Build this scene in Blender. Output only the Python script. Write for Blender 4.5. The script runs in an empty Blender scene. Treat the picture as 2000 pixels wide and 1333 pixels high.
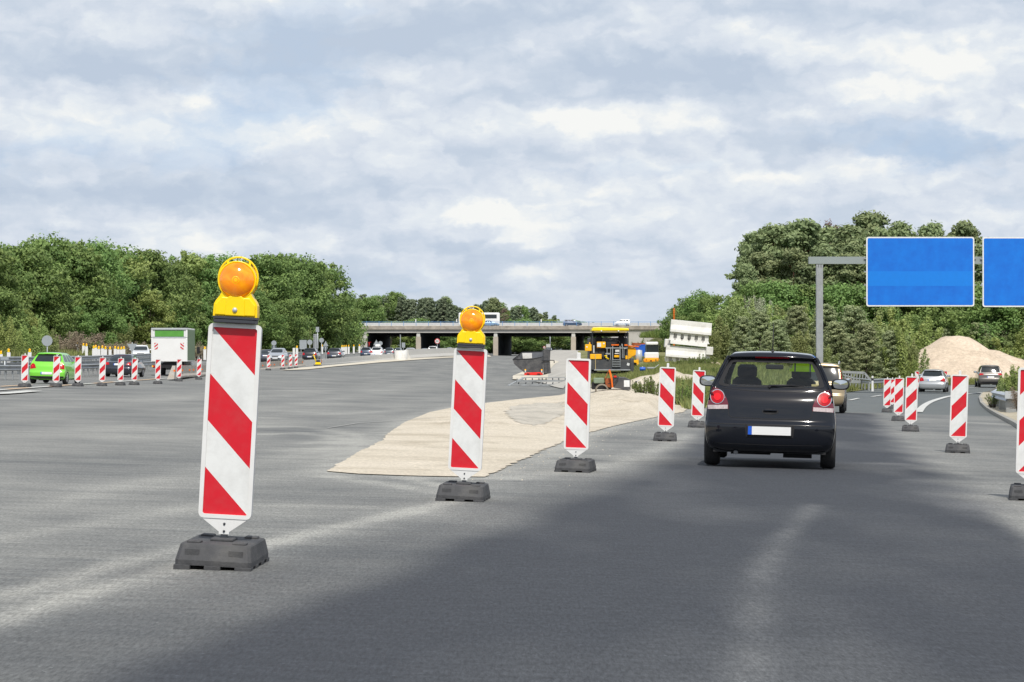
import bpy, bmesh, math, random
from mathutils import Vector, Matrix, noise
from mathutils.bvhtree import BVHTree
PI = math.pi
scene = bpy.context.scene
C = scene.collection
random.seed(7)

# ------------------------------------------------------------------ helpers
def sm(x, a, b):
    t = max(0.0, min(1.0, (x - a) / (b - a)))
    return t * t * (3 - 2 * t)

RK = [(-200, 1.2), (0, 0.0), (30, -0.232), (60, -0.412), (100, -0.645), (140, -0.84), (172, -0.80), (220, -0.55), (278, -0.16),
      (410, 0.85), (550, 1.45), (600, 1.6), (900, 2.9), (1500, 4.0), (4000, 5.0)]
def rprof(Y):
    for i in range(len(RK) - 1):
        if Y <= RK[i + 1][0] or i == len(RK) - 2:
            x0, z0 = RK[i]; x1, z1 = RK[i + 1]
            m0 = (z1 - RK[i - 1][1]) / (x1 - RK[i - 1][0]) if i > 0 else (z1 - z0) / (x1 - x0)
            m1 = (RK[i + 2][1] - z0) / (RK[i + 2][0] - x0) if i + 2 < len(RK) else (z1 - z0) / (x1 - x0)
            h = x1 - x0
            t = max(0, min(1, (Y - x0) / h))
            return ((2*t**3 - 3*t*t + 1) * z0 + (t**3 - 2*t*t + t) * h * m0 + (-2*t**3 + 3*t*t) * z1 + (t**3 - t*t) * h * m1)
def zg(X, Y):
    """height of the ground at X, Y (camera stands over the origin)"""
    c = 0.028
    if X > 0:
        c = 0.028 - 0.016 * sm(Y, 100, 165)
    z = rprof(Y) - c * max(-46, min(46, X))
    if X > 2.5 and Y > 80:
        d = ((Y - 88) * 13.5 - (X - 6) * 62) / 63.4
        z += (0.6 * sm(d, 1, 8) * sm(X, 2.3, 4.8) + 0.75 * sm(X, 6.2, 10) * sm(d, 2, 13)) * (1 - sm(X, 30, 50))
    return z
F = 5000.0
CAMZ = 1.05
YH = 700.0
def at(px, py, Y):
    return Vector(((px - 1000) / F * Y, Y, CAMZ - (py - YH) / F * Y))
def onG(px, Y):
    """point of the ground seen at column px, Y metres ahead"""
    X = (px - 1000) / F * Y
    return Vector((X, Y, zg(X, Y)))
def G(px, py, lo=6, hi=400):
    """first point of the ground met by the ray"""
    Y = lo; prev = lo
    while Y < hi:
        p = at(px, py, Y)
        if p.z < zg(p.x, Y):
            a, b = prev, Y
            for _ in range(24):
                m = (a + b) / 2; q = at(px, py, m)
                if q.z < zg(q.x, m): b = m
                else: a = m
            q = at(px, py, b)
            return Vector((q.x, b, zg(q.x, b)))
        prev = Y; Y *= 1.01
    return onG(px, hi)

class MB:
    """collects shapes into one mesh"""
    def __init__(s): s.v = []; s.f = []; s.m = []; s.sm = []
    def add(s, vs, fs, mi=0, smooth=False):
        b = len(s.v); s.v += [tuple(v) for v in vs]
        for f in fs:
            s.f.append([b + i for i in f]); s.m.append(mi); s.sm.append(smooth)
        return s
    def box(s, c, d, rot=None, mi=0, taper=None, bev=0):
        x, y, z = d[0]/2, d[1]/2, d[2]/2
        tx, ty = taper or (1, 1)
        if bev:
            b = min(bev, x*.9, y*.9, z*.9)
            vs = []; 
            lv = [(-z, b), (-z + b, 0), (z - b, 0), (z, b)]
            for zz, ins in lv:
                k = (zz + z) / (2*z); sx = 1 + (tx-1)*k; sy = 1 + (ty-1)*k
                X = x*sx - ins; Yy = y*sy - ins; q = b*0.6
                vs += [(-X+q,-Yy,zz),(X-q,-Yy,zz),(X,-Yy+q,zz),(X,Yy-q,zz),(X-q,Yy,zz),(-X+q,Yy,zz),(-X,Yy-q,zz),(-X,-Yy+q,zz)]
            fs = [list(range(7,-1,-1)), list(range(24,32))]
            for l in range(3):
                for i in range(8):
                    j = (i+1) % 8
                    fs.append([l*8+i, l*8+j, l*8+8+j, l*8+8+i])
        else:
            vs = [(-x,-y,-z),(x,-y,-z),(x,y,-z),(-x,y,-z),(-x*tx,-y*ty,z),(x*tx,-y*ty,z),(x*tx,y*ty,z),(-x*tx,y*ty,z)]
            fs = [(3,2,1,0),(4,5,6,7),(0,1,5,4),(1,2,6,5),(2,3,7,6),(3,0,4,7)]
        M = rot.to_4x4() if rot is not None else Matrix()
        c = Vector(c)
        return s.add([(M @ Vector(v)) + c for v in vs], fs, mi)
    def beam(s, a, b, w, h, mi=0, up=(0,0,1)):
        a, b = Vector(a), Vector(b); d = b - a
        if d.length < 1e-6: return s
        z = d.normalized(); u = Vector(up)
        if abs(z.dot(u)) > .98: u = Vector((0,1,0))
        x = u.cross(z).normalized(); y = z.cross(x)
        vs = []
        for p in (a, b):
            for sx, sy in ((-1,-1),(1,-1),(1,1),(-1,1)):
                vs.append(p + x*sx*w/2 + y*sy*h/2)
        return s.add(vs, [(3,2,1,0),(4,5,6,7),(0,1,5,4),(1,2,6,5),(2,3,7,6),(3,0,4,7)], mi)
    def tube(s, pts, r, n=8, mi=0, cap=True, smooth=True):
        pts = [Vector(p) for p in pts]
        rs = r if isinstance(r, (list, tuple)) else [r]*len(pts)
        vs = []; 
        px = None
        for i, p in enumerate(pts):
            d = (pts[min(i+1, len(pts)-1)] - pts[max(i-1, 0)]).normalized()
            u = Vector((0,0,1)) if abs(d.z) < .95 else Vector((1,0,0))
            x = u.cross(d).normalized() if px is None else (px - d*px.dot(d)).normalized()
            px = x; y = d.cross(x)
            for k in range(n):
                a = 2*PI*k/n
                vs.append(p + (x*math.cos(a) + y*math.sin(a))*rs[i])
        fs = []
        for i in range(len(pts)-1):
            for k in range(n):
                fs.append((i*n+k, i*n+(k+1)%n, (i+1)*n+(k+1)%n, (i+1)*n+k))
        s.add(vs, fs, mi, smooth)
        if cap:
            b = len(s.v) - len(vs)
            s.f.append([b+k for k in range(n-1,-1,-1)]); s.m.append(mi); s.sm.append(False)
            s.f.append([b+(len(pts)-1)*n+k for k in range(n)]); s.m.append(mi); s.sm.append(False)
        return s
    def lathe(s, prof, c=(0,0,0), axis='Z', n=16, mi=0, smooth=True, rot=None):
        vs = []
        for r, h in prof:
            for k in range(n):
                a = 2*PI*k/n; x, y = r*math.cos(a), r*math.sin(a)
                v = (x, y, h) if axis == 'Z' else ((x, h, y) if axis == 'Y' else (h, x, y))
                v = Vector(v)
                if rot is not None: v = rot @ v
                vs.append(v + Vector(c))
        fs = []
        for i in range(len(prof)-1):
            for k in range(n):
                f = (i*n+k, i*n+(k+1)%n, (i+1)*n+(k+1)%n, (i+1)*n+k)
                fs.append(f if axis != 'Y' else f[::-1])
        return s.add(vs, fs, mi, smooth)
    def prism(s, pts, y0, y1, mi=0, plane='XZ', side=None, smooth=False):
        """extrude outline pts between two depths"""
        n = len(pts)
        def V(p, h):
            return (p[0], h, p[1]) if plane == 'XZ' else ((h, p[0], p[1]) if plane == 'YZ' else (p[0], p[1], h))
        vs = [V(p, y0) for p in pts] + [V(p, y1) for p in pts]
        s.add(vs, [list(range(n)), list(range(2*n-1, n-1, -1))], mi)
        b = len(s.v) - 2*n
        for i in range(n):
            j = (i+1) % n
            s.f.append([b+j, b+i, b+n+i, b+n+j]); s.m.append(mi if side is None else side); s.sm.append(smooth)
        return s
    def quad(s, pts, mi=0): return s.add(pts, [tuple(range(len(pts)))], mi)
    def xf(s, M):
        s.v = [tuple(M @ Vector(v)) for v in s.v]; return s
    def build(s, name, mats, parent=None, loc=None, fix=True, bevel=0):
        me = bpy.data.meshes.new(name)
        me.from_pydata(s.v, [], s.f); me.validate()
        if not isinstance(mats, (list, tuple)): mats = [mats]
        for m in mats: me.materials.append(m)
        if len(me.polygons) == len(s.f):
            me.polygons.foreach_set('material_index', s.m); me.polygons.foreach_set('use_smooth', s.sm)
        if fix:
            bm = bmesh.new(); bm.from_mesh(me); bmesh.ops.recalc_face_normals(bm, faces=bm.faces); bm.to_mesh(me); bm.free()
        me.update()
        o = bpy.data.objects.new(name, me); C.objects.link(o)
        if parent is not None: o.parent = parent
        if loc is not None: o.location = loc
        if bevel:
            md = o.modifiers.new('b', 'BEVEL'); md.width = bevel; md.segments = 2; md.limit_method = 'ANGLE'; md.angle_limit = .6
        return o
def tag(o, label=None, cat=None, group=None, kind=None):
    if label: o['label'] = label
    if cat: o['category'] = cat
    if group: o['group'] = group
    if kind: o['kind'] = kind
    return o
def thing(name, label, cat, loc=(0,0,0), rotz=0, group=None, tilt=(0,0)):
    o = bpy.data.objects.new(name, None); C.objects.link(o)
    o.empty_display_size = .2
    o.location = loc; o.rotation_euler = (tilt[0], tilt[1], rotz)
    return tag(o, label, cat, group)
KIDS = {}
def dup(root, loc, rotz=None, label=None, tilt=None, scale=None):
    def cp(o, par):
        c = o.copy(); C.objects.link(c)
        if par is not None: c.parent = par
        for k in o.children: cp(k, c)
        return c
    r = cp(root, None); r.location = loc
    if rotz is not None: r.rotation_euler = ((tilt or (0,0))[0], (tilt or (0,0))[1], rotz)
    if label: r['label'] = label
    if scale: r.scale = (scale, scale, scale)
    return r

# ------------------------------------------------------------------ materials
def srgb(r, g, b):
    f = lambda c: (c/12.92 if c <= .04045 else ((c+.055)/1.055)**2.4)
    return (f(r/255), f(g/255), f(b/255), 1)
def nodes(name):
    m = bpy.data.materials.new(name); m.use_nodes = True
    nt = m.node_tree; b = nt.nodes['Principled BSDF']
    return m, nt, b
def N(nt, t, **kw):
    n = nt.nodes.new(t)
    for k, v in kw.items():
        if k in n.inputs: n.inputs[k].default_value = v
        else: setattr(n, k, v)
    return n
def mat(name, col, rough=.6, metal=0, var=.12, scale=3.0, bump=0, bscale=None, spec=.5, coat=0, detail=5, grime=None, gs=1.0, gamt=.5, emit=None):
    m, nt, b = nodes(name); L = nt.links.new
    if len(col) == 3: col = (*col, 1)
    b.inputs['Roughness'].default_value = rough; b.inputs['Metallic'].default_value = metal
    b.inputs['Specular IOR Level'].default_value = spec; b.inputs['Coat Weight'].default_value = coat
    b.inputs['Coat Roughness'].default_value = .04
    tc = N(nt, 'ShaderNodeTexCoord')
    nz = N(nt, 'ShaderNodeTexNoise', Scale=scale, Detail=detail, Roughness=.65); L(tc.outputs['Object'], nz.inputs['Vector'])
    mr = N(nt, 'ShaderNodeMapRange'); mr.inputs[1].default_value = .25; mr.inputs[2].default_value = .75
    mr.inputs[3].default_value = 1 - var; mr.inputs[4].default_value = 1 + var; L(nz.outputs['Fac'], mr.inputs[0])
    mx = N(nt, 'ShaderNodeMix', data_type='RGBA', blend_type='MULTIPLY'); mx.inputs[0].default_value = 1
    mx.inputs[6].default_value = col; L(mr.outputs[0], mx.inputs[7])
    out = mx.outputs[2]
    if grime:
        g = N(nt, 'ShaderNodeTexNoise', Scale=gs, Detail=6, Roughness=.7); L(tc.outputs['Object'], g.inputs['Vector'])
        gr = N(nt, 'ShaderNodeMapRange'); gr.inputs[1].default_value = .45; gr.inputs[2].default_value = .7
        gr.inputs[3].default_value = 0; gr.inputs[4].default_value = gamt; L(g.outputs['Fac'], gr.inputs[0])
        m2 = N(nt, 'ShaderNodeMix', data_type='RGBA'); m2.inputs[7].default_value = (*grime[:3], 1)
        L(gr.outputs[0], m2.inputs[0]); L(out, m2.inputs[6]); out = m2.outputs[2]
    L(out, b.inputs['Base Color'])
    if emit: b.inputs['Emission Color'].default_value = (*col[:3], 1); b.inputs['Emission Strength'].default_value = emit
    if bump:
        bp = N(nt, 'ShaderNodeBump', Strength=bump, Distance=.02)
        bn = N(nt, 'ShaderNodeTexNoise', Scale=bscale or scale*6, Detail=6, Roughness=.7)
        L(tc.outputs['Object'], bn.inputs['Vector']); L(bn.outputs['Fac'], bp.inputs['Height']); L(bp.outputs[0], b.inputs['Normal'])
    return m
M = {}
M['white_plastic'] = mat('white plastic', (.74,.74,.73), .45, var=.04, grime=(.45,.43,.38), gs=6, gamt=.25)
M['white_film'] = mat('white film', (.74,.75,.74), .4, var=.04, scale=8, grime=(.46,.46,.44), gs=5, gamt=.42)
M['red_film'] = mat('red film', srgb(205,18,38), .4, var=.06, scale=8, grime=(.45,.08,.08), gs=11, gamt=.25)
M['rubber'] = mat('recycled rubber', (.055,.056,.06), .75, var=.25, scale=14, bump=.35, bscale=70, grime=(.14,.135,.125), gs=4, gamt=.5)
M['steel_dark'] = mat('dark steel', (.05,.055,.065), .5, .3, var=.15)
M['galv'] = mat('galvanised steel', (.36,.38,.39), .5, .45, var=.18, scale=2, grime=(.22,.2,.17), gs=3, gamt=.4)
M['sign_back'] = mat('sign back', (.33,.36,.38), .55, .2, var=.1)
M['galv_light'] = mat('light galvanised steel', (.5,.53,.55), .45, .3, var=.1)
M['yellow'] = mat('yellow plastic', srgb(255,215,0), .35, var=.05, scale=6, grime=(.5,.36,.04), gs=7, gamt=.2)
M['yellow_m'] = mat('machine yellow', srgb(255,185,10), .4, var=.1, scale=2, grime=(.3,.2,.06), gs=2.5, gamt=.35)
M['yellow_roof'] = mat('machine lemon', srgb(255,222,10), .4, var=.06)
M['orange'] = mat('orange paint', srgb(240,110,10), .4, var=.1, grime=(.3,.12,.05), gs=5, gamt=.4)
M['rust'] = mat('rusty steel', srgb(150,80,40), .7, var=.3, scale=6)
M['conc'] = mat('old concrete', (.47,.455,.43), .85, var=.14, scale=.8, bump=.2, bscale=10, grime=(.28,.265,.24), gs=.4, gamt=.5)
M['conc_light'] = mat('pale concrete', (.56,.55,.52), .85, var=.1, scale=1.2, bump=.15, bscale=14, grime=(.34,.32,.28), gs=1.2, gamt=.5)
M['conc_white'] = mat('white concrete', (.72,.71,.68), .85, var=.08, scale=1.5, bump=.15, bscale=14, grime=(.36,.34,.29), gs=1.6, gamt=.5)
M['conc_dark'] = mat('shaded bridge concrete', (.035,.045,.06), .9, var=.2, scale=.5)  # under-deck shade put into the colour, far darker than the other concrete
M['conc_brown'] = mat('stained parapet', (.36,.32,.275), .9, var=.25, scale=.6, grime=(.14,.12,.1), gs=.9, gamt=.6)
M['pier'] = mat('pier concrete', (.42,.37,.31), .85, var=.15, scale=.7)
M['barrier_steel'] = mat('steel barrier paint', (.38,.36,.32), .6, var=.14, scale=2, grime=(.33,.2,.08), gs=2.5, gamt=.6)
M['black'] = mat('black plastic', (.018,.018,.02), .5, var=.2)
M['matte_black'] = mat('matte black', (.012,.012,.014), .8, var=.2)
M['tyre'] = mat('tyre rubber', (.022,.022,.023), .8, var=.2, scale=20, bump=.3, bscale=60)
M['rim'] = mat('alloy rim', (.5,.5,.52), .35, .8, var=.05)
M['plate'] = mat('number plate', (.8,.8,.79), .4, var=.03)
M['plate_blue'] = mat('plate band', srgb(30,90,200), .4, var=.02)
M['sign_blue'] = None
M['blue_rail'] = mat('blue railing', srgb(95,140,190), .5, var=.05)
M['blue_plastic'] = mat('blue plastic', srgb(30,90,190), .45, var=.08)
M['red_paint'] = mat('red paint', srgb(225,40,30), .4, var=.06)
M['amber'] = mat('amber lamp', srgb(255,185,5), .25, var=.05, emit=.1)
M['headlamp'] = mat('headlamp', (.75,.78,.8), .1, .3, var=.02)
M['hivis'] = mat('high visibility cloth', srgb(200,255,20), .7, var=.08, emit=.15)  # slight glow added to keep the vest bright behind the glass
M['grey_strip'] = mat('reflective strip', (.5,.52,.55), .4, var=.05)
M['seat'] = mat('seat fabric', (.03,.03,.035), .9, var=.2)
M['mirror'] = mat('mirror glass', (.75,.78,.8), .03, 1, var=0)
M['skin'] = mat('skin', (.45,.28,.2), .6, var=.05)
M['pinkcloth'] = mat('pink cloth', srgb(190,60,120), .8)
M['green_box'] = mat('green panel', srgb(85,150,60), .45, var=.1)
M['green_box_side'] = mat('green side panel', srgb(105,130,90), .5, var=.15, scale=.7)
M['white_paint'] = mat('white paint', (.78,.78,.77), .4, var=.03, grime=(.6,.59,.57), gs=1.5, gamt=.3)
M['hopper'] = mat('hopper steel', (.06,.062,.068), .55, .2, var=.3, scale=2, grime=(.16,.15,.14), gs=2, gamt=.6)
M['paver_dark'] = mat('machine charcoal', (.05,.053,.058), .5, var=.2, scale=3, grime=(.13,.12,.11), gs=2, gamt=.5)
M['kerb'] = mat('kerb stone', (.32,.31,.28), .85, var=.2, scale=2, bump=.2)
M['beige_panel'] = mat('canopy fabric', srgb(190,170,120), .7, var=.1)
M['tarp'] = mat('shrub brown', (.2,.15,.1), .9)

def carpaint(name, col, metal=.3, rough=.3, var=.02, coat=1.0):
    return mat('paint ' + name, col, rough, metal, var=var, coat=coat, grime=(.3,.28,.25), gs=2.0, gamt=.08)
def glassmat(name, tint=(.75,.85,.82), dens=.35):
    m = bpy.data.materials.new(name); m.use_nodes = True
    nt = m.node_tree; nt.nodes.clear(); L = nt.links.new
    tr = N(nt, 'ShaderNodeBsdfTransparent'); tr.inputs[0].default_value = (*tint, 1)
    gl = N(nt, 'ShaderNodeBsdfGlossy'); gl.inputs['Roughness'].default_value = .02; gl.inputs[0].default_value = (.9,.9,.9,1)
    fr = N(nt, 'ShaderNodeLayerWeight'); fr.inputs[0].default_value = .5; pw = N(nt, 'ShaderNodeMath', operation='POWER'); pw.inputs[1].default_value = 4.5; L(fr.outputs['Facing'], pw.inputs[0])
    mp = N(nt, 'ShaderNodeMath', operation='MULTIPLY_ADD'); mp.inputs[1].default_value = .8; mp.inputs[2].default_value = .045
    mx = N(nt, 'ShaderNodeMixShader'); out = N(nt, 'ShaderNodeOutputMaterial')
    nz = N(nt, 'ShaderNodeTexNoise', Scale=6.0); df = N(nt, 'ShaderNodeBsdfDiffuse'); df.inputs[0].default_value = (.2,.21,.2,1)
    m2 = N(nt, 'ShaderNodeMixShader'); mm = N(nt, 'ShaderNodeMath', operation='MULTIPLY'); mm.inputs[1].default_value = dens*.3
    L(nz.outputs['Fac'], mm.inputs[0]); L(mm.outputs[0], m2.inputs[0]); L(tr.outputs[0], m2.inputs[1]); L(df.outputs[0], m2.inputs[2])
    L(pw.outputs[0], mp.inputs[0]); L(mp.outputs[0], mx.inputs[0]); L(m2.outputs[0], mx.inputs[1]); L(gl.outputs[0], mx.inputs[2])
    L(mx.outputs[0], out.inputs[0])
    return m
M['glass'] = glassmat('car window glass', (.9,.96,.93), .12)
M['glass_side'] = glassmat('car side glass', (.62,.68,.65), .3)
M['glass_dark'] = mat('dark window glass', (.018,.024,.026), .06, var=.2, scale=2, spec=.7)
M['red_light'] = mat('red lamp lens', (.42,.006,.012), .25, var=.15, scale=20, coat=.2, spec=.3)
M['red_glow'] = mat('bright red lens', (.72,.012,.02), .25, var=.15, scale=25, coat=.2, emit=.04, spec=.3)
M['red_dark'] = mat('dark red lens', (.13,.008,.02), .12, var=.1, coat=.8)
M['clear_lens'] = mat('clear lens', (.5,.42,.42), .15, var=.35, scale=30, coat=.5)
M['chrome'] = mat('chrome ring', (.75,.75,.77), .12, .9, var=.02)

# amber lens with moulded ribs
def lensmat():
    m, nt, b = nodes('amber lens'); L = nt.links.new
    tc = N(nt, 'ShaderNodeTexCoord'); nz = N(nt, 'ShaderNodeTexNoise', Scale=9.0, Detail=3, Distortion=1.5)
    L(tc.outputs['Object'], nz.inputs['Vector'])
    cr = N(nt, 'ShaderNodeValToRGB'); e = cr.color_ramp.elements
    e[0].position = .35; e[0].color = srgb(240,120,0); e[1].position = .7; e[1].color = srgb(255,180,10)
    L(nz.outputs['Fac'], cr.inputs[0]); L(cr.outputs[0], b.inputs['Base Color'])
    b.inputs['Roughness'].default_value = .12; b.inputs['Coat Weight'].default_value = .6
    b.inputs['Subsurface Weight'].default_value = .0
    b.inputs['Emission Color'].default_value = srgb(250,120,0); b.inputs['Emission Strength'].default_value = .18
    return m
M['lens'] = lensmat()

# foliage: per-clump tint attribute + per-tree variation
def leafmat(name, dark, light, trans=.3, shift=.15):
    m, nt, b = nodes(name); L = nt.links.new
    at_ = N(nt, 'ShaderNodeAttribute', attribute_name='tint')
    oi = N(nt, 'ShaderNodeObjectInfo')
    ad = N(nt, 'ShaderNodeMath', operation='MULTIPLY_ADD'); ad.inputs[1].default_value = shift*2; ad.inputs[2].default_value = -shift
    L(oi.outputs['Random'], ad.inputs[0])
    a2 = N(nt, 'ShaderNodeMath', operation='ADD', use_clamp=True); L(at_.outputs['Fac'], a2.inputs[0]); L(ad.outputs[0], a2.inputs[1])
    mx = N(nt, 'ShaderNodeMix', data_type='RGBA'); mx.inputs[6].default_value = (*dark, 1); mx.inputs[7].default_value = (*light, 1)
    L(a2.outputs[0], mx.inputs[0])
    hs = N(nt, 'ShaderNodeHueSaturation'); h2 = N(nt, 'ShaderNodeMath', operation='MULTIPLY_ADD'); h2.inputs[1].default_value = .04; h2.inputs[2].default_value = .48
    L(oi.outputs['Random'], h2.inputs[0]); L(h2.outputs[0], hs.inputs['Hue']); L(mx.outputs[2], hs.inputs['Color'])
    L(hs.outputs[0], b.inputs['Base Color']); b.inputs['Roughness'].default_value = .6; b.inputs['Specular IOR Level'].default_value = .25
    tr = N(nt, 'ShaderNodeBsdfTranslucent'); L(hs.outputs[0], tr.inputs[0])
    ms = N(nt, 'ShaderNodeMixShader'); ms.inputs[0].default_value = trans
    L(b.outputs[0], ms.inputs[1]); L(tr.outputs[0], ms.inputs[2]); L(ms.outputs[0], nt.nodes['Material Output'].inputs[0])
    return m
M['leaf'] = leafmat('broad leaves', (.09,.165,.05), (.32,.44,.14))
M['leaf_olive'] = leafmat('olive leaves', (.15,.2,.07), (.43,.48,.2), .35)
M['leaf_bright'] = leafmat('bright leaves', (.17,.25,.07), (.45,.52,.18))
M['needle'] = leafmat('pine needles', (.12,.175,.08), (.38,.43,.21), .28)
M['needle_young'] = leafmat('young pine needles', (.19,.24,.12), (.48,.52,.28), .32)
M['willow'] = leafmat('pale willow leaves', (.28,.31,.20), (.55,.58,.42), .3)
M['hazed_needle'] = leafmat('hazed far needles', (.12,.165,.105), (.31,.36,.22), .25)  # distance haze put into the colour, greyer than the near needles
M['dead'] = leafmat('dead twigs', (.16,.1,.085), (.3,.2,.17), .1)
M['grass'] = leafmat('grass blades', (.13,.17,.05), (.36,.36,.13), .35)
M['weed'] = leafmat('weeds', (.07,.12,.03), (.26,.33,.09), .35)
M['dry'] = leafmat('dry brush', (.2,.16,.11), (.42,.35,.25), .3)
M['bark'] = mat('bark', (.09,.075,.06), .9, var=.3, scale=4)
M['bark_pine'] = mat('pine bark', (.27,.15,.09), .9, var=.35, scale=2)

M['conc_shade'] = mat('shaded recess concrete', (.44,.43,.41), .9, var=.1, scale=2, grime=(.28,.27,.24), gs=2, gamt=.5)  # darker copy of the white concrete: recess shade put into the colour
M['hopper_in'] = mat('hopper inner steel', (.16,.17,.19), .5, .2, var=.2)
M['green_case'] = mat('green case', (.2,.26,.18), .5, var=.1)
M['beige_tyre'] = mat('dusty tyre', (.2,.17,.13), .9, var=.2)
M['orange2'] = mat('orange yellow paint', srgb(250,160,10), .4, var=.05)
import numpy as np
# ------------------------------------------------------------------ camera, sky, sun
cam = bpy.data.cameras.new('camera'); cam.lens = 90; cam.sensor_width = 36; cam.clip_end = 20000; cam.clip_start = .1
co = bpy.data.objects.new('camera', cam); C.objects.link(co); scene.camera = co
co.location = (0, 0, CAMZ); co.rotation_euler = (PI/2 + math.atan(33.5/5000), 0, 0)
SUN_EL = math.radians(52); SUN_AZ = math.radians(172)      # behind the camera, slightly right; azimuth from +Y clockwise
sl = bpy.data.lights.new('sun', 'SUN'); sl.energy = 3.7; sl.angle = math.radians(.5); sl.color = (1, .955, .88)
so = bpy.data.objects.new('sun', sl); C.objects.link(so)
sd = Vector((math.sin(SUN_AZ)*math.cos(SUN_EL), math.cos(SUN_AZ)*math.cos(SUN_EL), math.sin(SUN_EL)))
so.rotation_euler = sd.to_track_quat('Z', 'Y').to_euler(); so.location = (0, 0, 50)
W = bpy.data.worlds.new('World'); scene.world = W; W.use_nodes = True
nt = W.node_tree; L = nt.links.new; bg = nt.nodes['Background']
sky = N(nt, 'ShaderNodeTexSky', sky_type='NISHITA', sun_disc=False); sky.sun_elevation = SUN_EL; sky.sun_rotation = SUN_AZ; sky.dust_density = 2.0
bg.inputs[1].default_value = .1
tc = N(nt, 'ShaderNodeTexCoord'); sx = N(nt, 'ShaderNodeSeparateXYZ'); L(tc.outputs['Generated'], sx.inputs[0])
az = N(nt, 'ShaderNodeMath', operation='ARCTAN2'); L(sx.outputs[0], az.inputs[0]); L(sx.outputs[1], az.inputs[1])
def mth(op, a, b=None, c=None, clamp=False):
    n = N(nt, 'ShaderNodeMath', operation=op, use_clamp=clamp)
    for i, v in enumerate((a, b, c)):
        if v is None: continue
        if isinstance(v, (int, float)): n.inputs[i].default_value = v
        else: L(v, n.inputs[i])
    return n.outputs[0]
elp = mth('POWER', mth('MAXIMUM', sx.outputs[2], 0.0005), .8)   # bands crowd towards the horizon
elt = mth('POWER', mth('MAXIMUM', sx.outputs[2], 0.0005), .85)
def vec(kx, kz, dz=0.0, off=0.0, dx=0.0, warp=None, wa=0.0):
    cb = N(nt, 'ShaderNodeCombineXYZ')
    x = mth('MULTIPLY_ADD', az.outputs[0], kx, off+dx); z = mth('MULTIPLY_ADD', elt, kz, dz)
    if warp: x = mth('ADD', x, mth('MULTIPLY_ADD', warp[0], wa, -wa/2)); z = mth('ADD', z, mth('MULTIPLY_ADD', warp[1], wa, -wa/2))
    L(x, cb.inputs[0]); L(z, cb.inputs[1]); cb.inputs[2].default_value = off
    return cb.outputs[0]
def fbm(v, detail=7, rough=.55, dist=0.0):
    n = N(nt, 'ShaderNodeTexNoise', Scale=1.0, Detail=detail, Roughness=rough, Distortion=dist); L(v, n.inputs['Vector']); return n.outputs['Fac']
def puff(v, detail=4, rough=.5):
    n = N(nt, 'ShaderNodeTexVoronoi', feature='F1', Scale=1.0, Detail=2.0, Roughness=.5); L(v, n.inputs['Vector']); return mth('SUBTRACT', 1.0, n.outputs['Distance'])
w1 = fbm(vec(60, 75, off=2.0), 5, .6); w2 = fbm(vec(60, 75, off=6.0), 5, .6); WP = (w1, w2)
# cloud body density: broad flat-based masses
def body(dz): return fbm(vec(7, 19, dz, 3.7, warp=WP, wa=.28), 8, .56)
def tufts(dz, dx=0.0): return puff(vec(34, 46, dz, 11.0, dx, warp=WP, wa=.9), 3, .55)
b0 = body(0.0); b1 = body(.30); t0 = tufts(0.0); t1 = tufts(.22, .1)
soft = fbm(vec(5, 13, off=21.0), 2, .5)
edge = N(nt, 'ShaderNodeMapRange'); edge.inputs[1].default_value = .40; edge.inputs[2].default_value = .60; L(b0, edge.inputs[0])
tt = mth('MULTIPLY_ADD', mth('SUBTRACT', b0, b1), 2.0, .60)
tt = mth('ADD', tt, mth('MULTIPLY', mth('SUBTRACT', t0, t1), .38))
tt = mth('ADD', tt, mth('MULTIPLY_ADD', t0, .26, -.15))
tt = mth('ADD', tt, mth('MULTIPLY_ADD', soft, .6, -.30))
tt = mth('ADD', tt, mth('MULTIPLY_ADD', fbm(vec(120, 160, off=5.0), 4, .65), .2, -.10))
# a few named cloud masses seen in the picture (azimuth, elevation, sizes, value)
def blob(x, y, wx, wy, v):
    a0 = math.atan((x-1000)/F); e0 = math.sin(math.atan((YH-y)/F))
    aw = mth('MULTIPLY_ADD', w1, .016, -.008); ew = mth('MULTIPLY_ADD', w2, .012, -.006)
    dx = mth('MULTIPLY', mth('ADD', mth('SUBTRACT', az.outputs[0], a0), aw), F/wx); dy = mth('MULTIPLY', mth('ADD', mth('SUBTRACT', sx.outputs[2], e0), ew), F/wy)
    r = mth('ADD', mth('MULTIPLY', dx, dx), mth('MULTIPLY', dy, dy))
    return mth('MULTIPLY', mth('EXPONENT', mth('MULTIPLY', mth('POWER', r, 1.3), -1.0)), v)
for b_ in [(690,85,260,48,-.42),(1400,140,270,48,-.5),(60,150,260,36,-.35),(290,385,270,26,-.35),(980,292,220,26,-.3),(1800,290,220,26,-.25),(1000,40,160,26,-.2),(1060,190,200,14,-.2),
           (330,290,210,55,.24),(1200,232,240,34,.42),(1700,170,170,70,.36),(1930,110,120,60,.3),(330,90,150,55,.25),(100,250,110,40,.2),(930,440,160,40,.22),(1030,540,60,20,.4),(1750,330,220,30,.15),(560,470,200,30,.1),(1130,390,80,30,.25),(1290,415,50,20,.3),(1500,350,70,22,.25)]:
    tt = mth('ADD', tt, blob(*b_))
cr = N(nt, 'ShaderNodeValToRGB'); e = cr.color_ramp.elements
e[0].position = -.0; e[0].color = srgb(184,197,214); e[1].position = .93; e[1].color = srgb(238,239,237)
for p_, c_ in ((.28, srgb(195,206,220)), (.5, srgb(208,216,227)), (.72, srgb(221,227,233))):
    q = cr.color_ramp.elements.new(p_); q.color = c_
L(tt, cr.inputs[0])
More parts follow.
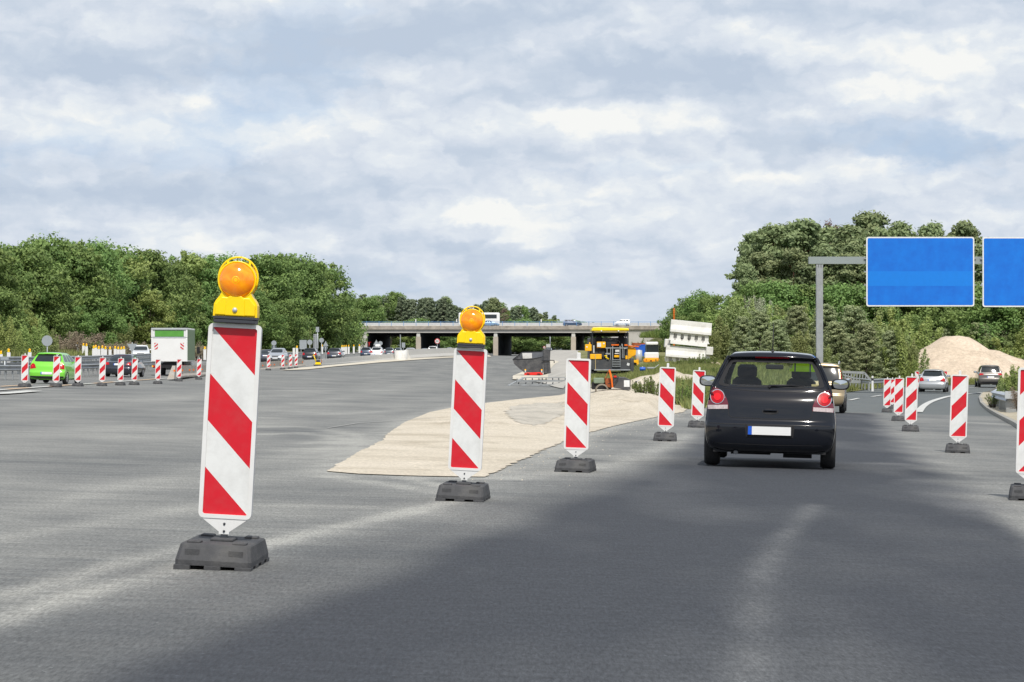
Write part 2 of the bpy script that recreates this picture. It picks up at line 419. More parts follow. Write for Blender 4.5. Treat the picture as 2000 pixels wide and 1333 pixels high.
# blue gaps
gap = fbm(vec(7, 20, off=40.0, warp=WP, wa=.5), 5, .5)
gp = N(nt, 'ShaderNodeMapRange'); gp.inputs[1].default_value = .56; gp.inputs[2].default_value = .74; gp.inputs[3].default_value = 0; gp.inputs[4].default_value = .55
L(gap, gp.inputs[0])
sc_ = N(nt, 'ShaderNodeVectorMath', operation='SCALE'); L(cr.outputs[0], sc_.inputs[0]); sc_.inputs['Scale'].default_value = 10.8   # the Background multiplies by 0.1
# high up the cloud cover thins out to the plain sky
hi_ = N(nt, 'ShaderNodeMapRange'); hi_.inputs[1].default_value = .25; hi_.inputs[2].default_value = .8; hi_.inputs[3].default_value = 0; hi_.inputs[4].default_value = .5
L(sx.outputs[2], hi_.inputs[0])
fac = mth('MAXIMUM', gp.outputs[0], hi_.outputs[0])
skm = N(nt, 'ShaderNodeMix', data_type='RGBA', blend_type='MIX'); skm.inputs[7].default_value = (*[v*10 for v in srgb(178,208,238)[:3]], 1)
L(hi_.outputs[0], skm.inputs[0]); 
sk2 = N(nt, 'ShaderNodeMix', data_type='RGBA'); sk2.inputs[6].default_value = (*[v*10 for v in srgb(172,202,234)[:3]], 1)
st_ = N(nt, 'ShaderNodeMapRange'); st_.inputs[1].default_value = .2; st_.inputs[2].default_value = .4; L(sx.outputs[2], st_.inputs[0])
L(st_.outputs[0], sk2.inputs[0]); L(sky.outputs[0], sk2.inputs[7])
fm = N(nt, 'ShaderNodeMix', data_type='RGBA'); L(fac, fm.inputs[0]); L(sc_.outputs[0], fm.inputs[6]); L(sk2.outputs[2], fm.inputs[7])
# pale haze at the very horizon
hz = N(nt, 'ShaderNodeMapRange'); hz.inputs[1].default_value = 0; hz.inputs[2].default_value = .045; hz.inputs[3].default_value = .4; hz.inputs[4].default_value = 0
L(sx.outputs[2], hz.inputs[0])
hm = N(nt, 'ShaderNodeMix', data_type='RGBA'); hm.inputs[7].default_value = (*[v*10 for v in srgb(200,212,226)[:3]], 1)
L(hz.outputs[0], hm.inputs[0]); L(fm.outputs[2], hm.inputs[6]); L(hm.outputs[2], bg.inputs[0])
scene.view_settings.view_transform = 'Standard'; scene.view_settings.look = 'None'; scene.view_settings.exposure = 0
W.cycles.sampling_method = 'MANUAL'; W.cycles.sample_map_resolution = 256
scene.cycles.max_bounces = 6; scene.cycles.transparent_max_bounces = 12; scene.cycles.use_denoising = True
scene.cycles.caustics_reflective = False; scene.cycles.caustics_refractive = False

# ------------------------------------------------------------------ ground
def knots(spec):
    out = [spec[0][0]]
    for a, b, st in spec:
        n = max(1, round((b-a)/st))
        out += [a + (b-a)*(i+1)/n for i in range(n)]
    return out
YK = knots([(-20, 6, 2), (6, 26, .25), (26, 50, .6), (50, 110, 1.5), (110, 260, 4), (260, 640, 12), (640, 1200, 40)])
XK = knots([(-46, -12, 2), (-12, -4, .6), (-4, 4.2, .11), (4.2, 20, .5), (20, 46, 1.5)])
def lerp_pts(pts, t):
    """pts: list of (key, value) sorted by key"""
    if t <= pts[0][0]: return pts[0][1]
    for (a, va), (b, vb) in zip(pts, pts[1:]):
        if t <= b: return va + (vb-va)*(t-a)/(b-a)
    return pts[-1][1]
def byY(ip): return sorted([(g.y, g.x) for g in (G(*p) for p in ip)])
LB = byY([(150,1333),(330,1270),(500,1200),(690,1130),(860,1065),(1010,1010),(1130,965),(1230,925),(1310,890),(1350,860),(1385,830),(1440,808)])
LB2 = byY([(-900,1333),(-60,1235),(120,1190),(330,1132),(520,1078),(680,1040),(800,1012),(900,985),(1010,962),(1130,935),(1230,905),(1310,872),(1350,850),(1385,828),(1440,808)])
RB = byY([(2300,1333),(2130,1200),(1990,1080),(1890,990),(1820,930),(1775,890),(1735,850),(1712,825),(1700,808)])
YTOP = G(1650, 806).y
def segd(p, a, b):
    ax, ay = a; bx, by = b; dx, dy = bx-ax, by-ay
    t = max(0, min(1, ((p[0]-ax)*dx + (p[1]-ay)*dy) / (dx*dx+dy*dy+1e-9)))
    return math.hypot(p[0]-ax-dx*t, p[1]-ay-dy*t)
TR = []
for pts, w, amp in [
    ([(-60,1225),(120,1170),(330,1115),(520,1062),(680,1025),(800,1000),(880,980),(905,968),(880,952),(800,935)], .12, .95),
    ([(-60,1180),(100,1140),(260,1095),(380,1066)], .11, .65),
    ([(640,930),(760,948),(870,965)], .2, .75), ([(-50,1010),(200,960),(480,905),(640,880)], .3, .3),
    ([(1475,1500),(1462,1333),(1470,1200),(1490,1110),(1525,1055),(1570,1010),(1590,985)], .085, .30),
    ([(640,934),(800,938),(960,940),(1250,944)], .10, -.5), ([(1725,905),(1790,940),(1900,985),(2100,1050)], .35, .35),
    ([(1700,815),(1760,870),(1850,920),(2000,965)], .3, .3),
    ([(500,835),(560,832),(640,838),(685,850),(690,862),(660,875),(560,880)], .3, .7), ([(500,850),(580,845),(640,852),(650,862),(600,868)], .22, .6),
    ([(-50,880),(200,850),(500,800),(800,760)], 1.1, .25), ([(0,800),(400,770),(900,742)], 1.6, .2), ([(500,800),(640,810),(800,800)], .5, .35),
    ([(1060,905),(1120,860),(1190,830),(1330,806)], .3, .35), ([(960,938),(1080,925),(1180,910),(1280,880),(1345,850)], .25, .45), ([(-50,1060),(200,1020),(420,985),(700,990)], .2, .35)]:
    TR.append(([(g.x, g.y) for g in (G(*p) for p in pts)], w, amp))
    xs = [q[0] for q in TR[-1][0]]; ys = [q[1] for q in TR[-1][0]]
    TR[-1] += (min(xs)-3*w, max(xs)+3*w, min(ys)-3*w, max(ys)+3*w)
def tone(X, Y):
    dk = 0
    if Y < YTOP + 3:
        xl = lerp_pts(LB, Y); xr = lerp_pts(RB, Y)
        wob = (noise.noise(Vector((X*.9, Y*.35, 0)))) * .14
        fl = .28 + .014*max(0, Y)
        xl2 = lerp_pts(LB2, Y)
        dk = (.55*sm(X + wob, xl - fl*.3, xl + fl*.65) + .45*sm(X + wob, xl2 - .1, xl2 + .45)) * (1 - sm(X + wob*.7, xr + .0, xr + .32)) * (1 - sm(Y, YTOP-.25, YTOP+.25))
    du = 0
    for pts, w, amp, x0, x1, y0, y1 in TR:
        if x0 < X < x1 and y0 < Y < y1:
            d = min(segd((X, Y), a, b) for a, b in zip(pts, pts[1:]))
            du += amp * math.exp(-(d/w)**2)
    n = noise.fractal(Vector((X*.5, Y*.12, 4)), 1.0, 2.0, 4)
    du = du * (.75 + .6*noise.noise(Vector((X*3, Y*.8, 1)))) + .22*n
    old = sm(Y, YTOP-.2, YTOP+.4) * sm(X, 7.5, 9)
    if 'ISLC' in globals() and ISLB[0] < X < ISLB[1] and ISLB[2] < Y < 100:
        d = min(segd((X, Y*.6), (a[0], a[1]*.6), (c[0], c[1]*.6)) for a, c in zip(ISLC, ISLC[1:]))
        du += .6*math.exp(-(d/.38)**2)*(.7+.6*noise.noise(Vector((X*4, Y*1.5, 8))))
    return dk, max(0, min(1, .32 + du)), old
def grid_sheet(name, XS, YS, off, mats, attr=None, keep=None):
    nx, ny = len(XS), len(YS)
    vs = [(x, y, zg(x, y) + off) for y in YS for x in XS]
    fs = []
    for j in range(ny-1):
        for i in range(nx-1):
            if keep and not keep((XS[i]+XS[i+1])/2, (YS[j]+YS[j+1])/2): continue
            fs.append((j*nx+i, j*nx+i+1, (j+1)*nx+i+1, (j+1)*nx+i))
    me = bpy.data.meshes.new(name); me.from_pydata(vs, [], fs)
    if attr:
        at_ = me.color_attributes.new('tone', 'FLOAT_COLOR', 'POINT')
        buf = np.ones((len(vs), 4), dtype=np.float32)
        for k, v in enumerate(vs): buf[k, :3] = attr(v[0], v[1])
        at_.data.foreach_set('color', buf.ravel())
    for p in me.polygons: p.use_smooth = True
    me.materials.append(mats)
    o = bpy.data.objects.new(name, me); C.objects.link(o); tag(o, kind='structure'); return o

def asphaltmat():
    m, nt, b = nodes('asphalt'); L = nt.links.new
    tc = N(nt, 'ShaderNodeTexCoord'); at_ = N(nt, 'ShaderNodeAttribute', attribute_name='tone')
    sp = N(nt, 'ShaderNodeSeparateColor'); L(at_.outputs['Color'], sp.inputs[0])
    def nz(sx, sy, det, r=.6, sc=1.0, dist=0):
        mp = N(nt, 'ShaderNodeMapping'); mp.inputs['Scale'].default_value = (sx, sy, 1); L(tc.outputs['Object'], mp.inputs[0])
        n = N(nt, 'ShaderNodeTexNoise', Scale=sc, Detail=det, Roughness=r, Distortion=dist); L(mp.outputs[0], n.inputs['Vector']); return n.outputs['Fac']
    def rng(x, a, bb, c, d):
        r = N(nt, 'ShaderNodeMapRange'); r.inputs[1].default_value = a; r.inputs[2].default_value = bb; r.inputs[3].default_value = c; r.inputs[4].default_value = d; L(x, r.inputs[0]); return r.outputs[0]
    def mt(op, a, b_=None, clamp=False):
        n = N(nt, 'ShaderNodeMath', operation=op, use_clamp=clamp)
        for i, v in enumerate((a, b_)):
            if v is None: continue
            if isinstance(v, (int, float)): n.inputs[i].default_value = v
            else: L(v, n.inputs[i])
        return n.outputs[0]
    patch = nz(.35, .16, 6, .62, dist=.6); streak = nz(.5, 4.5, 5, .65); streak2 = nz(.12, 1.1, 4, .6); grain = nz(62, 9, 4, .8); grit = nz(1, .8, 3, .7, sc=14); fine = nz(2.0, 11, 5, .7, sc=1.0)
    # laid asphalt, dusty
    dust = mt('ADD', mt('ADD', sp.outputs[1], rng(patch, .3, .7, -.20, .20)), mt('ADD', rng(streak, .3, .7, -.15, .15), rng(streak2, .3, .7, -.12, .12)), True)
    c1 = N(nt, 'ShaderNodeMix', data_type='RGBA'); c1.inputs[6].default_value = (.118, .123, .122, 1); c1.inputs[7].default_value = (.345, .34, .31, 1); L(dust, c1.inputs[0])
    # fresh dark asphalt
    d2 = mt('ADD', mt('SUBTRACT', sp.outputs[1], .32), rng(patch, .3, .7, -.06, .10), True)
    c2 = N(nt, 'ShaderNodeMix', data_type='RGBA'); c2.inputs[6].default_value = (.041, .045, .053, 1); c2.inputs[7].default_value = (.26, .262, .255, 1); L(d2, c2.inputs[0])
    dkf = mt('ADD', sp.outputs[0], mt('MULTIPLY', mt('MULTIPLY', rng(streak, .3, .7, -.45, .45), sp.outputs[0]), mt('SUBTRACT', 1.0, sp.outputs[0])), True)
    c3 = N(nt, 'ShaderNodeMix', data_type='RGBA'); L(dkf, c3.inputs[0]); L(c1.outputs[2], c3.inputs[6]); L(c2.outputs[2], c3.inputs[7])
    # older bluish asphalt in use
    c5 = N(nt, 'ShaderNodeMix', data_type='RGBA'); c5.inputs[6].default_value = (.105, .118, .116, 1); c5.inputs[7].default_value = (.15, .16, .155, 1); L(patch, c5.inputs[0])
    c4 = N(nt, 'ShaderNodeMix', data_type='RGBA'); L(sp.outputs[2], c4.inputs[0]); L(c3.outputs[2], c4.inputs[6]); L(c5.outputs[2], c4.inputs[7])
    g1 = mt('MULTIPLY', mt('MULTIPLY', rng(grain, .33, .67, .62, 1.38), rng(fine, .3, .7, .86, 1.14)), rng(grit, .25, .75, .88, 1.12))
    # pale chips
    vor = N(nt, 'ShaderNodeTexVoronoi', Scale=22.0); L(tc.outputs['Object'], vor.inputs['Vector'])
    sp2 = N(nt, 'ShaderNodeSeparateColor'); L(vor.outputs['Color'], sp2.inputs[0])
    chip = mt('MULTIPLY', mt('LESS_THAN', vor.outputs['Distance'], .16), mt('GREATER_THAN', sp2.outputs[0], .88))
    g1 = mt('ADD', g1, mt('MULTIPLY', chip, .9))
    mx = N(nt, 'ShaderNodeMix', data_type='RGBA', blend_type='MULTIPLY'); mx.inputs[0].default_value = 1; L(c4.outputs[2], mx.inputs[6]); L(g1, mx.inputs[7])
    L(mx.outputs[2], b.inputs['Base Color']); b.inputs['Roughness'].default_value = .82; b.inputs['Specular IOR Level'].default_value = .35
    bp = N(nt, 'ShaderNodeBump', Strength=.5, Distance=.006); L(grain, bp.inputs['Height']); L(bp.outputs[0], b.inputs['Normal'])
    return m
M['asphalt'] = asphaltmat()

def soilmat(name, c0, c1, c2, sc=1.0, bump=.6, stones=.3, gs=45):
    m, nt, b = nodes(name); L = nt.links.new
    tc = N(nt, 'ShaderNodeTexCoord')
    n1 = N(nt, 'ShaderNodeTexNoise', Scale=.45*sc, Detail=7, Roughness=.65, Distortion=.5); n2 = N(nt, 'ShaderNodeTexNoise', Scale=gs*sc, Detail=3, Roughness=.75)
    n3 = N(nt, 'ShaderNodeTexNoise', Scale=6*sc, Detail=5, Roughness=.7)
    for n in (n1, n2, n3): L(tc.outputs['Object'], n.inputs['Vector'])
    cr = N(nt, 'ShaderNodeValToRGB'); e = cr.color_ramp.elements; e[0].position = .3; e[0].color = (*c0, 1); e[1].position = .7; e[1].color = (*c2, 1)
    q = cr.color_ramp.elements.new(.5); q.color = (*c1, 1); 
    ad = N(nt, 'ShaderNodeMath', operation='MULTIPLY_ADD'); ad.inputs[1].default_value = .35; L(n3.outputs['Fac'], ad.inputs[0])
    sb = N(nt, 'ShaderNodeMath', operation='SUBTRACT'); sb.inputs[1].default_value = .175; L(n1.outputs['Fac'], sb.inputs[0]); L(sb.outputs[0], ad.inputs[2])
    L(ad.outputs[0], cr.inputs[0])
    mr = N(nt, 'ShaderNodeMapRange'); mr.inputs[1].default_value = .25; mr.inputs[2].default_value = .75; mr.inputs[3].default_value = 1-stones; mr.inputs[4].default_value = 1+stones; L(n2.outputs['Fac'], mr.inputs[0])
    mx = N(nt, 'ShaderNodeMix', data_type='RGBA', blend_type='MULTIPLY'); mx.inputs[0].default_value = 1; L(cr.outputs[0], mx.inputs[6]); L(mr.outputs[0], mx.inputs[7])
    L(mx.outputs[2], b.inputs['Base Color']); b.inputs['Roughness'].default_value = .95; b.inputs['Specular IOR Level'].default_value = .15
    bp = N(nt, 'ShaderNodeBump', Strength=bump, Distance=.03); L(n2.outputs['Fac'], bp.inputs['Height']); L(bp.outputs[0], b.inputs['Normal'])
    return m
M['gravel'] = soilmat('pale crushed gravel', (.46,.40,.31), (.60,.535,.43), (.67,.60,.495), 1.0, .8, .36, 24)
M['gravel_grey'] = soilmat('greyish rubble', (.44,.41,.35), (.57,.53,.455), (.66,.61,.52), 2.0, .8, .3)
M['gravel_far'] = soilmat('pale gravel strip', (.52,.47,.38), (.60,.55,.45), (.66,.61,.51), .3, .4, .12)
M['haul'] = soilmat('dusty concrete track', (.36,.345,.31), (.44,.42,.38), (.50,.48,.43), .3, .3, .1)
M['sand'] = soilmat('sand', (.44,.36,.275), (.59,.485,.375), (.67,.57,.455), .4, .8, .22, 9)
M['turf'] = soilmat('verge turf', (.10,.12,.04), (.20,.20,.08), (.30,.27,.14), .35, .8, .35, 8)
M['bankturf'] = soilmat('bank turf', (.09,.11,.04), (.17,.17,.08), (.26,.22,.14), .25, .8, .4, 3)
M['dirt'] = soilmat('roadside dirt', (.36,.31,.22), (.46,.41,.31), (.52,.47,.37), 1.0, .7, .25)

# far reaching ground under everything
grid_sheet('ground', knots([(-3000,-400,200),(-400,-46,25),(-46,46,6),(46,400,25),(400,3000,200)]), knots([(-200,-20,40),(-20,640,12),(640,1600,60),(1600,6000,400)]), -0.35, M['turf'])

def overlay(name, poly, off, m, lift=None, stepx=None, stepy=None, kind='structure', yclip=None):
    """flat sheet in a polygon cut along the ground's own grid lines"""
    bm = bmesh.new()
    f = bm.faces.new([bm.verts.new((p[0], p[1], 0)) for p in poly])
    bmesh.ops.triangulate(bm, faces=[f])
    xs = [p[0] for p in poly]; ys = [p[1] for p in poly]
    kx = [k for k in (stepx or XK) if min(xs) < k < max(xs)]
    ky = [k for k in (stepy or YK) if min(ys) < k < max(ys)]
    def thin(l, n):
        st = max(1, len(l)//n); return l[::st]
    kx = thin(kx, 70); 
    for k in kx:
        bmesh.ops.bisect_plane(bm, geom=bm.verts[:]+bm.edges[:]+bm.faces[:], plane_co=(k,0,0), plane_no=(1,0,0))
    for k in ky:
        bmesh.ops.bisect_plane(bm, geom=bm.verts[:]+bm.edges[:]+bm.faces[:], plane_co=(0,k,0), plane_no=(0,1,0))
    for v in bm.verts:
        x, y = v.co.x, v.co.y
        v.co.z = zg(x, y) + off + max(0,y)*.00012 + (lift(x, y) if lift else 0)
    for f in bm.faces:
        f.smooth = True
        f.normal_update()
        if f.normal.z < 0: f.normal_flip()
    me = bpy.data.meshes.new(name); bm.to_mesh(me); bm.free(); me.materials.append(m)
    o = bpy.data.objects.new(name, me); C.objects.link(o); tag(o, kind=kind); return o
def pdist(x, y, poly):
    return min(segd((x, y), poly[i], poly[(i+1) % len(poly)]) for i in range(len(poly)))
def gp(*pts): return [(g.x, g.y) for g in (G(*p) if len(p) == 2 else onG(p[0], p[2]) for p in pts)]

# gravel island between the new carriageway and the lane
isl_e = [(637,922),(670,902),(705,882),(750,860),(752,852),(790,826),(840,806),(885,797),(950,788),(1010,781),(1060,776),(1100,771)]
isl_r = [(1345,797),(1335,806),(1300,812),(1250,822),(1190,835),(1130,852),(1080,872),(1040,889),(1000,908),(965,926),(950,933),(860,932),(780,930),(700,927)]
IS_near = gp(*isl_e); IS_r = gp(*isl_r)
yb = IS_near[-1][1]
def ragged(P, amp=.07, step=.35):
    out = []
    for a, b in zip(P, P[1:]):
        n_ = max(1, int(math.hypot(b[0]-a[0], b[1]-a[1])/step))
        for k in range(n_):
            t = k/n_; x = a[0]+(b[0]-a[0])*t; y = a[1]+(b[1]-a[1])*t; q = amp*noise.fractal(Vector((x*2.2, y*2.2, 5)), 1, 2, 4)
            out.append((x+q, y+q*.6))
    return out + [P[-1]]
IS_near = ragged(IS_near, .035, .25); IS_r = ragged(IS_r, .07, .15)
ISL0 = list(IS_near) + IS_r
ISLB = (min(q[0] for q in ISL0)-1.5, max(q[0] for q in ISL0)+1.5, min(q[1] for q in ISL0)-3)
ISLC = [IS_near[k] for k in range(0, len(IS_near), 3)] + [IS_r[k] for k in range(0, len(IS_r), 4)]
grid_sheet('road_asphalt', XK, YK, 0.0, M['asphalt'], tone)
ISL = IS_near + [((1160-1000)/F*(yb+12), yb+12), ((1290-1000)/F*(yb+14), yb+14)] + IS_r
def inpoly_(x, y):
    c = False; j = len(ISLD)-1
    for i in range(len(ISLD)):
        if (ISLD[i][1] > y) != (ISLD[j][1] > y) and x < (ISLD[j][0]-ISLD[i][0])*(y-ISLD[i][1])/(ISLD[j][1]-ISLD[i][1])+ISLD[i][0]: c = not c
        j = i
    return c
_k = len([q for q in IS_near[::3]]); ISLD = [IS_near[k] for k in range(0, len(IS_near), 3)] + [ISL[len(IS_near)], ISL[len(IS_near)+1]] + [IS_r[k] for k in range(0, len(IS_r), 4)]
ISLC = ISLD
def isl_lift(x, y):
    d = min(segd((x, y), a, c) for a, c in zip(ISLC, ISLC[1:] + ISLC[:1])) if inpoly_(x, y) else 0.0
    px = 1000 + x/y*F
    h = .02*sm(d, 0, 1.0)*(.6+.8*noise.noise(Vector((x*1.3, y*.6, 2))))
    ri = sm(y, 38, 62)
    h += .10*sm(d, .6, 3.0)*ri*(1+.5*noise.noise(Vector((x*.8, y*.25, 5))))
    # crushed heap
    hx = 4.0; hy = 83
    r = math.hypot((x-hx)/2.6, (y-hy)/15)
    h += (.46*max(0, 1-r**2.2))*(1+.22*noise.fractal(Vector((x*1.8, y*.5, 7)), 1, 2, 4))*sm(d, 0, .8)
    h += .02*noise.fractal(Vector((x*4, y*1.2, 7)), 1, 2, 4)*sm(d, 0, .6)*(.35+ri)
    h += .05*max(0, noise.fractal(Vector((x*1.6, y*.35, 17)), 1, 2, 4))*sm(d, .4, 1.5)*sm(y, 42, 52)
    return max(0, h)
overlay('gravel_island', ISL, .006, M['gravel'], isl_lift, stepx=knots([(-5,12,.12)]), stepy=knots([(20,130,.5)]))

# greyer rubble and broken asphalt lying on the gravel
overlay('rubble_patch', ragged(gp((1000,800),(1040,795),(1090,797),(1110,810),(1090,822),(1050,836),(1010,832),(985,818),(1000,800)), .2, .4)[:-1], .012, M['gravel_grey'], isl_lift, stepx=knots([(-5,12,.12)]), stepy=knots([(20,130,.5)]))
# centre verge: from the lane's left side back to the bridge, and right behind the exit road
road_far = [(1650,768),(1700,761),(1760,756),(1800,754),(1860,753),(1915,752),(1990,748),(2120,742)]
RF = gp(*road_far)
VERGE = gp((1345,800),(1330,792)) + [((1290-1000)/F*(yb+13), yb+13)] + [((1165-1000)/F*(yb+13), yb+13)] + \
    [(onG(1128,128).x,128),(onG(1120,160).x,160),(onG(1100,210).x,210),(onG(1130,300).x,300),(onG(1125,420).x,420),(onG(1130,640).x,640),(46,640),(90,640),(90,RF[-1][1])] + RF[::-1] + gp((1560,777),(1450,789))
overlay('verge', VERGE, .02, M['turf'], None)
# beige strips
def strip(name, pts, m, off=.012):
    overlay(name, gp(*pts), off, m)
overlay('gravel_strip', [(g.x, g.y) for g in (G(x, y, hi=800) for x, y in [(545,725),(600,723),(660,716.5),(740,709.5),(820,703.5),(880,700),(960,698),(955,694.6),(880,696),(783,702.5),(740,705),(640,715),(592,719)])], .03, M['gravel_far'])
strip('haul_road', [(1003,0,205),(1000,0,218),(1040,0,250),(1075,0,300),(1060,0,560),(1110,0,640),(1140,0,640),(1128,0,420),(1132,0,300),(1120,0,200),(1100,0,150),(1060,0,185)], M['haul'], .035)
strip('gravel_apron', [(1001,0,200),(1002,0,222),(1020,0,250),(1060,0,300),(1078,0,330),(1092,0,300),(1072,0,240),(1070,0,200),(1030,0,196)], M['gravel_far'], .06)
# left verge and the bank
LE = [(-46, 120), (-44, 180), (-43, 250), (-41, 320), (-37, 420), (-33.5, 520), (-33, 640)]
def bank(x, y):
    dx = -x - lerp_pts([(p[1], -p[0]) for p in LE], y)
    return sm(dx, 0, 9)*.5 + .8*sm(dx, 4, 20)
LV = [(-160, 100)] + [(-46, 100)] + LE + [(-33, 1000), (-160, 1000)]
overlay('left_verge', LV, .02, M['bankturf'], lambda x, y: bank(x, y), stepx=knots([(-160, -46, 6), (-46, -30, 1.5)]))
# right verge inside the kerb
kerb_i = [(2080,905),(2040,872),(2010,850),(1985,833),(1955,817),(1930,802),(1917,790),(1914,779),(1920,770)]
KI = gp(*kerb_i)
def rlift(x, y):
    d = min(segd((x, y), a, b) for a, b in zip(KI, KI[1:]))
    return .11 + .55*sm(d, .6, 5) + .06*noise.noise(Vector((x, y*.5, 3)))*sm(d, .2, 1)
RV = KI + [(KI[-1][0]+1.5, KI[-1][1]+3), (KI[-1][0]+6, KI[-1][1]+9), (60, KI[-1][1]+14), (60, 30), (KI[0][0]+1, 30), (KI[0][0]+.3, KI[0][1]-4)]
overlay('right_verge', RV, .0, M['dirt'], rlift, stepx=knots([(2, 60, .7)]), stepy=knots([(20, 200, 1)]))
kb = MB()
kp = [Vector((x, y, zg(x, y))) for x, y in KI]
kp = [kp[0] + (kp[0]-kp[1])*2] + kp
for a, b in zip(kp, kp[1:]):
    n_ = max(1, int((b-a).length/1.0))
    for i in range(n_):
        p = a.lerp(b, i/n_); q = a.lerp(b, (i+.975)/n_); up = Vector((0,0,.05))
        kb.beam(p+up, q+up, .15, .14+.01*random.random())
k_ = kb.build('kerb', M['kerb']); tag(k_, kind='structure')

# markings
def ribbon(pts, w):
    """polygon of a line w metres wide through world XY points"""
    l, r = [], []
    for i, p in enumerate(pts):
        a = pts[max(i-1, 0)]; b = pts[min(i+1, len(pts)-1)]
        d = Vector((b[0]-a[0], b[1]-a[1])).normalized(); n = Vector((-d.y, d.x))
        ww = w[i] if isinstance(w, list) else w
        l.append((p[0]+n.x*ww/2, p[1]+n.y*ww/2)); r.append((p[0]-n.x*ww/2, p[1]-n.y*ww/2))
    return l + r[::-1]
M['line_white'] = mat('worn white road paint', (.62,.62,.58), .7, var=.12, scale=3, grime=(.3,.3,.28), gs=4, gamt=.5)
M['line_faint'] = mat('faded scratch line', (.36,.355,.33), .8, var=.15)
M['line_yellow'] = mat('worn orange road paint', (.62,.40,.2), .7, var=.15, scale=3, grime=(.4,.36,.3), gs=2, gamt=.6)
def smoothpts(p, n=6):
    out = []
    for i in range(len(p)-1):
        p0 = p[max(i-1,0)]; p1 = p[i]; p2 = p[i+1]; p3 = p[min(i+2, len(p)-1)]
        for k in range(n):
            t = k/n
            out.append(tuple(.5*((2*p1[j]) + (-p0[j]+p2[j])*t + (2*p0[j]-5*p1[j]+4*p2[j]-p3[j])*t*t + (-p0[j]+3*p1[j]-3*p2[j]+p3[j])*t**3) for j in (0,1)))
    return out + [p[-1]]
def marking(ip, w, m='line_white', off=.012, sm_=True, name='lane_marking'):
    pts = gp(*ip)
    overlay(name, ribbon(smoothpts(pts) if sm_ else pts, w), off, M[m])
mline = [(1794,806),(1803,795),(1820,785),(1850,776),(1885,771),(1920,768)]
marking(mline, [.32]*31)
marking([(1652,766),(1680,762),(1703,760)], .3); marking([(1659,783),(1677,779)], .2, sm_=False); marking([(1703,776),(1722,773)], .2, sm_=False); marking([(1893,758.5),(1912,757.5)], .2, sm_=False)
marking([(-60,772),(0,771),(68,765.5)], .55, off=.03)
for i in range(9):
    a, b = [(-30+42*i), (-30+42*i+44)]
    f_ = lambda x: 763.5 - .071*x
    marking([(a, f_(a)), (b, f_(b))], .26, 'line_yellow' if i % 2 else 'line_white', .03, False)
marking([(640,0,47),(700,0,52),(850,0,60)], .035, 'line_faint', off=.01, sm_=False)
marking([(0,757),(60,753.5)], .25, 'line_yellow', .03, False)
# ------------------------------------------------------------------ vegetation
RNG = np.random.default_rng(5)
def leaves_mesh(name, cent, tint, size, mats, bias=None, up=.3, aspect=.6, extra=None):
    """small leaf faces at cent (n,3) with tint (n,), plus extra (MB) for wood with material 1"""
    n = len(cent)
    nrm = RNG.normal(size=(n, 3)); nrm[:, 2] += up
    if bias is not None: nrm += bias*1.7
    nrm /= np.linalg.norm(nrm, axis=1)[:, None]
    t = RNG.normal(size=(n, 3)); t -= nrm*(t*nrm).sum(1)[:, None]; t /= np.linalg.norm(t, axis=1)[:, None]
    b = np.cross(nrm, t)
    s = (size*(.6+.8*RNG.random(n)))[:, None] if np.isscalar(size) else (size*(.6+.8*RNG.random(n)))[:, None]
    asp = aspect
    a = cent - t*s*.5; c = cent + t*s*.5; d = cent + b*s*asp*.5; e = cent - b*s*asp*.5
    V = np.stack([a, e, c, d], axis=1).reshape(-1, 3)
    nf = n
    ev, ef, em = ([], [], [])
    if extra: ev, ef = extra.v, extra.f
    allv = np.concatenate([V, np.array(ev, dtype=float).reshape(-1, 3)]) if ev else V
    loops = list(np.arange(n*4)); starts = list(np.arange(n)*4); tot = [4]*n
    off = n*4
    for f in ef:
        starts.append(len(loops)); tot.append(len(f)); loops += [i+off for i in f]
    me = bpy.data.meshes.new(name)
    me.vertices.add(len(allv)); me.vertices.foreach_set('co', allv.ravel())
    me.loops.add(len(loops)); me.loops.foreach_set('vertex_index', np.array(loops, dtype=np.int32))
    me.polygons.add(len(tot)); me.polygons.foreach_set('loop_start', np.array(starts, dtype=np.int32)); me.polygons.foreach_set('loop_total', np.array(tot, dtype=np.int32))
    me.update(calc_edges=True)
    at_ = me.attributes.new('tint', 'FLOAT', 'FACE')
    at_.data.foreach_set('value', np.concatenate([tint, np.zeros(len(ef))]).astype(np.float32))
    for m in mats: me.materials.append(m)
    if ef: me.polygons.foreach_set('material_index', np.array([0]*n + [1]*len(ef), dtype=np.int32))
    return me
def clump_points(c, r, n, shell=.55):
    """points in the outer part of an uneven lump, with outward normals"""
    d = RNG.normal(size=(n, 3)); d /= np.linalg.norm(d, axis=1)[:, None]
    rad = (shell + (1-shell)*RNG.random(n))
    ph = RNG.random(3)*6
    wob = 1 + .22*np.sin(d[:, 0]*4+ph[0])*np.cos(d[:, 1]*5+ph[1]) + .15*np.sin(d[:, 2]*7+ph[2]) + .12*np.sin(d[:,0]*11+ph[1])
    p = d*(rad*wob)[:, None]*np.array(r) + np.array(c)
    return p, d
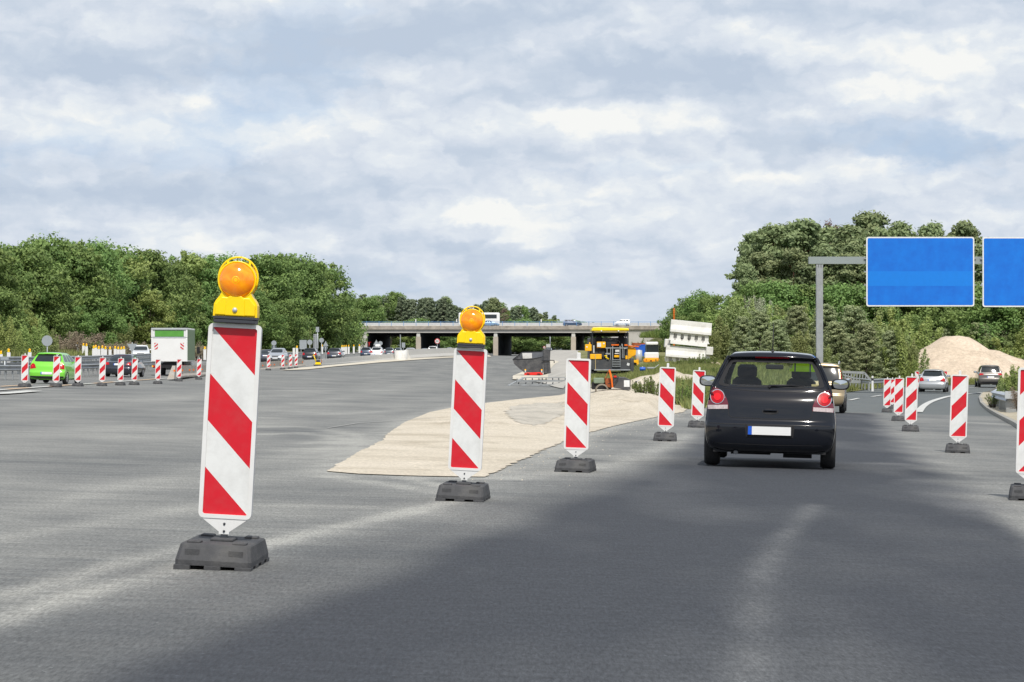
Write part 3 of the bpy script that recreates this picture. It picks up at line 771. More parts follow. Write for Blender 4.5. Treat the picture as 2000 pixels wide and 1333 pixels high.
def broadleaf(seed, h, w, n, size=.34, base=.12, nclump=34, tall=1.0):
    """crown of many small lumps of leaves; returns (crown mesh args, trunk MB)"""
    rnd = random.Random(seed)
    P, B, T = [], [], []
    wood = MB()
    tops = []
    for k in range(nclump):
        v = (k+.5)/nclump
        z = base + (1-base)*v
        prof = math.sin(PI*min(1, (z-base)/(1-base)*.86+.12))**.65
        a = rnd.random()*2*PI; rr = w/2*prof*(.35+.6*rnd.random()**.5)
        c = (math.cos(a)*rr, math.sin(a)*rr, h*z*(.94+.06*rnd.random()))
        s = w*(.10+.09*rnd.random())
        m = int(n/nclump)
        p, d = clump_points(c, (s*1.25, s*1.25, s*.85), m)
        tn = .42+.2*(rnd.random()-.5)*1.6
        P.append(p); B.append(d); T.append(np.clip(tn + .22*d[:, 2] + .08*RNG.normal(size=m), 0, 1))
        tops.append(c)
    # stray outer sprigs
    m = n//10
    for k in range(26):
        c = tops[rnd.randrange(len(tops))]; a = rnd.random()*2*PI; q = w*.2
        cc = (c[0]+math.cos(a)*q, c[1]+math.sin(a)*q, c[2]+w*.12*rnd.random())
        p, d = clump_points(cc, (w*.05,)*3, m//26)
        P.append(p); B.append(d); T.append(np.clip(.6+.15*RNG.normal(size=len(p)), 0, 1))
    wood.tube([(0,0,-.6),(0,0,h*.2),(w*.03,0,h*.45),(0,w*.02,h*.72)], [h*.022,h*.017,h*.012,h*.005], 7)
    for k in range(9):
        c = tops[(k*3+2) % len(tops)]; z0 = h*(.22+.04*k)
        wood.tube([(0,0,z0),((c[0])*.5,(c[1])*.5,z0+(c[2]-z0)*.4),c], [h*.009,h*.006,h*.002], 5)
    return np.concatenate(P), np.concatenate(T), np.concatenate(B), wood
def pine(seed, h, w, n, size=.3, crown=.42, nb=30, young=False):
    rnd = random.Random(seed); P, B, T = [], [], []
    wood = MB(); lean = (rnd.random()-.5)*.06*h
    wood.tube([(0,0,-.6),(lean*.3,0,h*.35),(lean*.8,0,h*.7),(lean,0,h*.97)], [h*.016,h*.012,h*.008,h*.002], 7)
    for k in range(nb):
        v = rnd.random() if not young else (k+.5)/nb
        z = crown + (1-crown)*v
        if young: rr = w/2*(1-.82*v)*(.7+.4*rnd.random())
        else: rr = w/2*(1-v**2.6*.85)*(.30+.75*rnd.random())*(.75+.25*min(1,v*4))
        a = k*2.4+rnd.random()
        c = np.array((math.cos(a)*rr+lean*z, math.sin(a)*rr, h*z + (rr*.25 if not young else rr*.3)))
        s = w*(.085+.08*rnd.random()) if not young else w*.10
        m = n//nb
        p, d = clump_points(c, (s*1.25, s*1.25, s*(.85 if not young else .7)), m, .3)
        if rnd.random() > .3:
            q, e = clump_points(c*np.array([.55,.55,1]) + np.array([lean*z*.4,0,-h*.01]), (s*1.1, s*1.1, s*.45), m//2, .3)
            p = np.concatenate([p, q]); d = np.concatenate([d, e])
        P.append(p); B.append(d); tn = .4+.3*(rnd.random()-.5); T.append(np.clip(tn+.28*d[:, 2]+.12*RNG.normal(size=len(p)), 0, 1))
        wood.tube([(lean*z,0,h*z-rr*.15),(c[0]*.6,c[1]*.6,c[2]-rr*.1),tuple(c)], [h*.005,h*.003,h*.001], 4)
    p, d = clump_points((lean, 0, h*.97), (w*.12, w*.12, h*.04), n//25, .2); P.append(p); B.append(d); T.append(np.full(len(p), .5))
    return np.concatenate(P), np.concatenate(T), np.concatenate(B), wood
def bush(seed, h, w, n, nst=9, feather=False):
    rnd = random.Random(seed); P, B, T = [], [], []; wood = MB()
    for k in range(nst):
        a = rnd.random()*2*PI; r = w*.42*rnd.random()**.6; hh = h*(.62+.38*rnd.random())*(1-.35*(r/(w*.5))**2)
        top = np.array((math.cos(a)*r*1.15, math.sin(a)*r*1.15, hh)); bot = np.array((math.cos(a)*r*.4, math.sin(a)*r*.4, 0))
        wood.tube([tuple(bot+np.array([0,0,-.3])), tuple((bot+top)/2), tuple(top)], [.04,.025,.008], 4)
        m = n//nst; t = RNG.random(m)**.8
        sp = (w*.16)*(1-.72*t**1.6)
        c = bot+(top-bot)*t[:, None]
        d = RNG.normal(size=(m, 3)); d /= np.linalg.norm(d, axis=1)[:, None]
        lump = 1+.45*np.sin(t*17+k*2)
        p = c + d*(sp*lump*(.5+.5*RNG.random(m)))[:, None]
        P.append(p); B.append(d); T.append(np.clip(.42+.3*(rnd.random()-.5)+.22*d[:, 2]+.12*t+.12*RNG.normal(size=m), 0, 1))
    p = np.concatenate(P); p[:, 2] = np.maximum(p[:, 2], .02)
    return p, np.concatenate(T), np.concatenate(B), wood
PROTO = {}
def proto(key, data, size, leafm, barkm, up=.35, aspect=.6):
    P, T, B, wood = data
    me = leaves_mesh('crown', P, T, size, [leafm], B, up, aspect)
    w = wood.build('trunk', barkm); wm = w.data; bpy.data.objects.remove(w)
    PROTO[key] = (me, wm)
def plant(key, name, label, cat, loc, scale=1.0, group=None, sz=None, rot=None):
    cme, wme = PROTO[key]
    o = bpy.data.objects.new(name, None); C.objects.link(o); o.location = loc; o.empty_display_size = .3
    s = scale; o.scale = (s, s, (sz or s)); o.rotation_euler = (0, 0, rot if rot is not None else random.random()*6.28)
    tag(o, label, cat, group)
    for nm, me in (('trunk', wme), ('crown', cme)):
        c = bpy.data.objects.new(nm, me); C.objects.link(c); c.parent = o
    return o
for s_ in range(5):
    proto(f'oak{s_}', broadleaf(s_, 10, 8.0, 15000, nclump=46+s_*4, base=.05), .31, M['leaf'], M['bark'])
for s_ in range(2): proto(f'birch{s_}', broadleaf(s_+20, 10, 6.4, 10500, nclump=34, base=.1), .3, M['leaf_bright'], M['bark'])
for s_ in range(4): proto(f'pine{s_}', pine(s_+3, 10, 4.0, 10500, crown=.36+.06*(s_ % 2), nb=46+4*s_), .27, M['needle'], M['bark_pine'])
for s_ in range(3): proto(f'spruce{s_}', pine(s_+31, 10, 3.6, 7000, crown=.1, nb=60, young=True), .28, M['hazed_needle'], M['bark'])
proto('dead', pine(50, 10, 4, 900, crown=.5, nb=18), .16, M['dead'], M['bark'])
for s_ in range(3): proto(f'ypine{s_}', pine(s_+60, 5, 3.2, 8500, crown=.04, nb=50, young=True), .15, M['needle_young'], M['bark'])
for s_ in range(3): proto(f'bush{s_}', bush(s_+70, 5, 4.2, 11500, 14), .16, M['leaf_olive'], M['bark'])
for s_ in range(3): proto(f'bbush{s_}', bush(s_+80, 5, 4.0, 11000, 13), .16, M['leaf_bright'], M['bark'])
proto('willow', bush(90, 5, 3.4, 8000, 12), .14, M['willow'], M['bark'], aspect=.3)
for s_ in range(2): proto(f'brush{s_}', bush(s_+95, 2.4, 4, 5000, 16), .12, M['dry'], M['bark'], aspect=.4)
for s_ in range(3): proto(f'weed{s_}', bush(s_+100, 1.1, 1.3, 1800, 10), .07, M['weed'], M['bark'], aspect=.4)

def top_at(px, ytop, Y, key, name, label, cat, group=None, hunit=10.0, wf=1.0, basez=None):
    """stand a plant on the ground so tall that it reaches row ytop"""
    g = onG(px, Y); bz = basez if basez is not None else g.z
    h = CAMZ + (YH - ytop)/F*Y - bz
    s = h/hunit
    return plant(key, name, label, cat, (g.x, Y, bz), s*wf, group, s)
def interp(tab, x): return lerp_pts(tab, x)
# wood on the left
TL = [(-60,470),(0,478),(50,488),(95,464),(130,492),(180,478),(230,492),(290,492),(330,512),(370,500),(420,505),(470,520),(520,500),(570,500),(605,512),(635,526),(660,548),(680,590)]
random.seed(11)
gl = 'broad leafy trees of the wood left of the motorway'
x = -70; i = 0
while x < 645:
    Y = 325 + max(0, x)*.26
    yt = interp(TL, x) + random.uniform(-4, 7)
    k = random.choice(['oak0','oak1','oak2','oak3','oak4','oak1','birch0'])
    if 330 < x < 480 and k != 'birch0' and random.random() < .5: k = 'birch1'
    top_at(x, yt, Y + random.uniform(-8, 12), k, 'broadleaf_tree', 'tall broad leafy tree in the front of the dense wood left of the motorway' if k[0] == 'o' else 'paler yellow-green leafy tree in the front of the wood left of the motorway', 'tree', gl if k[0] == 'o' else 'pale trees in the wood left of the motorway', wf=1.0)
    x += random.uniform(34, 46)*(350/Y)**.5; i += 1
for x, yt, Y in [(672,578,500),(688,605,520)]:
    top_at(x, yt, Y, 'oak2', 'broadleaf_tree', 'small leafy tree at the right end of the left wood beside the abutment', 'tree', 'end trees of the left wood', wf=.75)
x = -60
while x < 640:      # lower front growth of the wood edge
    Y = 308 + max(0, x)*.25
    yt = 590 + random.uniform(-28, 20)
    top_at(x, yt, Y, random.choice(['oak0','oak3','bush0','birch1'] if x > 120 else ['birch0','birch1','oak2']), 'broadleaf_tree', 'low leafy tree filling the foot of the wood left of the motorway', 'tree', 'low trees at the foot of the left wood', wf=1.15 if True else 1)
    x += random.uniform(44, 60)
x = -80
while x < 600:      # second row behind
    Y = 352 + max(0, x)*.3
    top_at(x, interp(TL, x) + random.uniform(2, 16), Y, random.choice(['oak0','oak1','oak2','oak4']), 'broadleaf_tree', 'leafy tree in the second row of the wood left of the motorway', 'tree', 'second row of the left wood', wf=1.0)
    x += random.uniform(48, 62)
for x, yt, Y, k in [(5,612,225,'bbush0'),(38,640,232,'bbush1'),(66,618,235,'bbush2'),(95,640,240,'bush1'),(-25,628,222,'bush0')]:
    top_at(x, yt, Y, k, 'roadside_bush', {5:'bright green bush at the left end of the bushes before the left wood',38:'low bright green bush left of the round sign back',66:'taller bright green bush right behind the round sign back',95:'dark green bush right of the round sign back','-25':''}.get(x, 'leafy bush cut by the left edge behind the white marker posts'), 'bush', hunit=5)
for x, yt, Y, k, lb in [(128,643,262,'brush0','brown dry brush mound nearest the round sign back'),(160,645,268,'brush1','pinkish brown dry brush on the bank left of the white oncoming car'),(195,655,266,'weed0','green weeds on the bank above the dark saloon car'),
                    (225,662,262,'brush0','pale dry brush behind the triangular sign back'),(275,664,266,'brush1','brown dry brush low behind the white oncoming car'),(292,668,270,'weed1','green weeds between dry brush and the delivery truck'),(395,662,275,'brush1','brown dry brush right behind the delivery truck'),(420,672,285,'brush0','dry brush low behind the near beacon')]:
    top_at(x, yt, Y, k, 'dry_brush' if k[0] == 'b' else 'weed_clump', lb, 'brush' if k[0] == 'b' else 'weeds', hunit=2.4 if k[0] == 'b' else 1.1, wf=1.35 if k[0]=='b' else 1.6)
# wood behind the bridge
TB = [(690,590),(705,574),(730,585),(760,576),(785,578),(805,588),(835,584),(868,578),(885,598),(910,600),(935,592),(965,588),(985,602),(1010,608),(1030,600),(1050,606),(1075,618)]
x = 690
while x < 1085:
    Y = random.uniform(740, 800)
    k = random.choice(['spruce0','spruce1','spruce2','oak1','pine1','spruce0'])
    if 915 < x < 925 or 975 < x < 985: k = 'dead'
    top_at(x, interp(TB, x)+random.uniform(-6, 8), Y, k, 'conifer_tree' if k[0] in 'sp' else 'forest_tree', 'distant forest tree standing beyond the motorway bridge', 'tree', 'distant trees beyond the bridge', wf=1.0 if k[0] != 'o' else .8)
    x += random.uniform(7, 11)
x = 740
while x < 1190:
    Y = random.uniform(690, 735)
    top_at(x, 632+random.uniform(-10, 14), Y, random.choice(['oak1','oak2','birch0','oak3','spruce1']), 'forest_tree', 'low distant tree seen through the openings of the bridge', 'tree', 'low trees seen under the bridge', wf=1.7)
    x += random.uniform(18, 26)
    if 1040 < x < 1075: x = 1080
for x, yt in [(1178,650),(1205,655),(1230,660),(1090,648),(1105,652)]:
    top_at(x, yt, 900, 'spruce1', 'conifer_tree', 'far conifer between the right piers of the bridge', 'tree', 'far conifers between the right piers', wf=1.8)
# right side: dark trees left of the pines
for x, yt, Y, k in [(1322,604,470,'oak1'),(1345,585,460,'oak3'),(1370,575,450,'oak2'),(1395,580,440,'oak0'),(1335,620,440,'oak4'),(1365,612,430,'oak1')]:
    top_at(x, yt, Y, k, 'broadleaf_tree', 'dark leafy tree rising behind the stacked concrete barriers', 'tree', 'dark trees behind the barrier stack', wf=.95)
# tall pines
TP = [(1448,480),(1470,462),(1500,445),(1530,448),(1560,440),(1600,455),(1640,452),(1665,452),(1698,424),(1720,455),(1755,444),(1790,466),(1822,447),(1850,468),(1880,443),(1910,475),(1940,560)]
for x, yt, Y, k, w_ in [(1475,462,300,'pine0',1.15),(1505,446,292,'pine1',1.2),(1538,448,305,'pine2',1.1),(1566,437,296,'pine3',1.2),(1598,456,302,'pine0',1.15),(1628,450,300,'pine1',1.1),(1662,450,294,'pine2',1.2),
                     (1698,423,303,'pine3',.95),(1722,455,300,'pine1',1.0),(1756,443,305,'pine0',1.0),(1822,446,306,'pine2',1.0),(1880,442,306,'pine3',.95),(1790,470,300,'pine1',1.1),(1850,470,300,'pine0',1.1),(1905,485,302,'pine2',1.0),(1680,470,290,'pine0',1.15),
                     (1520,470,316,'pine2',1.3),(1580,462,318,'pine0',1.3),(1640,470,318,'pine3',1.3),(1488,500,284,'pine3',1.2),(1550,492,282,'pine0',1.2),(1612,490,284,'pine2',1.2),(1668,500,282,'pine1',1.2),(1740,500,284,'pine2',1.2),(1462,520,276,'pine1',.8)]:
    top_at(x, yt, Y, k, 'pine_tree', 'tall old pine with bare reddish trunk in the stand behind the blue signs', 'tree', 'tall pines behind the blue signs', wf=w_)
top_at(1618, 432, 300, 'dead', 'dead_tree', 'bare reddish dead treetop sticking out of the pine stand', 'tree', wf=.8)
for x, yt, Y in [(1470,560,270),(1520,555,268),(1575,560,268),(1630,560,268),(1690,565,268),(1750,560,268),(1810,570,272),(1870,575,275),(1930,580,275),(1990,585,278),(2040,585,275),(1850,545,295),(1930,560,295),(1990,570,298),(1440,585,290)]:
    top_at(x, yt, Y, random.choice(['oak0','oak2','oak3','oak4']), 'broadleaf_tree', 'dark leafy understorey tree at the foot of the tall pines', 'tree', 'understorey trees below the pines', wf=1.2)
# young growth at the right roadside
YG = [(1400,600,232,'bbush0',1.1),(1432,568,236,'bbush1',.9),(1455,575,232,'bush0',1.0),(1478,560,238,'willow',.9),(1497,566,234,'willow',.9),(1420,612,216,'bush1',1.2),(1392,640,214,'bush2',1.0),
      (1452,622,212,'ypine0',1.2),(1485,610,208,'ypine1',1.2),(1515,590,216,'bbush2',1.1),(1540,585,226,'bush2',1.1),(1522,628,204,'ypine2',1.3),(1555,602,208,'ypine0',1.2),(1582,590,220,'bbush0',1.1),(1570,640,200,'bush0',1.1),
      (1612,600,215,'ypine1',1.3),(1640,588,222,'bbush1',1.1),(1634,632,202,'ypine2',1.3),(1668,602,212,'ypine0',1.3),(1700,598,218,'bush1',1.1),(1692,636,200,'ypine1',1.2),(1725,618,206,'bush2',1.1),(1748,592,214,'bbush2',1.15),(1760,625,196,'bbush1',.8),
      (1737,650,196,'ypine0',1.1),(1775,655,198,'bush0',.9),(1605,655,196,'bush1',1.0),(1500,650,196,'ypine2',1.0),(1660,665,194,'ypine1',1.0),(1790,610,250,'bbush0',1.3),(1784,660,204,'bush1',1.0),(1774,690,196,'bbush2',.9),(1765,640,206,'bbush1',.9)]
YN = {'b':('young_tree','sapling'),'y':('young_pine','young pine'),'w':('willow_bush','bush')}
YL = {'bbush':('young_broadleaf','bright green young tree in the roadside thicket around the gantry post','bright saplings of the right thicket'),
      'bush':('young_broadleaf','mid green young leafy tree in the roadside thicket around the gantry post','green saplings of the right thicket'),
      'ypine':('young_pine','young feathery pine in the roadside thicket around the gantry post','young pines of the right thicket'),
      'willow':('willow_bush','pale silvery willow bush rising left in the right thicket','pale willows of the right thicket')}
for x, yt, Y, k, w_ in YG:
    kk = k.rstrip('0123456789'); nm, lb, gr = YL[kk]
    top_at(x, yt, Y, k, nm, lb, 'young tree' if kk != 'willow' else 'bush', gr, hunit=5, wf=w_)
x = 1800
while x < 2080:
    top_at(x, 600+random.uniform(-10, 12), random.uniform(288, 300), random.choice(['ypine0','ypine1','bbush1','bush2','bbush0','ypine2']), 'young_tree', 'young tree in the thicket below the blue signs behind the sand pile', 'young tree', 'thicket behind the sand pile', hunit=5, wf=1.3)
    x += random.uniform(14, 20)
x = 1800
while x < 2080:
    top_at(x, 640+random.uniform(-8, 10), random.uniform(268, 276), random.choice(['ypine0','bbush1','bush2','bbush0','ypine2']), 'young_tree', 'low young tree just behind the sand pile', 'young tree', 'low thicket behind the sand pile', hunit=5, wf=1.5)
    x += random.uniform(16, 22)
for x, yt, Y in [(1960,690,245),(1985,682,245),(2010,680,240),(1990,705,232),(1970,712,236)]:
    top_at(x, yt, Y, 'bbush%d' % (x % 3), 'roadside_bush', 'yellowish weedy bush on the bank right of the sand pile', 'bush', 'weedy bushes right of the sand pile', hunit=5, wf=1.6)
# bush that overhangs the right guardrail end
for x, yt, Y, k, lb in [(1990,712,112,'bbush0','yellow-flecked bush behind the guardrail end at the right edge'),(2020,716,106,'bbush1','bright bush cut by the right edge beside the last marker board'),(1962,735,117,'bush1','small leafy bush just behind the guardrail end'),(1992,752,98,'brush0','dry yellow grass clump on the dirt at the right edge'),(1940,765,113,'weed0','small weed at the foot of the guardrail end')]:
    top_at(x, yt, Y, k, 'roadside_bush', lb, 'bush', hunit={'b':5,'w':1.1}[k[0]] if 'brush' not in k else 2.4, wf=1.2, basez=zg(*(lambda g: (g.x, g.y))(onG(x, Y)))+.3)
# weeds on the verge
random.seed(3)
for x, yt, Y in [(1255,735,104),(1275,728,110),(1300,742,102),(1330,740,100),(1345,752,96),(1362,745,98),(1395,730,108),(1240,742,112),(1215,745,116),(1320,700,160),(1340,696,165),(1360,690,170),(1385,692,172),(1300,710,170),(1330,698,178),(1350,694,180),(1372,690,176),(1312,704,176),(1400,712,150),(1375,715,150),(1160,735,120),(1190,740,118),(1280,690,220),(1250,692,230)]:
    top_at(x, yt, Y, 'weed%d' % (x % 3), 'weed_clump', 'green weed clump on the verge between the gravel heap and the barrier stack', 'weeds', 'weed clumps on the verge', hunit=1.1, wf=1.1)

def grassfield(name, polyf, n, hgt, m, label=None, ymax=None):
    """blades over an area; polyf() gives a random point"""
    P, T, V = [], [], []
    base = []
    for k in range(n):
        x_, y_ = polyf(); base.append((x_, y_, zg(x_, y_)))
    base = np.array(base); nb = 5
    b = np.repeat(base, nb, axis=0); n2 = len(b)
    b[:, 0] += RNG.normal(size=n2)*.1; b[:, 1] += RNG.normal(size=n2)*.1
    h = hgt*(.5+.8*RNG.random(n2)); a = RNG.random(n2)*6.28; lean = RNG.normal(size=(n2, 2))*.35
    w = hgt*.09+.008
    dx = np.cos(a)*w; dy = np.sin(a)*w
    v0 = b.copy(); v0[:, 0] -= dx; v0[:, 1] -= dy; v1 = b.copy(); v1[:, 0] += dx; v1[:, 1] += dy
    v2 = b.copy(); v2[:, 0] += lean[:, 0]*h; v2[:, 1] += lean[:, 1]*h; v2[:, 2] += h
    V = np.stack([v0, v1, v2], axis=1).reshape(-1, 3)
    me = bpy.data.meshes.new(name); me.vertices.add(n2*3); me.vertices.foreach_set('co', V.ravel())
    me.loops.add(n2*3); me.loops.foreach_set('vertex_index', np.arange(n2*3, dtype=np.int32)); me.polygons.add(n2)
    me.polygons.foreach_set('loop_start', np.arange(n2, dtype=np.int32)*3); me.polygons.foreach_set('loop_total', np.full(n2, 3, dtype=np.int32)); me.update(calc_edges=True)
    at_ = me.attributes.new('tint', 'FLOAT', 'FACE'); at_.data.foreach_set('value', np.clip(.5+.25*RNG.normal(size=n2), 0, 1).astype(np.float32))
    me.materials.append(m); o = bpy.data.objects.new(name, me); C.objects.link(o); tag(o, label, 'grass', kind='stuff'); return o
def inpoly(x, y, P):
    c = False; j = len(P)-1
    for i in range(len(P)):
        if (P[i][1] > y) != (P[j][1] > y) and x < (P[j][0]-P[i][0])*(y-P[i][1])/(P[j][1]-P[i][1])+P[i][0]: c = not c
        j = i
    return c
def sampler(P, x0, x1, y0, y1, dens=None):
    def f():
        while True:
            y = random.uniform(y0, y1); x = random.uniform(x0, x1)
            if inpoly(x, y, P) and (dens is None or random.random() < dens(x, y)): return x, y
    return f
grassfield('verge_grass', sampler(VERGE, 3.5, 14, 88, 175), 9000, .38, M['grass'], 'green and straw coloured long grass on the centre verge')
grassfield('roadside_grass', sampler(VERGE, 12, 46, 105, 260), 9000, .42, M['grass'], 'yellow-green grass along the far side of the exit road')
def bankpt():
    while True:
        y = random.uniform(205, 330); x = random.uniform(-75, -42)
        if inpoly(x, y, LV): return x, y
o = grassfield('bank_grass', bankpt, 9000, .6, M['grass'], 'dry mixed grass on the low bank before the left wood'); o.location.z = .4
grassfield('kerbside_grass', sampler(RV, KI[-1][0]-1, 34, 92, 130, lambda x, y: sm(min(segd((x, y), a, b) for a, b in zip(KI, KI[1:])), .8, 4)), 4000, .35, M['grass'], 'dry grass behind the kerb at the right edge').location.z = .45
# ------------------------------------------------------------------ marker boards (beacons)
def rrect(w, h, r, n=4, cx=0, cz=0):
    pts = []
    for sx, sy, a0 in ((1,-1,-90),(1,1,0),(-1,1,90),(-1,-1,180)):
        for k in range(n+1):
            a = math.radians(a0 + 90*k/n)
            pts.append((cx + sx*(w/2-r) + r*math.cos(a), cz + sy*(h/2-r) + r*math.sin(a)))
    return pts
PW, PH, PB = .285, 1.045, .25       # board width, height, height of its lower edge
def board_mesh(mirror):
    mb = MB()
    out = rrect(PW, PH, .03, 5, 0, PB + PH/2); inn = rrect(PW-.044, PH-.044, .012, 5, 0, PB + PH/2)
    n = len(out); d = .022
    # raised rim, front and back, and a recessed field
    for y, s in ((-d, 1), (d, -1)):
        vs = [(p[0], y, p[1]) for p in out] + [(p[0], y, p[1]) for p in inn] + [(p[0], y*.45, p[1]) for p in inn]
        fs = [(i, (i+1) % n, n+(i+1) % n, n+i) for i in range(n)] + [(n+i, n+(i+1) % n, 2*n+(i+1) % n, 2*n+i) for i in range(n)]
        mb.add(vs, fs, 0)
    mb.add([(p[0], -d, p[1]) for p in out] + [(p[0], d, p[1]) for p in out], [(i, n+i, n+(i+1) % n, (i+1) % n) for i in range(n)], 0)
    # striped field: cut the field polygon along the stripe lines
    w = PW-.044; h = PH-.044; z1 = PB+.022; x0 = -w/2
    for y, fl in ((-d*.45, 1), (d*.45, -1)):
        bm = bmesh.new(); f = bm.faces.new([bm.verts.new((p[0], y, p[1])) for p in inn])
        sg = (-1 if mirror else 1) * fl
        # u = depth from top / h ; boundary lines u = .25*xn + k*.5 (+.25)
        for q in range(-1, 9):
            c = q*.25
            # at xn (0 left..1 right): u = c + .25*xn  (sg=1) ; mirrored for sg=-1
            pa = Vector((x0, y, z1 + h*(1-c))) ; pb = Vector((x0+w, y, z1 + h*(1-c-.25)))
            if sg < 0: pa.x, pb.x = pb.x, pa.x
            dv = (pb-pa).normalized(); nn = Vector((-dv.z, 0, dv.x))
            bmesh.ops.bisect_plane(bm, geom=bm.verts[:]+bm.edges[:]+bm.faces[:], plane_co=pa, plane_no=nn)
        for f in bm.faces:
            c = f.calc_center_median(); xn = (c.x-x0)/w
            if sg < 0: xn = 1-xn
            u = 1-(c.z-z1)/h; red = ((u-.25*xn) % .5) >= .25
            mb.add([tuple(v.co) for v in f.verts], [tuple(range(len(f.verts)))], 2 if red else 1)
        bm.free()
    return mb
def foot_mesh():
    mb = MB()
    # long axis along the traffic; sloping flanks, flat top with lugs, feet with gaps
    W0, W1, L0, L1, H = .40, .37, .75, .65, .134
    lv = [(0.022, W0, L0), (.05, W0, L0), (H-.008, W1, L1), (H, W1-.016, L1-.016)]
    vs = []
    for z, w, l in lv:
        c = .018
        vs += [(-w/2+c,-l/2,z),(w/2-c,-l/2,z),(w/2,-l/2+c,z),(w/2,l/2-c,z),(w/2-c,l/2,z),(-w/2+c,l/2,z),(-w/2,l/2-c,z),(-w/2,-l/2+c,z)]
    fs = [tuple(range(7,-1,-1)), tuple(range(24,32))]
    for l in range(3):
        for i in range(8):
            j = (i+1) % 8; fs.append((l*8+i, l*8+j, l*8+8+j, l*8+8+i))
    mb.add(vs, fs)
    for x in (-.16, 0, .16):
        for y in (-.34, -.12, .12, .34):
            mb.box((x, y, .011), (.085, .11, .026), mi=0)
    for sx in (-1, 1):
        for y in (-.24, .24):
            mb.box((sx*.12, y, H+.004), (.07, .10, .014), mi=0, bev=.004)
        mb.box((sx*.115, -.353, .085), (.075, .012, .045), Matrix.Rotation(-.82 if False else 0, 3, 'X'), mi=0)
    mb.box((0, 0, H+.006), (.12, .2, .018), mi=0, bev=.005)
    return mb
def stem_parts(root, top=False):
    mb = MB(); mb.box((0,0,.139), (.034,.034,.085)); mb.build('post', M['steel_dark'], root)
    mb = MB()
    pts = [(-.105, PB-.002), (.105, PB-.002), (.128, PB+.012), (-.128, PB+.012)]
    mb.prism([(-.128,PB+.006),(-.118,PB-.004),(-.028,.180),(-.028,.167),(.028,.167),(.028,.180),(.118,PB-.004),(.128,PB+.006)], -.018, .018)
    b = mb.build('bracket', M['white_plastic'], root)
    for z in (.183, .223): mb = MB(); mb.lathe([(0.0005,-.024),(.006,-.024),(.007,-.017)], (0,0,z), 'Y', 8); mb.build('bolt', M['steel_dark'], b)
    if top:
        mb = MB(); mb.box((0,0,PB+PH+.03), (.042,.036,.075), bev=.006); t = mb.build('top_lug', M['white_plastic'], root)
def lamp_parts(root):
    """thing of its own: it clips on top of the board"""
    lab = root
    z0 = 0
    mb = MB(); mb.box((0,0,.012), (.225,.125,.024), bev=.005); mb.box((0,0,.03), (.232,.13,.012)); mb.build('battery_base', M['steel_dark'], root)
    # body outline
    cx, cz, r = 0, .232, .101
    pts = [(-.119,.036),(-.119,.052),(-.117,.10),(-.109,.118),(-.089,.145),(-.078,.165)]
    a0 = math.radians(222); a1 = math.radians(-42)
    arc = [(cx+r*math.cos(a0+(a1-a0)*k/20), cz+r*math.sin(a0+(a1-a0)*k/20)) for k in range(21)]
    outl = pts + arc + [(-p[0], p[1]) for p in pts[::-1]]
    mb = MB(); mb.prism(outl[::-1], -.045, .045)
    bd = mb.build('lamp_housing', M['yellow'], root, bevel=.008)
    mb = MB(); mb.prism([(-.108,.042),(-.108,.1),(-.075,.14),(.075,.14),(.108,.1),(.108,.042)][::-1], -.058, .058)
    mb.prism([(-.055,.04),(-.05,.13),(-.03,.15),(.03,.15),(.05,.13),(.055,.04)][::-1], -.064, .064)
    mb.build('battery_case', M['yellow'], root, bevel=.006)
    for s in (-1, 1):
        mb = MB()
        prof = [(.096, .044), (.094,.052),(.086,.066),(.07,.08),(.045,.091),(.02,.096),(.0005,.097)]
        mb.lathe([(a, s*b) for a, b in prof], (cx,0,cz), 'Y', 32)
        ln = mb.build('lens', M['lens'], root)
        mb = MB(); mb.lathe([(.094, s*.046),(.099, s*.052),(.104, s*.046)], (cx,0,cz), 'Y', 32); mb.build('lens_rim', M['yellow'], ln)
        if s < 0:
            mb = MB(); mb.lathe([(.0005,-.097),(.006,-.0985),(.012,-.096),(.02,-.0965),(.022,-.095)], (0,0,cz), 'Y', 16); mb.build('lens_boss', M['amber'], ln)
    mb = MB()
    hp = []
    for k in range(25):
        a = math.radians(205 - 230*k/24)
        hp.append((.106*math.cos(a), 0, cz+.013+.112*math.sin(a)))
    mb.tube(hp, .0055, 6)
    for a in (125, 55):
        a = math.radians(a); mb.beam((.1*math.cos(a),0,cz+.1*math.sin(a)), (.107*math.cos(a),0,cz+.014+.112*math.sin(a)), .012, .012)
    mb.build('carry_handle', M['yellow'], root)
    mb = MB(); mb.lathe([(.0005,-.074),(.011,-.073),(.0135,-.068),(.0135,-.06)], (0,0,.072), 'Y', 14); mb.build('lock_bolt', M['galv_light'], root)
LAMP = None
def beacon(loc, rotz, lean, mirror, label, lug=True, group='red and white marker boards along the lanes', src={}):
    key = (mirror, lug)
    if key not in src:
        t = thing('marker_board', label, 'marker board', loc, rotz, group)
        foot_mesh().build('foot', M['rubber'], t, bevel=.004)
        stem_parts(t, lug)
        board_mesh(mirror).build('board', [M['white_plastic'], M['white_film'], M['red_film']], t, fix=False)
        src[key] = t
    else:
        t = dup(src[key], loc, rotz, label)
    t.rotation_euler = (lean[1] if isinstance(lean, tuple) else 0, lean[0] if isinstance(lean, tuple) else lean, rotz)
    return t
def lampon(b, label, group, proto_=[]):
    M4 = Matrix.Translation(b.location) @ b.rotation_euler.to_matrix().to_4x4()
    loc = M4 @ Vector((0, 0, PB+PH+.002))
    if not proto_:
        t = thing('warning_lamp', label, 'warning lamp', loc, 0, group); lamp_parts(t); proto_.append(t)
    else: t = dup(proto_[0], loc, 0, label)
    t.rotation_euler = b.rotation_euler
    return t
def place(px, pyb, **k):   # pyb: row where the foot meets the road
    return G(px, pyb)
R_ = math.radians
def lampa(px, Y): g = onG(px, Y); return g
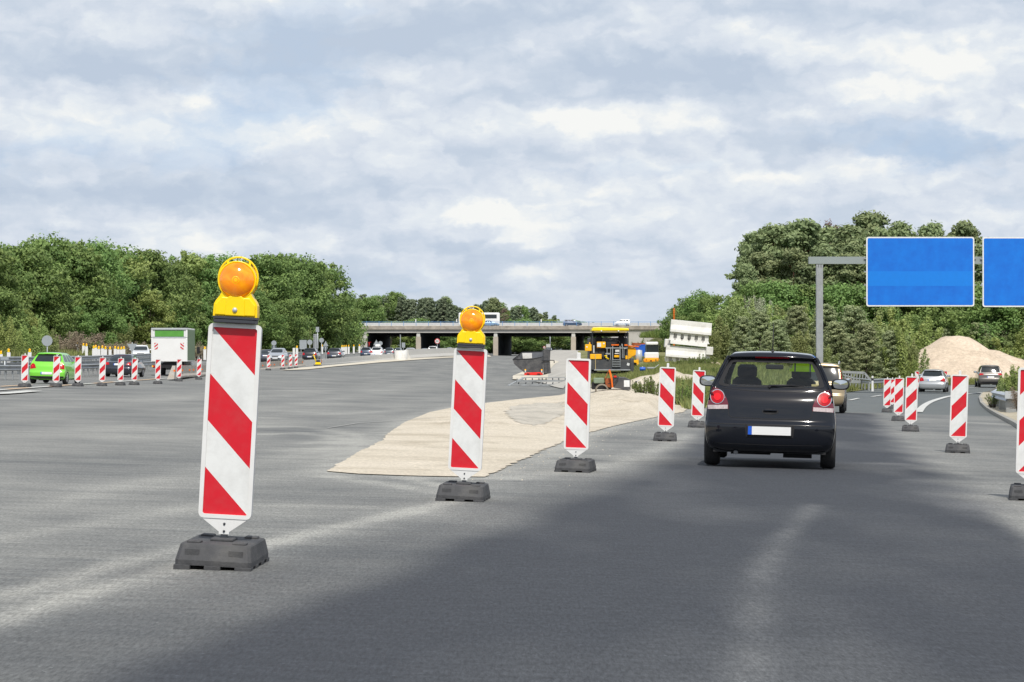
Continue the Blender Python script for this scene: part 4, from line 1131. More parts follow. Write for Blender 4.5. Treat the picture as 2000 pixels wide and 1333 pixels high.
b1 = beacon(onG(435, 13.74), R_(-1.7), R_(3.1), False, 'nearest and largest marker board, on the left, with an orange lamp on top', False)
lampon(b1, 'big round amber lamp on the nearest marker board at the left', 'amber warning lamps')
b2 = beacon(onG(905, 21.9), R_(-4), R_(2.9), False, 'second marker board with an orange lamp, in front of the pale gravel island', False)
lampon(b2, 'smaller round amber lamp on the board before the gravel island', 'amber warning lamps')
beacon(onG(1124, 29.4), R_(-7.6), R_(1.7), False, 'marker board without lamp standing between the gravel heap and the dark lane')
beacon(onG(1299, 45.0), R_(-4.5), R_(2.2), False, 'scuffed marker board left of the black hatchback, second from the car')
beacon(onG(1361, 58.0), R_(-5), R_(2.6), False, 'marker board just left of the mirror of the black hatchback')
# right row, stripes rising to the right
beacon(onG(1997+14, 25.2), R_(-10.5), R_(1.5), True, 'marker board cut by the right edge of the picture')
beacon(onG(1870, 42.6), R_(-9.5), R_(1.8), True, 'marker board standing alone right of the dark lane below the silver car')
beacon(onG(1778, 60.5), R_(-8.5), R_(1.8), True, 'nearest of the four marker boards bunched right of the gold minivan')
beacon(onG(1754, 77), R_(-8.5), R_(1.8), True, 'second nearest of the four marker boards bunched right of the gold minivan')
beacon(onG(1732, 99), R_(-8), R_(1.2), True, 'leftmost of the four bunched marker boards right of the gold minivan')
beacon(onG(1742, 112), R_(-8), R_(1.2), True, 'farthest of the four bunched marker boards, mostly hidden by its neighbours')
beacon(onG(1791, 172), R_(0), 0, False, 'distant marker board just left of the silver hatchback')
beacon(onG(1846, 178), R_(0), 0, False, 'distant marker board peeping over the right side of the silver hatchback')
# row on the left
for i, (px, Y, lb) in enumerate([(48, 103, 'marker board just left of the green hatchback'), (109, 106, 'marker board in front of the right half of the green hatchback'), (152, 112, 'marker board in the gap right of the green hatchback'),
        (199, 117, 'marker board in front of the left rear lamp of the dark saloon'), (235, 122, 'marker board in front of the right half of the dark saloon'), (262, 126, 'marker board at the right edge of the dark saloon'),
        (308, 135, 'marker board in front of the left corner of the delivery truck'), (349, 150, 'marker board in front of the right rear lamp of the delivery truck'), (388, 160, 'marker board right of the delivery truck, behind the steel barrier'),
        (524, 218, 'leftmost marker board behind the beige barrier right of the near beacon'), (552, 226, 'second marker board behind the beige barrier, right of the silver oncoming car'), (567, 232, 'third marker board behind the beige barrier'), (578, 238, 'last marker board behind the beige barrier, nearest the black hatchback')]):
    beacon(onG(px, Y), R_(random.uniform(-3, 3)), R_(random.uniform(.5, 2.5)), True, lb)
# slim white posts with small yellow lamps along the far carriageway (backs of boards)
def wpost(px, ybase, h, Y, label, lamp=True, src=[]):
    g = onG(px, Y); z = CAMZ + (YH-ybase)/F*Y
    loc = (g.x, Y, z)
    # the board itself
    if not src:
        t = thing('marker_post', label, 'marker post', loc, 0, 'white board backs beyond the left lanes')
        mb = MB(); mb.prism(rrect(.26, 1.02, .02, 3, 0, .63), -.02, .02); mb.build('board', M['white_plastic'], t)
        mb = MB(); mb.box((0,0,.06), (.34,.5,.12), taper=(.8,.8)); mb.box((0,.0,.13), (.04,.04,.1)); mb.build('foot', M['rubber'], t)
        src.append(t)
    else: t = dup(src[0], loc, 0, label)
    s = h/1.14; t.scale = (s, s, s)
    if lamp: small_lamp((g.x, Y, z+h), s*.85, label)
    return t
def small_lamp(loc, s, label, src=[]):
    lb = 'small yellow lamp on ' + {'w':'the '}.get('w') + label.replace('white ', '', 1)
    if not src:
        t = thing('warning_lamp', lb, 'warning lamp', loc, 0, 'small yellow lamps beyond the left lanes')
        mb = MB(); mb.box((0,0,.07), (.2,.12,.13), taper=(.75,.9), bev=.01); mb.build('battery_case', M['yellow'], t)
        mb = MB(); mb.lathe([(.0005,-.06),(.07,-.055),(.1,-.02),(.1,.02),(.07,.055),(.0005,.06)], (0,0,.2), 'Y', 14); mb.build('lens', M['amber'], t)
        src.append(t)
    else: t = dup(src[0], loc, 0, lb)
    t.scale = (s, s, s); return t
PX = [(2,722,200,'white post cut by the left edge'),(17,719,195,'white post left of the green hatchback'),(58,719,195,'white post behind the roof of the green hatchback'),
      (151,696,262,'white post farthest left on the dry bank'),(163,699,258,'white post second from left on the dry bank'),(169,700,256,'white post third from left on the dry bank'),
      (183,707,232,'white post above the gap left of the dark saloon'),(187,705,236,'white post doubled behind its neighbour left of the dark saloon'),(193,708,232,'white post left behind the dark saloon roof'),
      (200,706,238,'white post over the left rear corner of the dark saloon'),(206,708,236,'white post over the left half of the dark saloon roof'),(215,708,240,'white post over the middle of the dark saloon roof'),
      (225,706,246,'white post over the right half of the dark saloon roof'),(231,707,248,'white post over the right end of the dark saloon roof'),(237,707,250,'white post between dark saloon and white oncoming car'),(242,706,252,'white post touching the mirror of the white oncoming car'),(287,706,258,'white post between the white car and the truck'),
      (400,706,255,'white post right of the delivery truck behind the near beacon'),
      (574,700,300,'white post left of the black hatchback on the far lanes'),(580,700,300,'white post with lamp left of the black hatchback'),(629,694,360,'white post in the gap between the two dark cars'),
      (668,695,360,'white post right of the dark grey estate, first of a pair'),(672,695,362,'white post right of the dark grey estate, second of a pair'),(676,694,370,'white post left of the bright yellow lamp before the abutment'),(681,694,368,'white post with the bright yellow lamp before the abutment'),(691,693,380,'white post alone before the abutment'),(702,692,390,'white post just right of the abutment corner')]
for px, yb_, Y, lb in PX:
    wpost(px, yb_, 1.2, Y, lb, lamp=(px != 574))
# ------------------------------------------------------------------ cars
# each profile: rows from sill to roof edge: rear (y, z, halfwidth), front (y, z, halfwidth); metres, car length/height/width are scaled
PROF = {
 'polo': dict(L=3.9, W=1.65, H=1.465, rear=[(.12,.20,.70),(.03,.25,.775),(.0,.38,.81),(.0,.55,.822),(.05,.60,.82),(.075,.70,.81),(.10,.86,.79),(.13,.975,.755),(.155,1.03,.725),(.33,1.21,.65),(.475,1.352,.575),(.41,1.392,.555),(.56,1.435,.50)],
      front=[(3.78,.20,.70),(3.86,.26,.76),(3.9,.38,.79),(3.89,.52,.80),(3.84,.60,.79),(3.74,.70,.77),(3.45,.84,.76),(2.95,.94,.75),(2.82,.99,.72),(2.45,1.2,.65),(2.1,1.35,.575),(2.0,1.385,.555),(1.85,1.43,.50)]),
 'sedan': dict(L=4.5, W=1.78, H=1.43, rear=[(.12,.20,.74),(.03,.26,.83),(.0,.40,.87),(.0,.56,.885),(.04,.62,.88),(.06,.75,.87),(.12,.93,.84),(.30,.98,.80),(.62,1.0,.76),(1.0,1.2,.68),(1.32,1.33,.60),(1.36,1.35,.58),(1.55,1.40,.52)],
      front=[(4.38,.20,.74),(4.46,.26,.82),(4.5,.38,.85),(4.48,.52,.86),(4.42,.60,.85),(4.3,.70,.83),(3.95,.84,.82),(3.4,.94,.80),(3.2,.98,.76),(2.75,1.2,.68),(2.4,1.33,.60),(2.3,1.36,.58),(2.1,1.40,.52)]),
 'suv': dict(L=4.5, W=1.82, H=1.68, rear=[(.12,.28,.74),(.03,.34,.84),(.0,.48,.88),(.0,.66,.895),(.05,.72,.89),(.07,.85,.89),(.09,1.0,.88),(.12,1.10,.85),(.14,1.14,.82),(.26,1.38,.745),(.36,1.54,.68),(.30,1.585,.66),(.45,1.64,.60)],
      front=[(4.38,.28,.74),(4.46,.34,.84),(4.5,.48,.87),(4.48,.64,.88),(4.44,.74,.88),(4.38,.86,.87),(4.1,.99,.86),(3.4,1.08,.85),(3.25,1.12,.82),(2.85,1.38,.745),(2.5,1.53,.68),(2.4,1.58,.66),(2.2,1.63,.60)]),
 'van': dict(L=4.6, W=1.86, H=1.80, rear=[(.12,.26,.76),(.03,.32,.86),(.0,.46,.90),(.0,.64,.915),(.05,.70,.91),(.06,.85,.91),(.07,1.0,.90),(.10,1.10,.87),(.12,1.14,.845),(.24,1.42,.785),(.34,1.62,.73),(.28,1.66,.71),(.42,1.74,.65)],
      front=[(4.48,.26,.76),(4.56,.32,.86),(4.6,.46,.89),(4.58,.62,.90),(4.52,.72,.90),(4.42,.84,.89),(4.15,.96,.88),(3.75,1.06,.86),(3.6,1.1,.84),(3.1,1.4,.785),(2.65,1.6,.73),(2.5,1.65,.71),(2.3,1.73,.65)]),
}
def patch(bvh, outline, front, off, name, m, parent, sub=3, thick=0, L=4):
    """piece of trim that follows the body: outline in x, z seen from the end"""
    bm = bmesh.new(); f = bm.faces.new([bm.verts.new((p[0], 0, p[1])) for p in outline])
    bmesh.ops.triangulate(bm, faces=[f])
    mnx = min(p[0] for p in outline); mxx = max(p[0] for p in outline); mnz = min(p[1] for p in outline); mxz = max(p[1] for p in outline)
    nx = max(2, int((mxx-mnx)/.05)); nz_ = max(2, int((mxz-mnz)/.05))
    for k in range(1, nx): bmesh.ops.bisect_plane(bm, geom=bm.verts[:]+bm.edges[:]+bm.faces[:], plane_co=(mnx+(mxx-mnx)*k/nx,0,0), plane_no=(1,0,0))
    for k in range(1, nz_): bmesh.ops.bisect_plane(bm, geom=bm.verts[:]+bm.edges[:]+bm.faces[:], plane_co=(0,0,mnz+(mxz-mnz)*k/nz_), plane_no=(0,0,1))
    for v in bm.verts:
        o = Vector((v.co.x, -2 if not front else L+2, v.co.z)); d = Vector((0, 1 if not front else -1, 0))
        h = bvh.ray_cast(o, d)
        if h[0] is None:
            h = bvh.find_nearest(Vector((v.co.x, (0 if not front else L), v.co.z))); v.co = h[0] + h[1]*off*0
            v.co.y += -off if not front else off
        else: v.co = h[0] + Vector((0, -off if not front else off, 0))
    me = bpy.data.meshes.new(name); bmesh.ops.recalc_face_normals(bm, faces=bm.faces)
    bm.to_mesh(me); bm.free(); me.materials.append(m)
    for p in me.polygons: p.use_smooth = True
    o = bpy.data.objects.new(name, me); C.objects.link(o)
    if parent is not None: o.parent = parent
    if thick:
        sd_ = o.modifiers.new('s', 'SOLIDIFY'); sd_.thickness = thick; sd_.offset = 0
    return o
def ell(cx, cz, rx, rz, n=20): return [(cx+rx*math.cos(2*PI*k/n), cz+rz*math.sin(2*PI*k/n)) for k in range(n)]
def car(name, label, loc, rotz, kind, paint, group=None, facing='rear', scale=(1,1,1), detail=1, clear=False, tilt=0, rails=False, lamps='std', plate=True, cat='car', bumper=None, side_lamps=False):
    P = PROF[kind]; L_, W_, H_ = P['L'], P['W'], P['H']
    root = thing(name, label, cat, loc, rotz, group); root.rotation_euler = (0, tilt, rotz)
    root.scale = scale
    rear, front = P['rear'], P['front']; nr = len(rear)
    cols = [-1,-.97,-.88,-.6,0,.6,.88,.97,1]
    ts = [0,.03,.10,.22,.36,.40,.60,.64,.80,.93,.98,1]
    bm = bmesh.new(); vg = {}
    def sec(r, t):
        a, b = rear[r], front[r]
        y = a[0]*(1-t)+b[0]*t; z = a[1]*(1-t)+b[1]*t; w = a[2]*(1-t)+b[2]*t
        bulge = 1 + (.03*math.sin(PI*t) if r < 8 else .05*math.sin(PI*t))
        if r >= 8: z += .02*math.sin(PI*t)
        if r < 7:  w *= bulge; w = min(w, W_/2)
        return y, z, w*1.0
    def V(key, co):
        if key not in vg: vg[key] = bm.verts.new(co)
        return vg[key]
    def capv(end, r, c):
        if c == 0: return sidev(-1, r, 0 if end == 0 else len(ts)-1)
        if c == len(cols)-1: return sidev(1, r, 0 if end == 0 else len(ts)-1)
        t = 0 if end == 0 else 1
        y, z, w = sec(r, t); u = cols[c]
        k = .035 if r < 8 else .06
        bow = k*(1-abs(u)**2.2) + .09*(1-abs(u)**9)*(1 if r < 7 else .25)
        yy = y - bow + .125 if end == 0 else y + bow - .125
        zz = z + (.012 if r > 8 else 0)*(1-u*u)
        if r == nr-1:
            return roofv(c, 0 if end == 0 else len(ts)-1)
        return V(('c', end, r, c), (u*w, yy, zz))
    def sidev(s, r, k):
        y, z, w = sec(r, ts[k])
        e0 = .125 if ts[k] == 0 else (-.125 if ts[k] == 1 else 0)
        nar = .975 if ts[k] in (0, 1) and r < 7 else 1
        return V(('s', s, r, k), (s*w*nar, y + e0*(1 if r < 7 else .5), z))
    def roofv(c, k):
        if c == 0: return sidev(-1, nr-1, k)
        if c == len(cols)-1: return sidev(1, nr-1, k)
        y, z, w = sec(nr-1, ts[k]); u = cols[c]
        return V(('r', c, k), (u*w, y + (.06*(1-u*u)*(-1 if k == 0 else 1) if k in (0, len(ts)-1) else 0), z + (H_-rear[-1][1])*(1-abs(u)**2.5)))
    # materials: 0 paint 1 rear window 2 windscreen 3 side window 4 floor
    def face(vs, m):
        try:
            f = bm.faces.new(vs); f.material_index = m; f.smooth = True
        except ValueError: pass
    for end in (0, 1):
        for r in range(nr-1):
            for c in range(len(cols)-1):
                g = (8 <= r <= 9) and 2 <= c <= len(cols)-4+0 + 1 - 0
                g = (8 <= r <= 9) and 2 <= c <= 5
                face([capv(end, r, c), capv(end, r, c+1), capv(end, r+1, c+1), capv(end, r+1, c)], (1 if end == 0 else 2) if g else 0)
    for s in (-1, 1):
        for r in range(nr-1):
            for k in range(len(ts)-1):
                g = r in (8, 9) and k in (2, 3, 5, 7, 8)
                face([sidev(s, r, k), sidev(s, r, k+1), sidev(s, r+1, k+1), sidev(s, r+1, k)], 3 if g else 0)
    for c in range(len(cols)-1):
        for k in range(len(ts)-1):
            face([roofv(c, k), roofv(c+1, k), roofv(c+1, k+1), roofv(c, k+1)], 0)
    bmesh.ops.recalc_face_normals(bm, faces=bm.faces)
    cr_ = bm.edges.layers.float.get('crease_edge') or bm.edges.layers.float.new('crease_edge')
    for e in bm.edges:
        ms = {f.material_index for f in e.link_faces}
        if len(ms) > 1: e[cr_] = .85
    for end in (0, 1):
        for r, v_ in ((3, .6), (4, .6), (10, .5), (11, .8)):
            for c in range(len(cols)-1):
                e = bm.edges.get((capv(end, r, c), capv(end, r, c+1)))
                if e: e[cr_] = v_
    for s in (-1, 1):
        for k in range(len(ts)-1):
            e = bm.edges.get((sidev(s, 8, k), sidev(s, 8, k+1)))
            if e and e[cr_] == 0: e[cr_] = .5
    me = bpy.data.meshes.new('tmp'); bm.to_mesh(me); bm.free()
    to = bpy.data.objects.new('tmp', me); C.objects.link(to)
    sb = to.modifiers.new('s', 'SUBSURF'); sb.levels = 2 if detail else 1; sb.render_levels = sb.levels
    dg = bpy.context.evaluated_depsgraph_get(); ev = to.evaluated_get(dg); m2 = bpy.data.meshes.new_from_object(ev)
    bpy.data.objects.remove(to)
    bmf = bmesh.new(); bmf.from_mesh(m2); bvh = BVHTree.FromBMesh(bmf)
    names = ['body', 'rear_window', 'windscreen', 'side_window']
    mats = [paint, M['glass'] if clear else M['glass_dark'], M['glass'] if clear else M['glass_dark'], M['glass_side'] if clear else M['glass_dark']]
    parts = {}
    for i, nm in enumerate(names):
        b2 = bmf.copy(); bmesh.ops.delete(b2, geom=[f for f in b2.faces if f.material_index != i], context='FACES')
        # loose verts
        bmesh.ops.delete(b2, geom=[v for v in b2.verts if not v.link_faces], context='VERTS')
        if i == 3:
            # one object per side
            for s in (-1, 1):
                b3 = b2.copy(); bmesh.ops.delete(b3, geom=[f for f in b3.faces if f.calc_center_median().x*s < 0], context='FACES')
                bmesh.ops.delete(b3, geom=[v for v in b3.verts if not v.link_faces], context='VERTS')
                mm = bpy.data.meshes.new(nm); b3.to_mesh(mm); b3.free(); mm.materials.append(mats[i])
                for p in mm.polygons: p.material_index = 0
                o = bpy.data.objects.new(nm, mm); C.objects.link(o); o.parent = root
            b2.free(); continue
        mm = bpy.data.meshes.new(nm); b2.to_mesh(mm); b2.free(); mm.materials.append(mats[i])
        for p in mm.polygons: p.material_index = 0
        o = bpy.data.objects.new(nm, mm); C.objects.link(o); o.parent = root; parts[nm] = o
        if i == 0 and clear:
            s_ = o.modifiers.new('t', 'SOLIDIFY'); s_.thickness = .03; s_.offset = -1
    # floor pan
    mb = MB(); mb.box((0, L_/2, rear[0][1]+.02), (W_-.24, L_-.3, .06)); mb.box((-.25, .9, rear[0][1]-.02), (.5, .5, .06)); mb.box((.35, .6, rear[0][1]-.03), (.36, .4, .08))
    mb.build('floor_pan', M['matte_black'], root)
    # wheels
    wr = .30 if kind in ('polo', 'sedan') else .34
    yw0, yw1 = .62 if kind == 'polo' else .85, (.62 if kind == 'polo' else .85) + (2.46 if kind == 'polo' else 2.65)
    tw = .19 if kind == 'polo' else .21
    for y in (yw0, yw1):
        for s in (-1, 1):
            x = s*(W_/2 - tw/2 + .004)
            mb = MB(); R = Matrix.Identity(3)
            mb.lathe([(wr*.62,-tw/2+.01),(wr*.93,-tw/2),(wr,-tw/2+.035),(wr,tw/2-.035),(wr*.93,tw/2),(wr*.62,tw/2-.01),(wr*.62,-tw/2+.01)], (x, y, wr), 'X', 28)
            w_ = mb.build('wheel', M['tyre'], root)
            mb = MB(); xo = s*(tw/2-.012)
            mb.lathe([(.0005, xo+s*.006),(wr*.2, xo+s*.006),(wr*.22, xo-s*.01)], (x, y, wr), 'X', 20)
            mb.lathe([(wr*.62, xo),(wr*.55, xo),(wr*.54, xo-s*.03)], (x, y, wr), 'X', 28)
            for k in range(7):
                a = k*2*PI/7; mb.beam((x+xo-s*.002, y, wr), (x+xo-s*.004, y+math.cos(a)*wr*.58, wr+math.sin(a)*wr*.58), .035, .02, up=(1,0,0))
            mb.build('rim', M['rim'], w_)
            mb = MB(); mb.lathe([(wr*.6, s*.02),(wr*.5, -s*tw/2)], (x, y, wr), 'X', 20); mb.lathe([(.0005,-s*.03),(wr*.6,-s*.03)], (x, y, wr), 'X', 20); mb.build('hub', M['matte_black'], w_)
            # dark wheel arch
            mb = MB(); ar = wr+.055; xs = s*(W_/2+.0); pts = [(y+ar*math.cos(a), wr+ar*math.sin(a)) for a in [PI*k/14 for k in range(15)]]
            pts = [(y+ar, .22)] + pts + [(y-ar, .22)]
            vs = []
            for q in pts:
                h = bvh.ray_cast(Vector((s*3, q[0], q[1])), Vector((-s, 0, 0)))
                xx = (h[0].x if h[0] else xs*.96) + s*.003
                vs.append((xx, q[0], q[1]))
            mb.add(vs + [(s*(W_/2-tw-.02), y, wr*.9)], [(i, i+1, len(vs)) for i in range(len(vs)-1)], 0)
            mb.build('wheel_arch', M['matte_black'], root)
    # mirrors
    zb = rear[8][1]+.03
    for s in (-1, 1):
        ym = front[8][0]-.62
        mb = MB(); xm = s*(W_/2+.055)
        mb.lathe([(.0005,-.045),(.07,-.04),(.1,-.005),(.095,.03),(.05,.075),(.0005,.085)], (xm, ym, zb), 'Y', 18)
        mb.v = [(xm+.122*math.copysign(abs((v[0]-xm)/.1)**.7, v[0]-xm), v[1], zb+.075*math.copysign(abs((v[2]-zb)/.1)**.7, v[2]-zb)) for v in mb.v]
        mb.beam((s*(W_/2-.14), ym+.03, zb-.04), (xm, ym+.03, zb-.04), .06, .05, up=(0,1,0))
        mm = mb.build('mirror', paint if lamps != 'polo' else M['black'], root)
        if detail:
            mb = MB(); mb.lathe([(.0005,-.05),(.085,-.049)], (xm, ym, zb), 'Y', 18); mb.v = [(xm+.110*math.copysign(abs((v[0]-xm)/.1)**.7, v[0]-xm), v[1]-.006, zb+.066*math.copysign(abs((v[2]-zb)/.1)**.7, v[2]-zb)) for v in mb.v]
            mb.build('mirror_glass', M['mirror'], mm)
    wz = lambda z, t=0: lerp_pts([(r_[1], r_[2]) for r_ in (rear if t == 0 else front)], z)
    if lamps == 'polo': pass
    else:
        lz0, lz1 = rear[5][1], rear[7][1]-.02
        for s in (-1, 1):
            if kind == 'van': o_ = [(s*.80,.98),(s*.885,.96),(s*.86,1.12),(s*.80,1.45),(s*.765,1.6),(s*.72,1.6),(s*.76,1.2)]
            elif kind == 'suv': o_ = [(s*.52,.95),(s*.875,.93),(s*.865,1.07),(s*.55,1.07)]
            else: o_ = [(s*W_*.30,lz0+.03),(s*(W_*.475),lz0-.02),(s*(W_*.47),lz1-.04),(s*W_*.40,lz1),(s*W_*.34,lz1-.05)]
            if facing == 'rear':
                tl = patch(bvh, o_, False, .006, 'tail_lamp', M['red_light'], root, L=L_)
                zc = (lz0+lz1)/2
                if detail and kind != 'van': patch(bvh, ell(s*W_*.405 if kind != 'suv' else s*.76, zc if kind != 'suv' else 1.0, .045, .04, 12), False, .011, 'lamp_bulb', M['red_glow'], tl, L=L_)
            zf = front[5][1]
            oh = [(s*W_*.27,zf-.06),(s*W_*.44,zf-.04),(s*W_*.46,zf+.09),(s*W_*.40,zf+.08),(s*W_*.28,zf+.02)]
            if facing == 'front': patch(bvh, oh, True, .006, 'headlight', M['headlamp'], root, L=L_)
        if facing == 'front':
            zf = front[4][1]; patch(bvh, [(-.3,zf-.05),(.3,zf-.05),(.36,zf+.07),(-.36,zf+.07)], True, .008, 'grille', M['black'], root, L=L_)
            zf = front[1][1]+.04; patch(bvh, [(-.5,zf),(.5,zf),(.45,zf+.12),(-.45,zf+.12)], True, .008, 'air_intake', M['black'], root, L=L_)
        if bumper: patch(bvh, [(-W_*.44,rear[0][1]+.03),(W_*.44,rear[0][1]+.03),(W_*.485,rear[2][1]-.02),(-W_*.485,rear[2][1]-.02)], False, .008, 'lower_bumper', bumper, root, L=L_)
        if plate:
            zp = {'sedan':.80,'polo':.50,'suv':.80,'van':.90}[kind]
            if side_lamps == 'hiplate': zp = .78
            fr_ = facing == 'front'
            if fr_: zp = front[2][1]+.03
            pl = patch(bvh, [(-.26,zp-.055),(.26,zp-.055),(.26,zp+.055),(-.26,zp+.055)], fr_, .012, 'number_plate', M['plate'], root, L=L_)
            if not fr_: patch(bvh, [(-.26,zp-.055),(-.215,zp-.055),(-.215,zp+.055),(-.26,zp+.055)], False, .016, 'plate_band', M['plate_blue'], pl, L=L_)
        if facing == 'rear' and detail:
            zl = rear[10][1]; patch(bvh, [(-.2,zl+.012),(.2,zl+.012),(.2,zl+.032),(-.2,zl+.032)], False, .006, 'brake_light', M['red_dark'], root, L=L_)
    if rails:
        for s in (-1, 1):
            mb = MB(); y0_, y1_ = rear[-1][0]+.1, front[-1][0]-.1; xr = s*(rear[-1][2]+.03); zr = H_-.04
            mb.tube([(xr,y0_-.12,zr-.01),(xr,y0_,zr+.07),(xr,(y0_+y1_)/2,zr+.09),(xr,y1_,zr+.07),(xr,y1_+.12,zr-.01)], .02, 6)
            mb.build('roof_rail', M['galv_light'], root)
    bmf.free()
    return root, bvh

# --- the black hatchback in front, in detail
PB_ = mat('paint black', (.006,.0075,.012), .1, 0, var=.02, coat=.6, spec=.3)
pass
gloc = onG(1501, 32.1)
gx = .0
HD = R_(-(5.71+1.25))
root, bvh = car('hatchback_car', 'black five-door hatchback driving away in the dark lane, nearest car', (gloc.x, gloc.y, gloc.z), HD, 'polo', PB_, lamps='polo', clear=True, tilt=R_(1.55), plate=False)
polo = root
def pp(outl, off, name, m, parent=None, **k): return patch(bvh, outl, False, off, name, m, parent or polo, L=3.9, **k)
for s in (-1, 1):
    tl = pp([(s*.525,.735),(s*.79,.72),(s*.80,.79),(s*.792,.90),(s*.765,.99),(s*.725,1.005),(s*.66,.985),(s*.60,.94),(s*.55,.86),(s*.53,.80)], .006, 'tail_lamp', M['red_dark'])
    ctr = (s*.672, .885)
    pp(ell(*ctr, .092, .092, 28), .012, 'lamp_ring', M['chrome'], tl)
    pp(ell(*ctr, .083, .083, 28), .016, 'lamp_disc', M['red_light'], tl)
    pp(ell(*ctr, .046, .046, 22), .020, 'lamp_bulb', M['red_glow'], tl)
    pp([(s*.535,.735),(s*.785,.725),(s*.79,.775),(s*.535,.785)], .012, 'reversing_lamp', M['clear_lens'], tl)
pp([(-.565,1.02),(.565,1.02),(.62,1.025),(.668,1.04),(.665,1.085),(.60,1.22),(.545,1.325),(.51,1.352),(-.51,1.352),(-.545,1.325),(-.60,1.22),(-.665,1.085),(-.668,1.04),(-.62,1.025)], -.01, 'tmpglass', M['glass']) if False else None
def ring(outl, inn, off, name, m, parent):
    """closed band between two outlines"""
    n = len(outl); mb = MB(); vs = []
    for q in list(outl)+list(inn):
        h = bvh.ray_cast(Vector((q[0], -2, q[1])), Vector((0,1,0)))
        if h[0] is None or h[0].y > 1.2: h = bvh.find_nearest(Vector((q[0], .3, q[1])))
        vs.append((q[0] if h[0] is None else h[0].x, h[0].y-off, h[0].z))
    mb.add(vs, [(i, (i+1) % n, n+(i+1) % n, n+i) for i in range(n)], 0, True)
    return mb.build(name, m, parent)
def dens(poly, n=6):
    out = []
    for i in range(len(poly)):
        a, b = poly[i], poly[(i+1) % len(poly)]
        out += [(a[0]+(b[0]-a[0])*k/n, a[1]+(b[1]-a[1])*k/n) for k in range(n)]
    return out
go = [(-.58,1.015),(.58,1.015),(.655,1.035),(.665,1.06),(.575,1.30),(.54,1.35),(.48,1.365),(-.48,1.365),(-.54,1.35),(-.575,1.30),(-.665,1.06),(-.655,1.035)]
gi = [(-.56,1.045),(.56,1.045),(.60,1.055),(.605,1.08),(.525,1.28),(.50,1.32),(.45,1.33),(-.45,1.33),(-.50,1.32),(-.525,1.28),(-.605,1.08),(-.60,1.055)]
ring(dens(go), dens(gi), .004, 'window_seal', M['matte_black'], polo)
# gap lines and creases as thin dark strips
def strip_line(pts, w, off, name, m, parent):
    mb = MB(); vs = []
    pts = dens(pts + pts[::-1], 8)[:len(pts)*8-7] if False else pts
    fine = []
    for a, b in zip(pts, pts[1:]):
        for k in range(10): fine.append((a[0]+(b[0]-a[0])*k/10, a[1]+(b[1]-a[1])*k/10))
    fine.append(pts[-1])
    for i, q in enumerate(fine):
        a = fine[max(i-1,0)]; b = fine[min(i+1,len(fine)-1)]; d = Vector((b[0]-a[0], b[1]-a[1])).normalized(); nn = Vector((-d.y, d.x))*w/2
        for sg in (1, -1):
            h = bvh.ray_cast(Vector((q[0]+nn.x*sg, -2, q[1]+nn.y*sg)), Vector((0,1,0)))
            p = h[0] if h[0] else Vector((q[0], .1, q[1])); vs.append((p.x, p.y-off, p.z))
    mb.add(vs, [(2*i, 2*i+1, 2*i+3, 2*i+2) for i in range(len(fine)-1)], 0, True)
    return mb.build(name, m, parent)
strip_line([(-.745,1.01),(-.60,.97),(-.53,.80),(-.52,.66),(-.48,.632),(0,.622),(.48,.632),(.52,.66),(.53,.80),(.60,.97),(.745,1.01)], .007, .003, 'tailgate_gap', M['matte_black'], polo)
strip_line([(-.62,1.0),(-.3,.972),(0,.962),(.3,.972),(.62,1.0)], .006, .003, 'tailgate_crease', M['matte_black'], polo)
strip_line([(-.79,.305),(0,.295),(.79,.305)], .008, .003, 'bumper_seam', M['matte_black'], polo)
strip_line([(-.80,.553),(-.3,.548)], .007, .003, 'bumper_seam', M['matte_black'], polo)
strip_line([(.3,.548),(.80,.553)], .007, .003, 'bumper_seam', M['matte_black'], polo)
rc = pp([(-.295,.395),(.295,.395),(.31,.55),(-.31,.55)], .004, 'plate_recess', M['matte_black'])
mb = MB(); mb.box((-.0,-.115,.475), (.56,.018,.125), bev=.004); pf = mb.build('number_plate', M['black'], polo)
yq = bvh.ray_cast(Vector((0,-2,.475)), Vector((0,1,0)))[0].y
pf.location.y = yq + .105
mb = MB(); mb.box((.022,-.126,.475), (.486,.006,.104)); mb.build('plate_face', M['plate'], pf)
mb = MB(); mb.box((-.246,-.126,.475), (.046,.006,.104)); mb.build('plate_band', M['plate_blue'], pf)
def surf(x, z): return bvh.ray_cast(Vector((x,-2,z)), Vector((0,1,0)))[0].y
# handle badge recess
pp(ell(0,.715,.105,.036,24), .003, 'handle_recess', M['matte_black'])
mb = MB(); yy = surf(0,.72); mb.box((0,yy-.012,.728), (.17,.024,.022), bev=.008); mb.build('tailgate_handle', PB_, polo)
mb = MB(); yy = surf(0,.94)
# wiper
mb = MB(); a = Vector((-.02, surf(-.02,1.035)-.02, 1.035)); b = Vector((.42, surf(.42,1.055)-.012, 1.050))
mb.tube([a, a.lerp(b,.3)+Vector((0,-.01,.008)), b], [.018,.012,.004], 6); mb.tube([a+Vector((0,.02,0)), a+Vector((0,-.02,0))], .02, 8)
mb.build('rear_wiper', M['black'], polo)
# spoiler lamp
pp([(-.215,1.383),(.215,1.383),(.215,1.402),(-.215,1.402)], .006, 'brake_light', M['red_light'])
mb = MB(); mb.tube([(0,.62,1.455),(0,.66,1.49)], [.022,.012], 8); mb.tube([(0,.64,1.47),(0,.80,1.84)], [.008,.0045], 5); mb.build('antenna', M['black'], polo)
